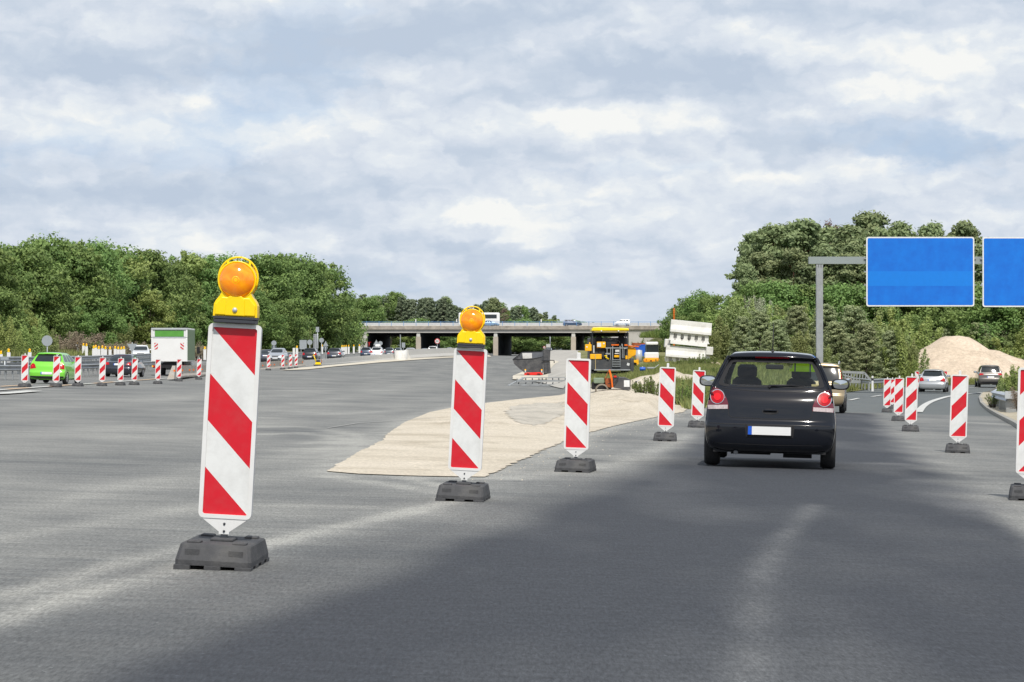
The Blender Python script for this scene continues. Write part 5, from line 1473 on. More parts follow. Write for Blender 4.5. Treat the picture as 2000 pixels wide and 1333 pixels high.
# interior
mb = MB()
for s in (-1, 1):
    mb2 = MB(); x = s*.36
    mb2.box((x, 2.02, .82), (.48,.14,.62), Matrix.Rotation(-.2,3,'X'), taper=(.78,.9), bev=.05)
    mb2.box((x, 2.09, 1.20), (.26,.1,.19), Matrix.Rotation(-.1,3,'X'), bev=.04); mb2.box((x,2.25,.5), (.48,.5,.14), bev=.04)
    mb2.beam((x-.06,2.06,1.08),(x-.06,2.08,1.15),.015,.015); mb2.beam((x+.06,2.06,1.08),(x+.06,2.08,1.15),.015,.015)
    mb2.build('front_seat', M['seat'], polo)
mb = MB(); mb.box((0,1.1,.72), (1.24,.14,.56), Matrix.Rotation(-.25,3,'X'), bev=.05); mb.box((0,1.35,.5), (1.24,.5,.14), bev=.04); mb.build('rear_seat', M['seat'], polo)
mb = MB(); mb.box((0,2.78,.83), (1.36,.3,.26), bev=.06); mb.box((-.36,2.62,.98), (.3,.2,.1), bev=.04); mb.build('dashboard', M['black'], polo)
mb = MB(); mb.lathe([(.165,.0),(.18,.015),(.195,0),(.18,-.015),(.165,0)], (-.36,2.5,.92), 'Y', 24); mb.build('steering_wheel', M['black'], polo)
mb = MB(); mb.box((.0,2.2,1.27), (.235,.03,.065), bev=.012); mb.build('interior_mirror', M['black'], polo)
mb = MB(); mb.box((.375,1.925,1.28), (.3,.02,.10), taper=(.8,1)); mb.box((.375,1.92,1.235),(.34,.02,.035)); mb.build('safety_vest', M['hivis'], polo)
mb = MB(); mb.box((.275,1.91,1.27), (.02,.01,.11)); mb.box((.475,1.91,1.27), (.02,.01,.11)); mb.build('vest_strip', M['grey_strip'], polo)
mb = MB(); mb.box((.55,.36,1.055), (.09,.1,.03)); mb.build('parcel_shelf_box', M['beige_panel'], polo)
mb = MB(); mb.box((0,.42,.98), (1.15,.3,.03)); mb.build('parcel_shelf', M['seat'], polo)
mb = MB(); mb.tube([(-.42,.1,.19),(-.42,.35,.19)], .028, 10); mb.build('exhaust_pipe', M['steel_dark'], polo)

# --- the driver seen faintly: head over the left seat
def person_in(seatx, car_root, y=1.95, z=.86, cloth='pinkcloth', nm='driver', label='dark-haired driver seated in the silver hatchback', sc=1):
    pass
# gold minivan
g = onG(1598, 91.5)
car('minivan', 'gold minivan with tall red corner lamps and roof rails, ahead of the black hatchback', g, R_(-8.5), 'van', carpaint('gold', (.42,.33,.2), .5, .3), clear=False, tilt=R_(1.3), rails=True, cat='minivan')
g = onG(1820, 165)
g_ = car('hatchback_car', 'silver hatchback on the exit road beyond the bunched marker boards', g, R_(-13), 'polo', carpaint('silver', (.5,.52,.54), .5, .28), clear=False, tilt=R_(1.0), side_lamps='hiplate', scale=(1.04,1.04,1.0))
g = onG(1935, 190)
car('suv_car', 'dark grey-brown compact off-road car by the foot of the sand pile', g, R_(-6), 'suv', carpaint('taupe', (.15,.14,.13), .5, .3), bumper=M['black'], scale=(.98,1,1))
# left carriageway
g = onG(90, 119)
car('hatchback_car', 'bright green hatchback behind the left marker boards', g, R_(-3), 'polo', carpaint('green', srgb(125,215,60)[:3], .1, .3), tilt=R_(1.2), bumper=M['black'], scale=(1.03,1.03,1))
g = onG(229, 161)
car('saloon_car', 'dark blue-grey saloon with lit red rear lamps left of the delivery truck', g, R_(-4), 'sedan', carpaint('navy', (.025,.03,.045), .4, .25), tilt=R_(1.2))
g = onG(262, 250)
car('estate_car', 'white car coming towards us behind the dark saloon', (g.x, g.y+4.4, zg(-38,250)+.1), R_(180+8), 'suv', carpaint('white', (.75,.76,.77), .0, .3), facing='front', scale=(1,1,.92), rails=True)
def lcar(px, Y, ybase, nm, lb, kind, col, facing='rear', rot=-3, sc=(1,1,1), cat='car', **k):
    g = onG(px, Y); z = CAMZ + (YH-ybase)/F*Y
    r_ = R_(rot) + (PI if facing == 'front' else 0)
    L_ = PROF[kind]['L']
    y = Y + (L_ if facing == 'front' else 0)
    return car(nm, lb, (g.x, y, z), r_, kind, carpaint(nm, col, .3, .3), facing=facing, scale=sc, detail=0, cat=cat, **k)
lcar(517, 268, 710, 'saloon_car', 'dark blue car partly hidden by the near beacon, beside a silver oncoming car', 'sedan', (.03,.035,.05))
lcar(541, 262, 708, 'hatchback_car', 'silver grey oncoming car right of the near beacon', 'polo', (.42,.45,.48), 'front')
lcar(604, 285, 706, 'hatchback_car', 'black hatchback with red rear lamps, first in the left queue right of the near beacon', 'polo', (.012,.014,.02))
lcar(652, 305, 703, 'estate_car', 'dark grey estate car second in the queue towards the bridge', 'polo', (.05,.055,.07), sc=(1.05,1,.95))
lcar(714, 380, 698, 'hatchback_car', 'dark blue car carrying bicycles on its roof before the bridge abutment', 'polo', (.03,.05,.09))
lcar(735, 355, 700, 'hatchback_car', 'white hatchback with a grey roof box in the queue', 'polo', (.75,.76,.77), sc=(1.05,1,1.08))
lcar(759, 430, 697, 'hatchback_car', 'dark slate hatchback right of the white car with roof box', 'polo', (.06,.08,.1), sc=(1.05,1,1))
lcar(776, 470, 695, 'saloon_car', 'small teal-grey car just left of the white estate in the queue', 'sedan', (.1,.13,.15), sc=(.9,1,1))
lcar(800, 420, 697, 'saloon_car', 'white saloon between the round concrete block and the bridge pier', 'sedan', (.75,.76,.77), sc=(1.05,1,1))
lcar(828, 500, 693, 'saloon_car', 'low blue-grey car beside the second bridge pier', 'sedan', (.12,.17,.23), sc=(.85,1,.85))
lcar(845, 480, 694, 'suv_car', 'white off-road car below the red ringed speed sign', 'suv', (.75,.76,.77), sc=(1.05,1,1))
lcar(877, 560, 692, 'saloon_car', 'silver car farthest right in the queue, left of the second beacon', 'sedan', (.4,.45,.48), sc=(.95,1,1))
lcar(1001, 760, 689, 'saloon_car', 'tiny silver car seen through the bridge left of the red one', 'sedan', (.45,.48,.5))
lcar(1016, 740, 690, 'hatchback_car', 'tiny red car seen through the bridge above the hopper', 'polo', (.5,.02,.02))
lcar(1113, 900, 690, 'hatchback_car', 'tiny dark red car far down the road beyond the bridge', 'polo', (.35,.02,.02))
# roof box and bicycles travel with their cars but are things carried by them
g = at(735, 676, 355); mb = MB(); mb.box((0,0,0), (.75,1.6,.34), bev=.12); o = mb.build('roof_box', M['white_paint'], loc=(g.x+.15, 356.4, CAMZ+(YH-675.5)/F*355)); tag(o, 'light grey luggage box on the roof of the white hatchback', 'roof box')
def bicycle(loc, rot, label, col):
    t = thing('bicycle', label, 'bicycle', loc, rot, None)
    mb = MB(); f = [(0,.0,.34),(0,.42,.34),(0,.62,.85),(0,.12,.82),(0,1.04,.34),(0,.98,.95)]
    for a, b in ((0,1),(1,3),(3,0),(1,2),(2,3),(2,4),(4,5)): mb.tube([f[a], f[b]], .02, 5)
    mb.tube([(-.25,.95,.98),(.25,.95,.98)], .015, 5); mb.box((0,.1,.9), (.14,.26,.05)); mb.build('frame', col, t)
    for y in (0, 1.04):
        mb = MB(); mb.lathe([(.32,-.02),(.35,0),(.32,.02),(.3,0),(.32,-.02)], (0,y,.34), 'X', 18); 
        for k in range(6): a = k*PI/6; mb.beam((0,y-math.cos(a)*.31,.34-math.sin(a)*.31),(0,y+math.cos(a)*.31,.34+math.sin(a)*.31),.006,.006)
        mb.build('wheel', M['tyre'], t)
zr = CAMZ + (YH-681)/F*380
bicycle((onG(712,380).x-.25, 381.0, zr-.05), R_(5), 'left one of the two bicycles standing on the roof of the dark blue car', M['steel_dark'])
bicycle((onG(718,380).x+.1, 380.8, zr-.05), R_(-5), 'right one of the two bicycles on the roof of the dark blue car', M['red_paint'])
# ------------------------------------------------------------------ motorway bridge
BY = 590.0; BD = 46.0
def bx(px, Y=BY): return (px-1000)/F*Y
def bz(py, Y=BY): return CAMZ + (YH-py)/F*Y
br = thing('motorway_bridge', 'long grey concrete road bridge crossing the motorway with blue railing', 'bridge', (0, BY, 0))
x0, x1 = bx(668), bx(1560)
ZT, ZF, ZG = bz(637), bz(644), bz(650)
mb = MB(); mb.box(((x0+x1)/2, .25+BD/2, (ZT+ZF)/2-.1), (x1-x0, BD+.5, .5)); mb.build('deck', M['conc'], br)
mb = MB(); mb.box(((x0+x1)/2, -.12, (ZT+ZF)/2), (x1-x0, .3, ZT-ZF)); mb.build('parapet', M['conc_brown'], br)
gx0, gx1 = bx(690), bx(1310)
mb = MB(); mb.box(((gx0+gx1)/2, .5, (ZF+ZG)/2-.02), (gx1-gx0, .7, ZF-ZG+.04)); mb.build('girder', M['conc'], br)
for k in range(1, 8):
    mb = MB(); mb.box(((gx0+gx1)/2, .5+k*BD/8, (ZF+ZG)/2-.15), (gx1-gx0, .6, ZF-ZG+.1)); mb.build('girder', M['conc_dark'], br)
mb = MB(); mb.box(((gx0+gx1)/2, BD-.3, bz(656, 634)+.5), (gx1-gx0, .7, 1.5)); mb.build('girder', M['conc'], br)
# far parapet, pale
mb = MB(); mb.box(((x0+x1)/2, 14, ZT+.45), (x1-x0, .3, .9)); mb.build('concrete_barrier', M['conc_light'], br)
# piers: concrete end faces, long walls running under the deck
SH = BD*.069
for px in (817, 968, 1120):
    zt = ZG+.02; zb = rprof(BY)-1.2
    X = bx(px); pr = MB(); pr.box((X, .9, (zb+zt-1.0)/2), (1.15, 1.2, zt-1.0-zb), bev=.05); po = pr.build('pier', M['pier'], br)
    mb = MB(); mb.box((X, .85, zt-.48), (.9, 1.0, .98), taper=(.8,1)); mb.build('bearing', M['conc_light'], po)
    mb = MB(); w = 1.0
    mb.add([(X-w/2,1.5,zb),(X+w/2,1.5,zb),(X+w/2+SH,BD,zb),(X-w/2+SH,BD,zb),(X-w/2,1.5,zt),(X+w/2,1.5,zt),(X+w/2+SH,BD,zt),(X-w/2+SH,BD,zt)], [(3,2,1,0),(4,5,6,7),(0,1,5,4),(1,2,6,5),(2,3,7,6),(3,0,4,7)])
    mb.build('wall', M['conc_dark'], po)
# abutments
for s, pa, pb in ((-1, 690, 717), (1, 1228, 1315)):
    xa, xb = bx(pa), bx(pb); zb = -1.0
    mb = MB()
    if s < 0: mb.prism([(xa-3,zb),(xb,zb),(xb,ZG),(xa+.4,ZG),(xa-3,ZG-4)], .2, 3.0)
    else: mb.prism([(xa,zb),(xb+6,zb),(xb+6,ZG),(xa,ZG)], .2, 3.0)
    ab = mb.build('abutment', M['conc'], br)
    xe = xb if s < 0 else xa
    mb = MB(); q = 1.0 if s > 0 else -1.0
    mb.add([(xe,3.01,zb),(xe+SH,BD,zb),(xe+SH+q*2,BD,zb),(xe+q*2,3.01,zb),(xe,3.01,ZG),(xe+SH,BD,ZG),(xe+SH+q*2,BD,ZG),(xe+q*2,3.01,ZG)], [(3,2,1,0),(4,5,6,7),(0,1,5,4),(1,2,6,5),(2,3,7,6),(3,0,4,7)])
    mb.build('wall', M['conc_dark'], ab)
# railing
mb = MB()
for z in (ZT+1.0, ZT+.72, ZT+.42): mb.box(((x0+x1)/2, -.1, z), (x1-x0, .05, .06))
mb.build('handrail', M['blue_rail'], br)
n = 38
for k in range(n):
    x = x0 + (x1-x0)*k/(n-1)
    mb = MB(); mb.box((x, -.1, ZT+.5), (.11, .11, 1.1)); mb.build('railing_post', M['blue_rail'], br)
# second bridge far behind: single dark column and beam
fb = thing('far_bridge', 'dark low bridge beam on a wide headed column, seen through the main bridge', 'bridge', (bx(1087, 800), 800, 0))
zz = lambda py: bz(py, 800)
mb = MB(); mb.box((0, 0, (zz(698)+zz(672))/2), (2.2, 2, zz(672)-zz(698))); mb.build('column', M['conc_dark'], fb)
mb = MB(); mb.box((0, 0, (zz(672)+zz(663))/2), (2.8, 2.2, zz(663)-zz(672)), taper=(1.1,1)); mb.build('column_head', M['conc_dark'], fb)
mb = MB(); mb.box((0, 0, zz(658)), (60, 3, .9)); mb.build('beam', M['conc'], fb)
# crossing traffic on the bridge deck
def bcar(px, Yo, nm, lb, kind, col, rot, sc=(1,1,1), cat='car'):
    Y = BY + Yo; X = bx(px, Y); L_ = PROF[kind]['L']
    d = 1 if rot < 0 else -1     # rot -90: drives to the right
    return car(nm, lb, (X - d*L_/2*sc[1], Y, ZT-.08), R_(rot), kind, carpaint(nm, col, .3, .3), scale=sc, detail=0, cat=cat, facing='rear', plate=False)
bcar(1118, 5, 'estate_car', 'dark estate car driving on top of the bridge above the hopper', 'suv', (.03,.04,.07), -90, (1,1,.95))
bcar(1214, 5, 'van', 'white van driving on top of the bridge above the paver', 'van', (.78,.79,.8), 90, (1,.9,.95), 'van')
bcar(957, 5, 'saloon_car', 'silver blue car on the bridge in front of the coach', 'sedan', (.2,.3,.42), -90)
bus = thing('coach', 'white coach with dark side windows driving on the bridge behind the second beacon lamp', 'coach', (bx(936, BY+9), BY+9, ZT-.05))
zb_ = 0; mb = MB(); mb.box((0,0,1.75), (9.6,2.5,3.0), bev=.2); mb.build('body', M['white_paint'], bus)
for s in (-1,1):
    mb = MB(); mb.box((-.2,s*1.26,2.35), (8.6,.03,.9)); mb.build('side_window', M['glass_dark'], bus)
mb = MB(); mb.box((4.81,0,2.2), (.03,2.2,1.3)); mb.build('windscreen', M['glass_dark'], bus)
for x in (-3, 3):
    for s in (-1,1): mb = MB(); mb.lathe([(.0005,-.15),(.45,-.15),(.48,0),(.45,.15),(.0005,.15)], (x,s*1.12,.48), 'Y', 18); mb.build('wheel', M['tyre'], bus)
for px, lb in ((892, 'small white marker left of the second beacon lamp on the bridge rail'), (812, 'small white marker on the bridge rail above the second pier'), (1057, 'small white marker on the bridge rail left of the dark estate car')):
    mb = MB(); mb.box((0,0,.3), (.25,.12,.7), bev=.03); o = mb.build('marker_post', M['white_plastic'], loc=(bx(px), BY-.1, ZT+.9)); tag(o, lb, 'marker')
# embankment right of the bridge
def mound(name, cx, cy, rx, ry, h, m, label, cat, power=1.3, seed=0, rough=.12, kind=None, flat=0, n=44, sub=None, bz_=None):
    mb = MB(); vs = []
    for j in range(n+1):
        for i in range(n+1):
            u, v = i/n*2-1, j/n*2-1; r = math.hypot(u, v)
            z = h*max(0, 1-r**power) ; z = min(z, h*(1-flat)) if flat else z
            q = Vector((cx+u*rx, cy+v*ry, 0)); z += h*rough*noise.fractal(Vector((q.x*.35+seed, q.y*.2, seed)), 1, 2, 4)*min(1, max(0, 1-r)*4)
            z0 = zg(q.x, q.y) if bz_ is None else bz_
            vs.append((q.x, q.y, z0 + z - .25*max(0, r-.96)*4 - .05))
    fs = [(j*(n+1)+i, j*(n+1)+i+1, (j+1)*(n+1)+i+1, (j+1)*(n+1)+i) for j in range(n) for i in range(n)]
    mb.add(vs, fs, 0, True); o = mb.build(name, m, fix=False)
    if kind: tag(o, kind=kind)
    else: tag(o, label, cat)
    return o
mound('embankment', 56, 560, 30, 60, 11.5, M['weedturf'] if 'weedturf' in M else M['bankturf'], None, None, 1.6, 3, .05, kind='structure')
for x, yt, Y, k in [(1262,690,470,'weed0'),(1275,680,475,'weed1'),(1288,668,485,'weed2'),(1300,655,495,'bush0'),(1250,700,440,'weed1'),(1310,648,500,'bush1'),(1295,690,420,'weed0'),(1322,660,430,'bbush0')]:
    g = onG(x, Y); r = math.hypot((g.x-56)/30, (Y-560)/60); zb = g.z + 11.5*max(0, 1-r**1.6)-.3
    hp = {'w':1.1,'b':5}[k[0]]
    plant(k, 'weed_clump' if k[0] == 'w' else 'roadside_bush', 'green shrub or weeds covering the slope beside the bridge abutment', 'weeds' if k[0]=='w' else 'bush', (g.x, Y, zb), (2.6 if k[0]=='w' else .7), 'greenery on the bridge slope')
grassfield('slope_grass', lambda: (random.uniform(28, 52), random.uniform(500, 560)), 3000, 1.2, M['weed'], 'green weeds over the embankment beside the bridge').location.z = 3.0

# ------------------------------------------------------------------ gantry and signs
GY = 156.0
def gz(py, Y=GY): return CAMZ + (YH-py)/F*Y
gxp = onG(1600.5, GY)
ga = thing('sign_gantry', 'grey steel sign gantry with box post and cantilever arm at the exit road', 'gantry', (gxp.x, GY, gxp.z))
h_ = gz(517)-gxp.z
mb = MB(); mb.box((0,0,h_/2), (.40,.36,h_)); mb.build('post', M['gantry'] if 'gantry' in M else M['galv'], ga)
mb = MB(); mb.box((0,0,.02), (.8,.8,.06)); mb.build('base_plate', M['galv'], ga)
za = gz(509)-gxp.z
M['gantry'] = mat('gantry paint', (.27,.31,.31), .5, .1, var=.05, scale=.6, grime=(.2,.22,.21), gs=.6, gamt=.4)
ga.children[0].data.materials[0] = M['gantry']
mb = MB(); mb.box((-.31+6.9*0+8.4,0,za), (17.5,.42,.44)); mb.build('arm', M['gantry'], ga)
for dx in (-.08,.08): mb = MB(); mb.box((dx,-.19,h_-.02), (.025,.03,.3)); mb.build('bracket', M['steel_dark'], ga)
def bluemat():
    m, nt, b = nodes('blue sign film'); L = nt.links.new
    tc = N(nt, 'ShaderNodeTexCoord'); nz = N(nt, 'ShaderNodeTexNoise', Scale=1.3, Detail=6, Roughness=.6); L(tc.outputs['Object'], nz.inputs['Vector'])
    cr = N(nt, 'ShaderNodeValToRGB'); e = cr.color_ramp.elements; e[0].position=.35; e[0].color = srgb(0,100,200); e[1].position=.65; e[1].color = srgb(0,113,212)
    L(nz.outputs['Fac'], cr.inputs[0]); L(cr.outputs[0], b.inputs['Base Color']); b.inputs['Roughness'].default_value = .4
    return m
M['sign_blue'] = bluemat(); M['sign_blue2'] = mat('lighter blue film', srgb(0,119,215)[:3], .4, var=.04)
def bigsign(pxa, pxb, pya, pyb_, label, band=True):
    Y = GY-.35; xa, xb = (pxa-1000)/F*Y, (pxb-1000)/F*Y; w = xb-xa; hh = (pyb_-pya)/F*Y
    t = thing('direction_sign', label, 'road sign', ((xa+xb)/2, Y, gz(pyb_, Y)), 0, None)
    mb = MB(); mb.prism(rrect(w, hh, .14, 5, 0, hh/2), -.03, .03); mb.build('sign_border', M['white_film'], t)
    mb = MB(); mb.prism(rrect(w-.16, hh-.16, .09, 5, 0, hh/2), -.036, -.0305)
    fc = mb.build('sign_face', M['sign_blue'], t)
    if band:
        mb = MB(); mb.box((0,-.0375, hh*.40), (w-.17,.002,hh*.21)); mb.build('repair_strip', M['sign_blue2'], fc)
    for k in range(5):
        mb = MB(); mb.box((0,.08,hh*(.12+.19*k)), (w+.25,.08,.07)); mb.build('stiffener', M['galv'], t)
    for x in (-w*.3, w*.3): mb = MB(); mb.box((x,.16,hh*.5), (.1,.08,hh*.98)); mb.build('rear_rail', M['galv'], t)
bigsign(1692, 1903, 463, 599, 'left blank bright blue direction sign with white border, seen whole')
bigsign(1919, 2130, 463.5, 600, 'right blank blue direction sign cut by the picture edge', False)

# ------------------------------------------------------------------ guardrails and barriers
def wbeam(mb, a, b, h=.31, d=.08):
    a, b = Vector(a), Vector(b); dr = (b-a).normalized(); n_ = Vector((dr.y, -dr.x, 0)).normalized()
    pr = [(0,-h/2),(d,-h*.32),(0,-h*.06),(0,h*.06),(d,h*.32),(0,h/2)]
    vs = [a + n_*p[0] + Vector((0,0,p[1])) for p in pr] + [b + n_*p[0] + Vector((0,0,p[1])) for p in pr]
    mb.add(vs, [(i, i+1, 7+i, 6+i) for i in range(5)], 0)
def guardrail(pts, label, hgt=.62, post=2.0, rows=1, name='guardrail', double=False, m='galv'):
    t = thing(name, label, 'guardrail', pts[0])
    o0 = Vector(pts[0]); P = [Vector(p)-o0 for p in pts]
    mb = MB()
    for a, b in zip(P, P[1:]):
        for r in range(rows):
            zo = Vector((0,0,hgt-r*.36)); wbeam(mb, a+zo, b+zo)
            if double:
                d = (b-a).normalized(); nn = Vector((-d.y, d.x, 0))*.5; wbeam(mb, b+zo+nn, a+zo+nn)
    mb.build('rail', M[m], t)
    cnt = 0
    for a, b in zip(P, P[1:]):
        n_ = max(1, int((b-a).length/post))
        for i in range(n_):
            if cnt > 90: break
            p = a.lerp(b, i/n_); mb = MB(); d = (b-a).normalized(); nn = Vector((-d.y, d.x, 0))*(.25 if double else .08)
            mb.box((p.x+nn.x, p.y+nn.y, p.z+hgt/2-.1), (.06,.1,hgt+.15)); 
            if double: mb.box((p.x+nn.x, p.y+nn.y, p.z+hgt-.05), (.06,.5,.07))
            mb.build('post', M['galv'], t); cnt += 1
    return t
def gl_(ip): return [onG(x, Y) for x, Y in ip]
guardrail(gl_([(-60,128),(20,134),(100,146),(180,162),(260,182),(330,205)]), 'double galvanised guardrail behind the cars of the left lanes', rows=1, double=True)
guardrail(gl_([(-60,150),(60,165),(180,188),(300,228)]), 'second guardrail with close upper beam beyond the left lanes', hgt=.95, rows=2, post=1.4)
guardrail([onG(470,262), onG(530,290), onG(590,315)], 'short guardrail behind the oncoming cars right of the near beacon', rows=2, hgt=.8)
guardrail([onG(1640,186), onG(1668,176), onG(1700,168), onG(1740,176)], 'galvanised guardrail right of the gold minivan before the thicket', rows=1, hgt=.62, post=1.6)
# raised ramp-like wooden/steel bar in front of the thicket
t = thing('guardrail', 'upper grey rail section sloping down at its right end, right of the gold minivan', 'guardrail', onG(1650,172)); o0 = t.location
mb = MB(); A = onG(1643,172)-o0; B = onG(1688,172)-o0; Cc = onG(1704,172)-o0
mb.beam(A+Vector((0,0,1.15)), B+Vector((0,0,1.15)), .12, .16); mb.beam(B+Vector((0,0,1.15)), Cc+Vector((0,0,.5)), .12, .14); mb.beam(A+Vector((0,0,.55)), Cc+Vector((0,0,.5)), .12, .2)
mb.build('rail', M['galv'], t)
for k in range(9): mb = MB(); p = A.lerp(B, k/8); mb.beam(p+Vector((0,0,-.1)), p+Vector((.1,0,1.1)), .07, .07); mb.build('post', M['galv'], t)
mb = MB(); g = onG(1704, 166); mb.box((0,0,.5), (.14,.1,1.0), taper=(.8,.9)); t = thing('reflector_post', 'slim white reflector post with a black band beside the thicket', 'marker post', g)
mb.build('post', M['white_plastic'], t); mb = MB(); mb.box((0,0,.78), (.15,.11,.16)); mb.build('black_band', M['black'], t)
# end of the guardrail at the right edge
g1, g2, g3 = onG(1968, 100), onG(1938, 118), onG(1945, 128)
t = thing('guardrail', 'folded flat end of a galvanised guardrail on posts by the kerb at the right', 'guardrail', (g1.x, g1.y, g1.z+.1)); o0 = Vector(t.location)
pts = [g1-o0, (g1.lerp(g2,.5))-o0, g2-o0, g3-o0]
mb = MB()
for a, b in zip(pts, pts[1:]):
    wbeam(mb, b+Vector((0,0,.68)), a+Vector((0,0,.68)), .32, .09)
    mb.beam(a+Vector((.25,0,.82)), b+Vector((.25,0,.82)), .5, .03)
mb.box((.2,0,.7), (.62,.06,.3)); mb.build('rail', M['galv_light'], t)
for p in (Vector((.2,.3,0)), pts[1]+Vector((.2,0,0)), pts[2]+Vector((.2,0,0))):
    mb = MB(); mb.box((p.x,p.y,p.z+.3), (.42,.12,.75)); mb.build('post', M['galv'], t)
# beige steel barrier on the left, element by element
BYT = [(300,148),(333,152),(592,258),(771,345),(900,440),(940,480)]
def base_pts(ip): return [at(x, y, lerp_pts(BYT, x)) for x, y in ip]
sb_ = base_pts([(333,741),(370,738),(410,734.5),(450,731),(490,727.5),(530,723.5),(560,720.5),(592,717)])
def profile_run(a, b, prof, t, m, name):
    a, b = Vector(a), Vector(b); d = (b-a).normalized(); n_ = Vector((d.y, -d.x, 0)).normalized()
    mb = MB(); n = len(prof)
    vs = [a + n_*p[0] + Vector((0,0,p[1])) for p in prof] + [b + n_*p[0] + Vector((0,0,p[1])) for p in prof]
    mb.add(vs, [list(range(n)), list(range(2*n-1, n-1, -1))] + [(i, (i+1) % n, n+(i+1) % n, n+i) for i in range(n)], 0)
    return mb.build(name, m, t)
SP = [(-.27,.06),(-.27,.16),(-.12,.3),(-.09,.8),(.09,.8),(.12,.3),(.27,.16),(.27,.06)]
JP = [(-.32,0),(-.32,.09),(-.17,.34),(-.09,.86),(.09,.86),(.17,.34),(.32,.09),(.32,0)]
words = ['first','second','third','fourth','fifth','sixth','seventh','eighth','ninth','tenth','eleventh','twelfth']
for i, (a, b) in enumerate(zip(sb_, sb_[1:])):
    t = thing('steel_barrier', f'beige steel barrier element with orange rust marks, {words[i]} from the left', 'barrier', a, 0, 'beige steel barrier elements')
    o0 = Vector(a); e = Vector(a).lerp(b, .985)-o0
    if i == 0:
        profile_run(e*.16, e, SP, t, M['barrier_steel'], 'barrier_body')
        q = e*.16; d_ = e.normalized(); n_ = Vector((d_.y,-d_.x,0)).normalized(); mb = MB(); mb.add([-n_*.2, n_*.2, q-n_*.24, q+n_*.24, q-n_*.09+Vector((0,0,.79)), q+n_*.09+Vector((0,0,.79))], [(0,1,3,2),(0,2,4),(1,5,3),(0,4,5,1),(2,3,5,4)]); mb.build('end_ramp', M['barrier_steel'], t)
    else: profile_run((0,0,0), e, SP, t, M['barrier_steel'], 'barrier_body')
    for k in (.2,.8):
        mb = MB(); p = e*k; mb.box((p.x,p.y,p.z+.04), (.5,.3,.08)); mb.build('foot', M['rubber'], t)
    for k in range(5):
        mb = MB(); p = e*(.1+.2*k); d = e.normalized(); n_ = Vector((d.y,-d.x,0)).normalized(); mb.box((p.x+n_.x*.13, p.y+n_.y*.13, p.z+.5), (.1,.3,.1)); mb.build('reflector', M['orange'], t) if k % 2 == 0 else None
jb = base_pts([(590,721),(628,717.5),(668,713.5),(706,709.5),(740,706.5),(771,703.5)])
for i, (a, b) in enumerate(zip(jb, jb[1:])):
    o = profile_run((0,0,0), (Vector(b)-Vector(a))*.99, JP, None, M['conc_light'], 'concrete_barrier'); o.location = a
    tag(o, f'pale concrete barrier element left of the round concrete block, {words[i]} from the left', 'barrier', 'pale concrete barrier elements')
g = at(783, 702.5, 343)
mb = MB(); s_ = g.y/F; mb.lathe([(12.5*s_,-.5),(12.5*s_,17*s_),(11.8*s_,17.6*s_),(.001,17.6*s_)], (0,0,0), 'Z', 32)
o = mb.build('concrete_pedestal', M['conc_white'], loc=g); tag(o, 'round pale concrete block interrupting the barrier line', 'concrete block')
jb = base_pts([(795,701.2),(830,698.7),(865,696.6),(900,695.2),(940,694.4)])
for i, (a, b) in enumerate(zip(jb, jb[1:])):
    o = profile_run((0,0,0), (Vector(b)-Vector(a))*.995, [(p[0]*1.6, p[1]*1.55) for p in JP], None, M['conc_light'], 'concrete_barrier'); o.location = a
    tag(o, f'long pale concrete barrier element right of the round concrete block, {words[i]} from it', 'barrier', 'pale concrete barrier elements')

# ------------------------------------------------------------------ road sign backs
def sgn(px, pyc, r, Y, shape, name, label, cat='road sign', m='sign_back', pybase=None, posts=(0,), h2=None, front=None):
    s = Y/F; g = onG(px, Y); zc = CAMZ + (YH-pyc)*s; zb = g.z if pybase is None else CAMZ+(YH-pybase)*s
    t = thing(name, label, cat, (g.x, Y, zb)); zc -= zb; R = r*s; Hh = (h2 or r)*s
    for p in posts:
        mb = MB(); mb.tube([(p*s,.06,-.3),(p*s,.06,zc+(R if shape != 'rect' else Hh)*.98)], max(.04, .5*s*.7), 8); mb.build('post', M['galv_light'], t)
    mb = MB()
    if shape == 'disc': mb.lathe([(.001,-.02),(R,-.02),(R,.02),(.001,.02)], (0,0,zc), 'Y', 24, smooth=False)
    elif shape == 'tri': mb.prism([(-R,zc-R*.8),(R,zc-R*.8),(0,zc+R*.95)], -.02, .02)
    elif shape == 'invtri': mb.prism([(-R,zc+R*.7),(0,zc-R),(R,zc+R*.7)], -.02, .02)
    else: mb.prism(rrect(2*R, 2*Hh, min(R,Hh)*.1, 3, 0, zc), -.02, .02)
    b = mb.build('sign_plate', M[m], t)
    if front == 'speed':
        mb = MB(); mb.lathe([(R*.76,-.024),(R*.98,-.024),(R*.98,-.021)], (0,0,zc), 'Y', 28); mb.build('red_ring', M['red_film'], b)
        cu = bpy.data.curves.new('digits', 'FONT'); cu.body = '80'; cu.size = R*1.0; cu.align_x = 'CENTER'; cu.align_y = 'CENTER'; cu.extrude = .002
        o = bpy.data.objects.new('digits', cu); C.objects.link(o)
        me = bpy.data.meshes.new_from_object(o.evaluated_get(bpy.context.evaluated_depsgraph_get())); bpy.data.objects.remove(o)
        o = bpy.data.objects.new('digits', me); C.objects.link(o); me.materials.append(M['black']); o.parent = b; o.location = (0,-.028,zc); o.rotation_euler = (PI/2,0,0)
    if front == 'slats':
        for k in range(7): mb = MB(); mb.box((0,-.05,zc-Hh+2*Hh*(k+.5)/7), (2*R*.98,.04,Hh*.12)); mb.build('stiffener', M['galv'], b)
        for x in (-.02*R,): mb = MB(); mb.box((x,-.1,zc), (R*.18,.06,2*Hh)); mb.build('rear_rail', M['galv_light'], b)
    return t
sgn(92, 666, 10.5, 200, 'disc', 'round_sign', 'grey back of a round sign on a post above the green hatchback')
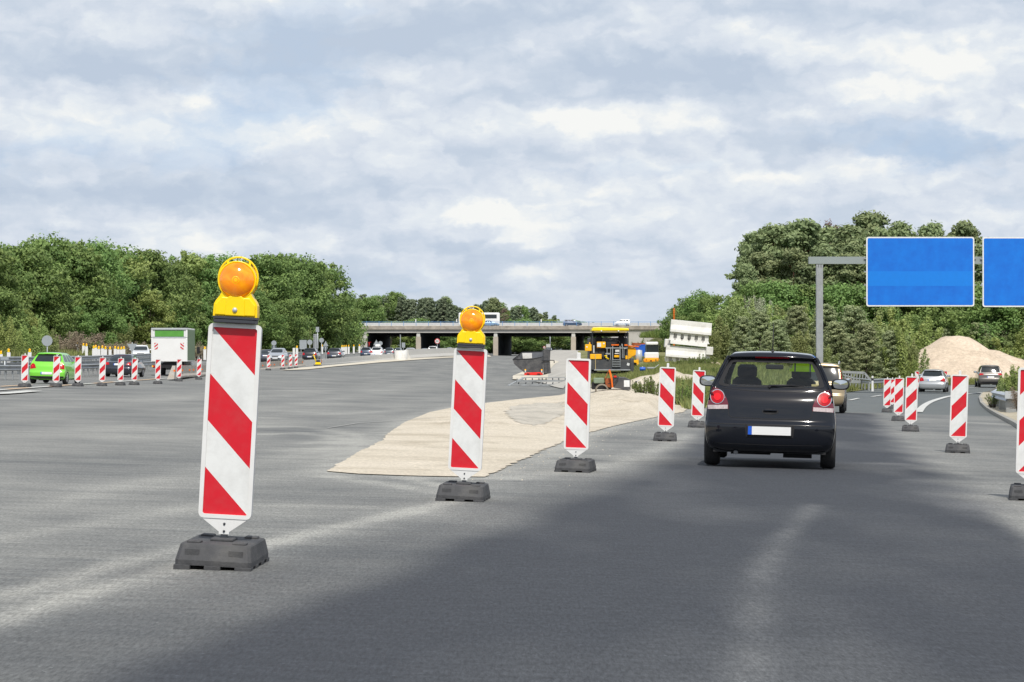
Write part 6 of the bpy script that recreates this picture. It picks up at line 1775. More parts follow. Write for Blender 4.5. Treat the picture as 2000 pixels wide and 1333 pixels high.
sgn(258, 679, 10, 235, 'invtri', 'triangle_sign', 'grey back of an upside-down triangular sign behind the dark saloon')
sgn(9, 701, 8, 150, 'rect', 'small_sign', 'small dark cross-piece sign on a pale post at the left edge', h2=2.2)
sgn(535, 670.5, 5, 300, 'disc', 'round_sign', 'small round sign back with a plate under it right of the near beacon'); sgn(535, 678.5, 4.5, 300.3, 'rect', 'small_sign', 'small rectangular plate under the round sign back right of the near beacon', h2=2.6)
sgn(592, 673.5, 7, 330, 'rect', 'board_sign', 'pale grey square sign back behind the black hatchback', h2=9, posts=(-4,4))
sgn(605, 669, 5.2, 325, 'disc', 'round_sign', 'round sign back left of the tall narrow board')
sgn(620, 644, 3.2, 340, 'rect', 'tall_sign', 'tall narrow pale board above the other sign backs', h2=5)
sgn(617, 667, 5, 345, 'rect', 'lattice_sign', 'dark slatted sign back below the tall narrow board', h2=14, m='galv', front='slats')
sgn(628, 665, 4.6, 335, 'disc', 'round_sign', 'round sign back right of the tall narrow board')
sgn(636, 672, 5.5, 330, 'tri', 'triangle_sign', 'triangular sign back with a round one under it'); sgn(635.5, 680.5, 4.5, 330.4, 'disc', 'round_sign', 'round sign back below the triangular sign back')
sgn(735, 670, 6, 395, 'tri', 'triangle_sign', 'triangular sign back above the white car with roof box'); sgn(743, 671, 4.2, 400, 'disc', 'round_sign', 'pale round sign back above the roof box')
sgn(788, 674.5, 3.3, 460, 'rect', 'board_sign', 'small pale upright sign above the round concrete block', h2=5)
sgn(782, 670, .8, 455, 'rect', 'thin_pole', 'thin leaning pole left of the small pale sign', cat='pole', h2=16)
sgn(854, 667, 5.2, 470, 'disc', 'speed_sign', 'round white speed limit sign with red ring before the bridge pier', m='white_film', front='speed')
sgn(1029, 674, 10.5, 720, 'rect', 'direction_sign', 'grey slatted back of a large direction sign seen under the bridge', h2=12, front='slats')
sgn(935, 674, 12, 760, 'rect', 'direction_sign', 'grey slatted sign back partly hidden by the second beacon lamp', h2=10, front='slats')
sgn(1071, 677, 4.2, 640, 'rect', 'board_sign', 'small white square sign above the hopper on a tall pole', m='white_film', h2=4.5, posts=(3,))
sgn(1063, 679, 2.6, 645, 'disc', 'speed_sign', 'tiny round red ringed sign left of the white square sign', m='white_film', front='speed')
mb = MB(); mb.tube([(0,0,0),(0,0,5.2)], .12, 8); t = thing('lamp_mast', 'pale thin mast standing beside the white square sign under the bridge', 'pole', onG(1074.5, 646)); mb.build('pole', M['galv_light'], t)
# lattice gantry far away under the bridge
t = thing('sign_gantry', 'distant lattice sign gantry between the right piers of the bridge', 'gantry', onG(1105, 860)); z1 = bz(664, 860)-t.location.z
for z in (z1, z1+.9, z1-1.4): mb = MB(); mb.box((0,0,z), (9,.2,.22)); mb.build('chord', M['blue_rail'] if z != z1-1.4 else M['steel_dark'], t)
for k in range(8): mb = MB(); mb.box((-4+k*1.14,0,z1+.45), (.14,.14,.9)); mb.build('strut', M['galv_light'], t)
for x in (-4.4,4.4): mb = MB(); mb.box((x,0,z1/2), (.35,.35,z1)); mb.build('post', M['galv'], t)
# ------------------------------------------------------------------ delivery truck
g = onG(330, 172); s = 172/F
tr = thing('delivery_truck', 'white box delivery truck with closed tail lift, green strip on top and green side', 'truck', (onG(330.5,172).x, 172, g.z), R_(2.0))
w = 2.42; zt_ = 94*s; zbx = 28*s
mb = MB(); mb.box((0, 2.9, (zt_+zbx)/2), (w, 5.6, zt_-zbx), bev=.03); bx_ = mb.build('box_body', M['white_paint'], tr)
mb = MB(); mb.box((w/2+.006, 2.9, (zt_+zbx)/2), (.012, 5.4, zt_-zbx-.2)); mb.build('side_panel', M['green_box_side'], bx_)
mb = MB(); mb.box((0,.075,zt_-.37), (w*.80,.02,.42)); mb.build('top_panel', M['green_box'], bx_)
for sx in (-1,1):
    mb = MB(); mb.box((sx*(w/2-.05),.06,(zt_+zbx)/2), (.1,.08,zt_-zbx)); mb.build('corner_post', M['white_paint'], bx_)
    mb = MB(); mb.box((sx*w*.43,.05,zt_-.4), (.12,.04,.38)); mb.build('hinge_strip', M['white_film'], bx_)
mb = MB(); mb.box((0,.05,zt_-.06), (w,.1,.1)); mb.box((0,.05,zt_-.64),(w,.06,.06)); mb.build('top_rail', M['galv_light'], bx_)
mb = MB(); mb.box((0,.0,(zt_-.7+zbx+.02)/2), (w-.06,.08,zt_-.72-zbx), bev=.01); tlf = mb.build('tail_lift', M['white_paint'], tr)
for sx in (-1,1):
    mb = MB(); mw, mh = .24, .44; cx, cz = sx*.87, zt_-1.22
    bm = bmesh.new(); f = bm.faces.new([bm.verts.new(v) for v in ((cx-mw/2,-.048,cz-mh/2),(cx+mw/2,-.048,cz-mh/2),(cx+mw/2,-.048,cz+mh/2),(cx-mw/2,-.048,cz+mh/2))])
    for q in range(-3, 8):
        pa = Vector((cx-mw/2,-.048,cz-mh/2+q*.11)); dv = Vector((1,0,.8*sx if sx < 0 else -.8)).normalized(); dv = Vector((1,0,-.8*(1 if sx>0 else -1))).normalized()
        bmesh.ops.bisect_plane(bm, geom=bm.verts[:]+bm.edges[:]+bm.faces[:], plane_co=pa, plane_no=Vector((-dv.z,0,dv.x)))
    for f in bm.faces:
        c = f.calc_center_median(); u = (c.z-(cz-mh/2)) + (c.x-(cx-mw/2))*.8*(1 if sx>0 else -1)
        mb.add([tuple(v.co) for v in f.verts], [tuple(range(len(f.verts)))], 1 if int(math.floor(u/.11)) % 2 else 0)
    bm.free(); mb.build('warning_plate', [M['white_film'], M['red_film']], tlf, fix=False)
mb = MB(); mb.box((0,2.9,zbx-.14), (.9,5.4,.2)); mb.box((0,.2,.62),(w-.2,.12,.14)); mb.box((-.35,.15,.78),(.05,.05,.3)); mb.box((.35,.15,.78),(.05,.05,.3)); mb.box((0,.5,.75),(1.6,.7,.25)); mb.build('chassis', M['matte_black'], tr)
for sx in (-1,1):
    mb = MB(); mb.box((sx*.98,.12,.66), (.3,.08,.14)); l = mb.build('tail_lamp', M['red_light'], tr)
    mb = MB(); mb.box((sx*1.12,.11,.66), (.09,.08,.1)); mb.build('indicator', M['amber'], l)
    for y in (1.6, 5.2):
        mb = MB(); mb.lathe([(.0005,-.14),(.3,-.15),(.36,-.12),(.38,0),(.36,.12),(.3,.15),(.0005,.14)], (sx*.92,y,.38), 'X', 24); mb.build('wheel', M['tyre'], tr)
mb = MB(); mb.box((0,6.5,1.35), (2.0,1.5,1.9), taper=(.95,.75), bev=.1); mb.build('cab', M['white_paint'], tr)
for sx in (-1,1): mb = MB(); mb.beam((sx*1.0,6.9,1.9),(sx*1.35,6.7,1.9),.04,.04); mb.box((sx*1.36,6.7,1.75),(.2,.1,.5),bev=.03); mb.build('mirror', M['matte_black'], tr)
# ------------------------------------------------------------------ asphalt paver
PY_ = 160.0; s = PY_/F
def lz(py, zb, Y=PY_): return CAMZ + (YH-py)*Y/F - zb
g = onG(1193, PY_); pz = CAMZ + (YH-745)*s; 
pv = thing('asphalt_paver', 'yellow and black asphalt paver with canopy roof, seen from behind', 'paver', (g.x, PY_, pz))
X = lambda px: (px-1193)*s
Z = lambda py: (745-py)*s
def pbx(nm, xa, xb, ya, yb, d0, d1, m, bev=.02, par=None, taper=None):
    mb = MB(); mb.box(((X(xa)+X(xb))/2, (d0+d1)/2, (Z(ya)+Z(yb))/2), (X(xb)-X(xa), d1-d0, Z(ya)-Z(yb)), bev=bev, taper=taper); return mb.build(nm, M[m], par or pv)
pbx('screed', 1141, 1231, 703, 723, 0, 1.0, 'paver_dark'); pbx('screed_step', 1160, 1231, 722, 724.5, -.3, .2, 'galv'); pbx('screed_plate', 1141, 1230, 726, 733, .05, .8, 'matte_black')
pbx('screed_side', 1231, 1238, 700, 735, -.1, 1.2, 'paver_dark')
for sx in (-1, 1):
    mb = MB(); x = sx*1.0; mb.prism([(1.4,.05),(4.6,.05),(4.9,.35),(4.6,.72),(1.4,.72),(1.1,.35)], x-.18, x+.18, plane='YZ'); mb.build('crawler_track', M['matte_black'], pv)
pbx('machine_body', 1152, 1228, 660, 722, 1.2, 5.2, 'paver_dark', .05)
mb = MB()  # canopy: curved shell
rx0, rx1 = X(1156), X(1229)
mb.prism([(rx0,Z(646.5)),(rx0+.05,Z(640.2)),(rx0+.5,Z(639.6)),(rx1-.5,Z(640.6)),(rx1-.03,Z(641.2)),(rx1+.0,Z(646))], .2, 3.6)
cn = mb.build('canopy', M['yellow_roof'], pv, bevel=.03)
mb = MB(); mb.prism([(rx0+.04,Z(646.4)),(rx0+.2,Z(649.2)),(rx1-.2,Z(649.6)),(rx1-.04,Z(646.2))], .26, 3.5); mb.build('canopy_lining', M['beige_panel'], cn)
for px in (1174.8, 1208.3): mb = MB(); mb.lathe([(.0005,-.05),(.05,-.045),(.055,0)], (X(px),.22,Z(647.2)), 'Y', 12); mb.build('roof_lamp', M['headlamp'], cn)
for px in (1157.5, 1226):
    for y in (.5, 3.3): mb = MB(); mb.box((X(px),y,(Z(649)+Z(703))/2), (.07,.07,Z(649)-Z(703))); mb.build('canopy_post', M['steel_dark'], pv)
pbx('control_box', 1166, 1183, 668, 680, .1, .5, 'yellow_m'); pbx('control_box', 1143, 1155.5, 673, 686, .2, .7, 'yellow_m'); pbx('tool_box', 1152.5, 1175, 692, 702, -.05, .5, 'yellow_m')
pbx('control_panel', 1166.5, 1174, 670, 678, .06, .09, 'white_film', 0); 
mb = MB(); mb.lathe([(.0005,-.02),(.055,-.01)], (X(1179.4),.09,Z(671.6)), 'Y', 12); mb.build('gauge', M['white_film'], pv)
mb = MB(); mb.lathe([(.0005,-.02),(.05,-.01)], (X(1146.4),.19,Z(678.3)), 'Y', 12); mb.build('gauge', M['white_film'], pv)
mb = MB(); mb.lathe([(.03,0),(.045,.05),(.03,.12),(.0005,.13)], (X(1152.2),.45,Z(672.8)), 'Z', 10); mb.build('beacon_light', M['amber'], pv)
pbx('hood', 1185, 1206, 668, 690, .6, 1.3, 'black'); pbx('floor_plate', 1183, 1226, 679, 681, .3, 2.4, 'galv', 0); pbx('engine_cover', 1187, 1200, 681, 690, .7, 2, 'hopper')
for xa, xb, ya, yb, m, nm in [(1194.5,1209,673,675.5,'orange','console_strip'),(1220,1226,673,676,'orange','console_strip'),(1200,1211,694,698.5,'yellow_m','lever_block'),(1202,1210,683.5,688,'conc_white','fluid_can'),(1183,1192,690,693,'galv','tool_tray'),(1201,1212,690,692,'conc_white','tool_tray'),(1222,1226,695,702,'yellow_m','side_cover'),(1158.5,1161.5,675,690,'galv_light','side_strut')]:
    pbx(nm, xa, xb, ya, yb, .25, .6, m, .01)
# seats, handrails, hoses
for px in (1171, 1215): 
    mb = MB(); mb.box((X(px),1.2,Z(664)), (.42,.18,.42), bev=.06); mb.box((X(px),1.0,Z(670)), (.42,.42,.12), bev=.04); mb.build('operator_seat', M['matte_black'], pv)
mb = MB(); mb.tube([(X(1176),.6,Z(669)),(X(1179),.6,Z(661.5)),(X(1190),.6,Z(661)),(X(1192),.6,Z(665)),(X(1201),.6,Z(660.5)),(X(1204),.6,Z(668))], .025, 6); mb.build('handrail', M['steel_dark'], pv)
mb = MB(); mb.tube([(X(1215),.3,Z(672)),(X(1216),.3,Z(679)),(X(1220),.3,Z(682)),(X(1224),.3,Z(681))], .03, 6); mb.build('hose', M['galv'], pv)
mb = MB(); mb.lathe([(.1,-.03),(.13,0),(.1,.03),(.09,0),(.1,-.03)], (X(1207),.5,Z(669)), 'Y', 16); mb.build('steering_wheel', M['black'], pv)
mb = MB(); mb.tube([(X(1180.5),-.06,Z(696)),(X(1184.5),-.06,Z(694.8)),(X(1183),-.06,Z(698)),(X(1189),-.08,Z(702))], .05, 6); mb.build('crank_lever', M['yellow'], pv)
for px in (1196.5, 1211): mb = MB(); mb.box((X(px),-.06,(Z(676)+Z(716))/2), (.05,.05,Z(676)-Z(716))); mb.build('ladder_rail', M['galv'], pv)
for k in range(5): mb = MB(); mb.box(((X(1196.5)+X(1211))/2,-.08,Z(703+k*3.3)), (X(1211)-X(1196.5)+.05,.14,.035)); mb.build('ladder_rung', M['galv'], pv)
for px, ya, yb in ((1186,681,703),(1193,680,703),(1216,677,700),(1219,683,700)): mb = MB(); mb.box((X(px),.3,(Z(ya)+Z(yb))/2), (.04,.04,Z(ya)-Z(yb))); mb.build('support_strut', M['galv'], pv)
mb = MB(); mb.box((X(1162.8),-.12,(Z(652)+Z(724))/2), (.035,.02,Z(692)-Z(724))); mb.v = [(v[0]-.0, v[1], v[2]-(Z(652)-Z(692))/2) for v in mb.v]; mb.build('levelling_rod', M['beige_panel'], pv)
mb = MB(); mb.box((X(1227),-.02,Z(712)), (.16,.02,.16), Matrix.Rotation(.3,3,'Y')); mb.build('warning_plate', M['white_film'], pv)
# hopper wing of the paver (yellow, right) 
mb = MB(); mb.prism([(X(1228),Z(674.5)),(X(1233),Z(677)),(X(1245),Z(682)),(X(1244),Z(694)),(X(1237),Z(697)),(X(1231.5),Z(702)),(X(1226.5),Z(702))], 1.5, 3.5)
mb.build('hopper_wing', M['yellow_m'], pv, bevel=.03)
mb = MB(); mb.tube([(X(1226),1.4,Z(676)),(X(1250),1.4,Z(677.5))], .05, 6); mb.build('crossbar', M['orange'], pv)
# ---------------- dumper right behind the paver
dY = 176.; g = onG(1246, dY); 
dp = thing('site_dumper', 'small yellow site dumper with silver tank half hidden behind the paver', 'dumper', (g.x, dY, CAMZ+(YH-733)*dY/F)); s2 = dY/F
Xd = lambda px: (px-1246)*s2; Zd = lambda py: (733-py)*s2
mb = MB(); mb.prism([(Xd(1237),Zd(704)),(Xd(1247),Zd(703)),(Xd(1247.5),Zd(724)),(Xd(1244),Zd(724)),(Xd(1243),Zd(709)),(Xd(1237),Zd(708))], -.2, .6); mb.build('arm', M['yellow_m'], dp)
mb = MB(); mb.lathe([(.001,-.45),(.22,-.4),(.24,0),(.22,.4),(.001,.45)], (Xd(1248.5),.5,Zd(696)), 'Z', 16); mb.build('tank', M['galv_light'], dp)
mb = MB(); mb.box((Xd(1240),1,Zd(712)), (.5,1.4,.6), bev=.06); mb.build('chassis', M['paver_dark'], dp)
for x in (1237, 1243): mb = MB(); mb.lathe([(.001,-.12),(.33,-.12),(.38,0),(.33,.12),(.001,.12)], (Xd(x),.4,.38), 'X', 20); mb.build('wheel', M['tyre'], dp)
# ---------------- roller / loader with white cab
lY = 215.; g = onG(1272, lY); s3 = lY/F
ld = thing('road_roller', 'white and orange road roller with glazed cab beside the barrier stack', 'roller', (g.x, lY, CAMZ+(YH-714)*s3)); Xl = lambda px: (px-1272)*s3; Zl = lambda py: (714-py)*s3
def lbx(nm, xa, xb, ya, yb, d0, d1, m, bev=.03, par=None, taper=None):
    mb = MB(); mb.box(((Xl(xa)+Xl(xb))/2, (d0+d1)/2, (Zl(ya)+Zl(yb))/2), (Xl(xb)-Xl(xa), d1-d0, Zl(ya)-Zl(yb)), bev=bev, taper=taper); return mb.build(nm, M[m], par or ld)
lbx('cab_roof', 1262.5, 1286, 668, 674, .4, 2.3, 'white_paint', .06); lbx('cab_glass', 1263, 1286.5, 674, 689, .5, 2.2, 'glass_dark', .02)
for x in (1263.2, 1286.2): lbx('cab_post', x-.5, x+.5, 674, 689, .44, .6, 'steel_dark', 0)
lbx('hood', 1259.5, 1287, 688.5, 701, 0, 1.4, 'white_paint', .08); lbx('bumper', 1257.5, 1288, 700, 709, -.15, 1.6, 'orange2' if 'orange2' in M else 'yellow_m', .1)
for x in (1262, 1280.5): lbx('tail_lamp', x-1.2, x+1.2, 702.3, 704.2, -.17, -.1, 'red_dark', 0)
lbx('tow_hook', 1269.5, 1273, 704, 706, -.25, -.1, 'matte_black', .02)
for x in (1262.5, 1283): mb = MB(); mb.lathe([(.001,-.18),(.3,-.18),(.36,0),(.3,.18),(.001,.18)], (Xl(x),.7,.36), 'X', 20); mb.build('wheel', M['tyre'], ld)
mb = MB(); mb.beam((Xl(1287),.6,Zl(677)),(Xl(1289.5),.5,Zl(677)),.04,.04); mb.box((Xl(1289.5),.5,Zl(677.5)),(.08,.06,.2)); mb.build('mirror', M['matte_black'], ld)
# blue containers and rusty pipes behind
for xa, xb, ya, yb, lb in ((1240, 1252, 677, 685.5, 'left blue skip of the pair under the heap of rusty pipes'), (1251, 1262, 674.5, 685.5, 'right blue skip of the pair left of the roller cab')):
    Yb = 260.; sx_ = Yb/F; w = (xb-xa)*sx_; h = (yb-ya)*sx_
    t = thing('blue_skip', lb, 'skip', ((((xa+xb)/2)-1000)*sx_, Yb, CAMZ+(YH-yb)*sx_)); 
    zgd = zg(t.location.x, Yb); t.location.z = zgd; h = CAMZ+(YH-ya)*sx_-zgd
    mb = MB(); mb.box((0,0,h/2), (w*.93,1.2,h), taper=(1.06,1.05), bev=.03); b = mb.build('container', M['blue_plastic'], t); mb = MB(); mb.box((0,0,h+.03), (w,1.3,.07)); mb.build('rim', M['blue_plastic'], b)
Yb = 264.; sx_ = Yb/F
t = thing('pipe_heap', 'low heap of rusty brown pipes and bars left of the roller cab', 'pipes', (((1248)-1000)*sx_, Yb, CAMZ+(YH-675.5)*sx_))
zl = zg(t.location.x, Yb)-t.location.z
for k in range(12):
    mb = MB(); a = random.uniform(-.06,.06); mb.tube([(-.72+random.uniform(-.1,.1),random.uniform(-.5,.5),.05+.05*(k//3)+random.uniform(0,.05)),(.78+random.uniform(-.1,.1),random.uniform(-.5,.5),.05+.05*(k//3)+a*.5)], .05, 6); mb.build('pipe', M['rust'], t)
for x in (-.5,.5): mb = MB(); mb.box((x,0,zl/2), (.15,.6,-zl)); mb.build('trestle', M['rust'], t)
# blue tank and rubbish
g = onG(1255, 150); t = thing('blue_tank', 'small bright blue tank with white cap lying right of the paver', 'tank', (g.x, 150, CAMZ+(YH-725)*150/F)); mb = MB()
mb.lathe([(.001,-.17),(.1,-.165),(.11,-.1),(.11,.1),(.1,.165),(.001,.17)], (0,0,.12), 'X', 16); mb.v = [(v[0], v[1], v[2]) for v in mb.v]; b = mb.build('tank_body', M['blue_plastic'], t)
mb = MB(); mb.lathe([(.02,0),(.02,.04),(.001,.045)], (0,0,.22), 'Z', 10); mb.build('cap', M['white_plastic'], b)
g = onG(1275, 148); t = thing('scrap_bundle', 'bundle of grey plastic and folded sheet lying in the grass below the roller', 'rubbish', (g.x, 148, CAMZ+(YH-722)*148/F)); mb = MB(); mb.box((-.15,0,.08), (.4,.3,.12), Matrix.Rotation(.2,3,'Z'), bev=.03); mb.build('box', M['galv'], t)
mb = MB(); mb.beam((0,0,.03),(.35,0,.28),.12,.03); mb.build('sheet', M['galv_light'], t)
# ---------------- hopper on the pale apron
hY = 205.; s4 = hY/F; g = G(1040, 735.5)
hY = g.y; s4 = hY/F
hp = thing('material_hopper', 'dark grey boat shaped steel hopper standing on a low red base', 'hopper', g); Xh = lambda px: (px-1040)*s4; Zh = lambda py: (735.5-py)*s4
D = 1.6
out = [(1001.5,702),(1020,688.5),(1061,687),(1061,727),(1024,728),(1017,722),(1004,710)]
mb = MB(); P0 = [(Xh(a), Zh(b)) for a, b in [(1001.5,702.5),(1061,698.5),(1061,727.5),(1024,728),(1015,721),(1004,711)]]
mb.prism(P0, -.1, .05); mb.build('front_wall', M['hopper'], hp)
mb = MB()
mb.add([(Xh(1001.5),-.1,Zh(702.5)),(Xh(1020),D,Zh(688.5)),(Xh(1024),D,Zh(728)),(Xh(1024),0,Zh(728)),(Xh(1015),0,Zh(721)),(Xh(1004),-.05,Zh(711))], [(0,1,2,3,4,5)]); mb.build('end_wall', M['hopper'], hp)
mb = MB(); mb.add([(Xh(1020),D,Zh(688.5)),(Xh(1061),D,Zh(687)),(Xh(1061),D,Zh(728)),(Xh(1024),D,Zh(728))], [(0,1,2,3)]); mb.build('rear_wall', M['hopper_in'] if 'hopper_in' in M else M['hopper'], hp)
mb = MB(); mb.tube([(Xh(1001.5),-.1,Zh(702.5)),(Xh(1020),D,Zh(688.5)),(Xh(1061),D,Zh(687))], .035, 6); mb.tube([(Xh(1001.5),-.1,Zh(702.5)),(Xh(1040),-.12,Zh(701.5)),(Xh(1061),-.1,Zh(697))], .03, 6); mb.build('rim', M['black'], hp)
mb = MB(); mb.box((Xh(1029.5),D-.06,Zh(695.3)), ((1039.5-1020)*s4,.03,11*s4)); mb.build('notice_board', M['conc_white'], hp)
mb = MB(); mb.prism([(Xh(1061),Zh(686)),(Xh(1063),Zh(682)),(Xh(1073),Zh(682)),(Xh(1075),Zh(686)),(Xh(1074),Zh(706)),(Xh(1076),Zh(729)),(Xh(1071),Zh(734)),(Xh(1062),Zh(732))], -.15, D); mb.build('tail_plate', M['hopper'], hp, bevel=.03)
mb = MB(); mb.tube([(Xh(1058),-.25,Zh(704.5)),(Xh(1078),-.25,Zh(704)),(Xh(1082),-.25,Zh(704.5)),(Xh(1082.3),-.25,Zh(709.5))], .05, 6); mb.build('drawbar', M['steel_dark'], hp)
mb = MB(); mb.box((Xh(1066),-.2,Zh(720)), (.3,.15,.9), bev=.04); mb.build('gearbox', M['hopper'], hp)
mb = MB(); mb.box(((Xh(1024)+Xh(1060))/2,.2,Zh(730.5)), (Xh(1060)-Xh(1024),.8,.24), Matrix.Rotation(-.03,3,'Y'), bev=.04); rb = mb.build('base', M['red_paint'], hp)
for x in (1031.5, 1052): mb = MB(); mb.box((Xh(x),-.21,Zh(731)), (.26,.03,.1)); mb.build('fork_pocket', M['matte_black'], rb)
for x in (1026, 1058):
    mb = MB(); mb.tube([(Xh(x),-.2,Zh(729)),(Xh(x),-.2,Zh(724))], .07, 8); q = mb.build('corner_post', M['galv_light'], hp); mb = MB(); mb.lathe([(.07,0),(.07,.07),(.03,.12),(.001,.12)], (Xh(x),-.2,Zh(724)), 'Z', 10); mb.build('post_cap', M['amber'], q)
mb = MB(); mb.box((Xh(1043),.9,.06), (Xh(1072)-Xh(1020),.5,.14)); mb.build('skid', M['matte_black'], hp)
# ---------------- guardrail sections lying in front
a0 = G(1001, 754); a1 = G(1130, 750)
lr = thing('guardrail_bundle', 'long low guardrail rows with brackets and a sloping bar in front of the hopper', 'guardrail', a0)
Y0 = a0.y; sr = Y0/F; Xr = lambda px: (px-1001)*sr; Zr = lambda py: (753.5-py)*sr
for nm, ya, yb, x0_, x1_ in (('upper_rail',737.2,738.6,1019,1112),('middle_rail',742.6,745.8,1011,1112),('lower_rail',750.2,753.2,1000,1112)):
    mb = MB(); mb.box(((Xr(x0_)+Xr(x1_))/2,(753-yb)*.25,(Zr(ya)+Zr(yb))/2), (Xr(x1_)-Xr(x0_),.06,Zr(ya)-Zr(yb))); mb.build(nm, M['galv'], lr)
for k, x in enumerate([1027,1040,1053,1060,1067,1080,1092,1105]):
    mb = MB(); mb.box((Xr(x),1.2,Zr(740.5)), (.07,.1,.13)); mb.build('bracket', M['steel_dark'], lr)
for k, x in enumerate([1013,1027,1040,1053,1060,1067,1080,1092,1105]):
    mb = MB(); mb.box((Xr(x),.7,Zr(748.5)), (.07,.1,.12), Matrix.Rotation(.4,3,'Y')); mb.build('bracket', M['steel_dark'], lr)
mb = MB(); mb.beam((Xr(993),-.2,Zr(753.4)),(Xr(1024),1.0,Zr(737.8)),.09,.09); mb.build('sloping_bar', M['galv_light'], lr)
for x in (1010, 1057, 1108): mb = MB(); mb.box((Xr(x),.6,Zr(746)+0), (.05,1.2,Zr(738)-Zr(753)),); mb.build('crosspiece', M['galv'], lr)
# ---------------- tar cooker cart
g = onG(1197, 108); cz = CAMZ + (YH-762)*108/F
ct = thing('tar_cart', 'black box cart with orange hoop and wheel behind the gravel heap', 'trailer', (g.x, 108, cz)); sc4 = 108/F; Xc = lambda px: (px-1197)*sc4; Zc = lambda py: (762-py)*sc4
mb = MB(); mb.prism([(Xc(1197),Zc(736)),(Xc(1220),Zc(737)),(Xc(1231),Zc(742)),(Xc(1231),Zc(762)),(Xc(1200),Zc(758)),(Xc(1197),Zc(755))], -.3, .6); mb.build('tank_box', M['paver_dark'], ct, bevel=.02)
mb = MB(); mb.box((Xc(1223.5),-.315,Zc(749.5)), (Xc(1229)-Xc(1218),.02,Zc(743)-Zc(756))); mb.build('notice_plate', M['white_film'], ct)
mb = MB(); mb.beam((Xc(1189.5),-.4,Zc(722.5)),(Xc(1194),-.4,Zc(740)),.06,.07); mb.beam((Xc(1194),-.4,Zc(740)),(Xc(1195.5),-.4,Zc(757)),.06,.07); mb.build('orange_hoop', M['orange'], ct)
mb = MB(); mb.prism([(Xc(1181),Zc(739)),(Xc(1194),Zc(739)),(Xc(1195),Zc(758)),(Xc(1183),Zc(755))], -.2, .5); mb.build('side_cabinet', M['rust'], ct)
mb = MB(); mb.beam((Xc(1189),-.3,Zc(724)),(Xc(1181),-.3,Zc(739)),.03,.03); mb.build('stay_rod', M['rust'], ct)
mb = MB(); mb.box((Xc(1170),.2,Zc(744)), (Xc(1180)-Xc(1160),.6,Zc(739)-Zc(750)), bev=.03); mb.build('battery_box', M['green_case'] if 'green_case' in M else M['galv'], ct)
mb = MB(); mb.box((Xc(1175),.25,Zc(754)), (Xc(1196)-Xc(1158),.5,.3), bev=.02); mb.build('frame', M['matte_black'], ct)
mb = MB(); mb.lathe([(.22,-.04),(.27,-.03),(.29,0),(.27,.03),(.22,.04),(.22,-.04)], (Xc(1175),-.3,Zc(763)), 'Y', 28); mb.build('wheel', M['beige_tyre'] if 'beige_tyre' in M else M['tyre'], ct)
mb = MB(); mb.tube([(Xc(1196),-.35,Zc(733)),(Xc(1204),-.4,Zc(731)),(Xc(1207),-.4,Zc(738)),(Xc(1200),-.4,Zc(748)),(Xc(1186),-.4,Zc(750))], .02, 6); mb.build('hose', M['black'], ct)
mb = MB(); mb.box((Xc(1201),-.33,Zc(735.5)), (.12,.05,.1), bev=.02); mb.build('valve', M['red_paint'], ct)
# short post right of the cart
mb = MB(); mb.box((0,0,.14), (.09,.06,.36)); t = thing('metal_stub', 'short dark metal stub with a pale bar in the grass right of the cart', 'post', (onG(1242.5,112).x, 112, CAMZ+(YH-759)*112/F)); mb.build('post', M['steel_dark'], t); mb = MB(); mb.beam((0,0,.3),(.17,0,.38),.03,.03); mb.build('bar', M['galv_light'], t)
# ---------------- plate compactor
g = G(621, 715.5, hi=600); s5 = g.y/F
pc = thing('plate_compactor', 'yellow plate compactor with folded handle on the gravel before the concrete barrier', 'compactor', g)
u = s5
mb = MB(); mb.prism([(-7.5*u,.5*u),(8*u,.5*u),(8*u,2*u),(-6.5*u,2*u),(-8.3*u,4*u)], -5*u, 5*u); mb.build('base_plate', M['steel_dark'], pc)
mb = MB(); mb.box((0,0,5*u), (13*u,8*u,5*u), taper=(.7,.9), bev=.05); mb.build('engine_cover', M['yellow'], pc)
mb = MB(); mb.box((.5*u,0,10*u), (7*u,7*u,5*u), bev=.04); mb.build('engine', M['paver_dark'], pc)
mb = MB(); mb.tube([(-3*u,0,6*u),(-6*u,0,15*u),(-8*u,0,20*u)], 1.0*u, 7); mb.box((-8.2*u,0,21*u), (2.6*u,4*u,2.6*u), bev=.03); mb.build('handle', M['yellow'], pc)
mb = MB(); mb.tube([(5*u,0,3*u),(8*u,0,10*u),(6*u,0,13*u)], .8*u, 6); mb.build('crash_bar', M['rust'], pc)
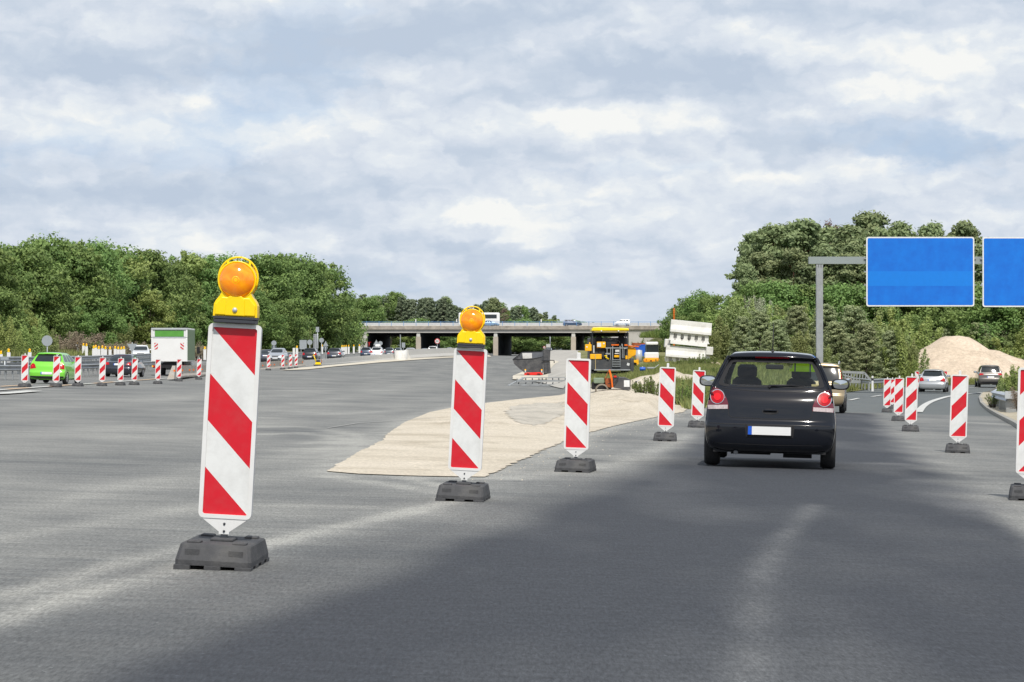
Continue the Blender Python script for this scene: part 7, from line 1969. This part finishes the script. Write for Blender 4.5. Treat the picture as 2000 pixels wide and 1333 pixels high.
# ---------------- stacked concrete barriers
sY = 186.; s6 = sY/F
def stk(i, pxc, pyt, pyb_, w_px, roll, kind, label):
    """one barrier lying in the stack; long axis across the view"""
    zc = CAMZ + (YH-(pyt+pyb_)/2)*s6; t = thing('concrete_barrier', label, 'barrier', ((pxc-1000)*s6, sY+i*.02, zc), 0, 'stacked white concrete barriers'); t.rotation_euler = (0, R_(roll), 0)
    L_ = w_px*s6; H_ = (pyb_-pyt)*s6
    mb = MB()
    if kind == 'back':      # smooth sloping flank
        prof = [(-.42,-H_/2),(-.40,-H_*.30),(-.22,H_*.1),(-.2,H_/2),(.3,H_/2),(.3,-H_/2)]
        mb.prism(prof, -L_/2, L_/2, plane='YZ')
        mb.build('barrier_body', M['conc_white'], t, bevel=.02)
    elif kind == 'ribs':    # recessed side with arches between ribs
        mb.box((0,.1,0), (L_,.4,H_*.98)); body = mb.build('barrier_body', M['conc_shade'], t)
        mb = MB(); mb.box((0,-.17,H_*.42), (L_,.18,H_*.16)); mb.build('top_flange', M['conc_white'], t)
        mb = MB(); mb.prism([(-.5,-H_/2),(-.44,-H_*.22),(-.1,-H_*.2),(-.1,-H_/2)], -L_/2, L_/2, plane='YZ'); mb.build('base_flange', M['conc_white'], t)
        n = 6
        for k in range(n):
            x = -L_/2 + L_*(k+.12)/(n-.75)
            mb = MB(); mb.prism([(x-.14,H_*.36),(x+.14,H_*.36),(x+.13,0),(x+.24,-H_*.24),(x-.24,-H_*.24),(x-.13,0)], -.25, -.09); mb.build('rib', M['conc_white'], t)
        for k in (1.5, 2.5):
            mb = MB(); x = -L_/2 + L_*(k+.12)/(n-.75); mb.lathe([(.001,-.12),(.06,-.115),(.06,-.1)], (x,0,-.02), 'Y', 10); mb.build('lifting_socket', M['matte_black'], t)
    return t
stk(0, 1349.5, 628, 652, 80, 5.5, 'back', 'topmost concrete barrier of the leaning white stack, smooth side forward')
stk(1, 1345.5, 650.5, 675, 72, 5.8, 'ribs', 'second concrete barrier from the top of the white stack, ribbed side forward')
mb_t = stk(-4, 1343, 678, 700, 86, 4.6, 'back', 'wide third concrete barrier of the white stack with a shadowed recess')
stk(2, 1336, 696, 721, 72, 4.0, 'ribs', 'lowest concrete barrier of the white stack, ribbed and half sunk in weeds')
t = thing('concrete_barrier', 'pale barrier end piece jutting out left from the middle of the white stack', 'barrier', ((1304.5-1000)*s6, sY+.7, CAMZ+(YH-671)*s6), 0, 'stacked white concrete barriers'); mb = MB(); mb.box((0,0,0), (.42,1.0,.62), Matrix.Rotation(.1,3,'Y'), bev=.05); mb.build('barrier_body', M['conc_white'], t)
t = thing('concrete_barrier', 'square barrier end piece at the lower right of the white stack', 'barrier', ((1384.5-1000)*s6, sY-.35, CAMZ+(YH-686)*s6), 0, 'stacked white concrete barriers'); mb = MB(); mb.box((0,0,0), (.5,.8,.6), Matrix.Rotation(.08,3,'Y'), bev=.04); mb.build('barrier_body', M['conc_white'], t)
# thin orange crane mast behind the stack
t = thing('crane_mast', 'thin orange lattice mast rising behind the leaning barrier stack', 'crane', onG(1316.5, 420)); zt2 = CAMZ+(YH-602)*420/F - t.location.z
mb = MB()
for dx in (-.1,.1): mb.box((dx,0,zt2/2), (.06,.06,zt2))
for k in range(24): mb.beam((-.1,0,zt2*k/24),(.1,0,zt2*(k+1)/24),.04,.04)
mb.build('mast', M['orange'], t)
mb = MB(); mb.beam((0,0,zt2),(.5,0,zt2*.86),.03,.03); mb.build('stay_cable', M['rust'], t)
# stones on the verge
for x, Y, r_, lb in ((1352,190,.35,'pinkish boulder at the foot of the barrier stack'),(1396,176,.5,'pinkish boulder in the weeds right of the barrier stack'),(1298,240,.4,'pale boulder above the roller on the slope')):
    g = onG(x, Y); mb = MB(); vs = []
    bm = bmesh.new(); bmesh.ops.create_icosphere(bm, subdivisions=3, radius=r_)
    for v in bm.verts: v.co *= 1+.3*noise.noise(v.co*3+Vector((x,0,0))); v.co.z *= .7
    me = bpy.data.meshes.new('boulder'); bm.to_mesh(me); bm.free(); me.materials.append(M['sand']); o = bpy.data.objects.new('boulder', me); C.objects.link(o); o.location = (g.x, Y, g.z+.1); tag(o, lb, 'stone')
# ---------------- heaps
def heap(name, cones, nx, ny, x0, x1, y0, y1, m, label, cat, rough=.10):
    mb = MB(); vs = []
    for j in range(ny+1):
        for i in range(nx+1):
            x = x0+(x1-x0)*i/nx; y = y0+(y1-y0)*j/ny; z = -9
            for cx, cy, h, sl_, fl in cones:
                r = math.hypot(x-cx, (y-cy)); hh = h - sl_*max(0, r-fl) ; z = max(z, hh)
            z += rough*noise.fractal(Vector((x*.7, y*.7, 3)), 1, 2, 5)*min(1, max(0, z)) + .25*noise.noise(Vector((x*.3, y*.3, 9)))*min(1, max(0, z+.2))
            vs.append((x, y, zg(x, y)+max(z, -.3)))
    fs = [(j*(nx+1)+i, j*(nx+1)+i+1, (j+1)*(nx+1)+i+1, (j+1)*(nx+1)+i) for j in range(ny) for i in range(nx)]
    mb.add(vs, fs, 0, True); o = mb.build(name, m, fix=False); tag(o, label, cat); return o
hY_ = 232.; k_ = hY_/F
cones = [((1868-1000)*k_, hY_, 3.95, .58, 1.1), ((1885-1000)*k_, hY_-1, 3.6, .60, .7), ((1818-1000)*k_, hY_-4, 1.9, .55, .5), ((1800-1000)*k_, hY_+3, 2.6, .5, .4), ((1948-1000)*k_, hY_+1, 2.75, .46, .5), ((1840-1000)*k_, hY_-5, 1.7, .5, .3)]
heap('sand_heap', cones, 130, 80, 25, 54, 216, 248, M['sand'], 'big beige sand heap behind the exit road, below the blue signs', 'sand heap')
g = onG(1310, 132)
heap('gravel_heap', [(g.x, 132, .55, .3, .4), (g.x-1.2, 132, .42, .3, .3), (g.x+1.1, 133, .4, .3, .3)], 50, 40, g.x-3, g.x+3, 128, 137, M['gravel'], 'low flat heap of pale rubble on the verge below the barrier stack', 'gravel heap')
# pebbles scattered over the edge of the gravel onto the lane
mb = MB(); random.seed(4)
for k in range(520):
    i = random.randrange(len(IS_r)-1); a, b = IS_r[i], IS_r[i+1]; t_ = random.random(); x = a[0]+(b[0]-a[0])*t_ + abs(random.gauss(0,.35)); y = a[1]+(b[1]-a[1])*t_ + random.gauss(0,1.2)
    if inpoly(x, y, ISL) or y < 20: continue
    r_ = random.uniform(.003,.011); z = zg(x, y)+.003
    mb.add([(x-r_,y,z),(x,y-r_,z),(x+r_,y,z),(x,y+r_,z),(x+r_*.2,y,z+r_*1.1)], [(0,1,4),(1,2,4),(2,3,4),(3,0,4)])
o = mb.build('loose_gravel', M['gravel']); tag(o, 'small pale stones scattered on the dark lane beside the gravel', 'gravel', kind='stuff')
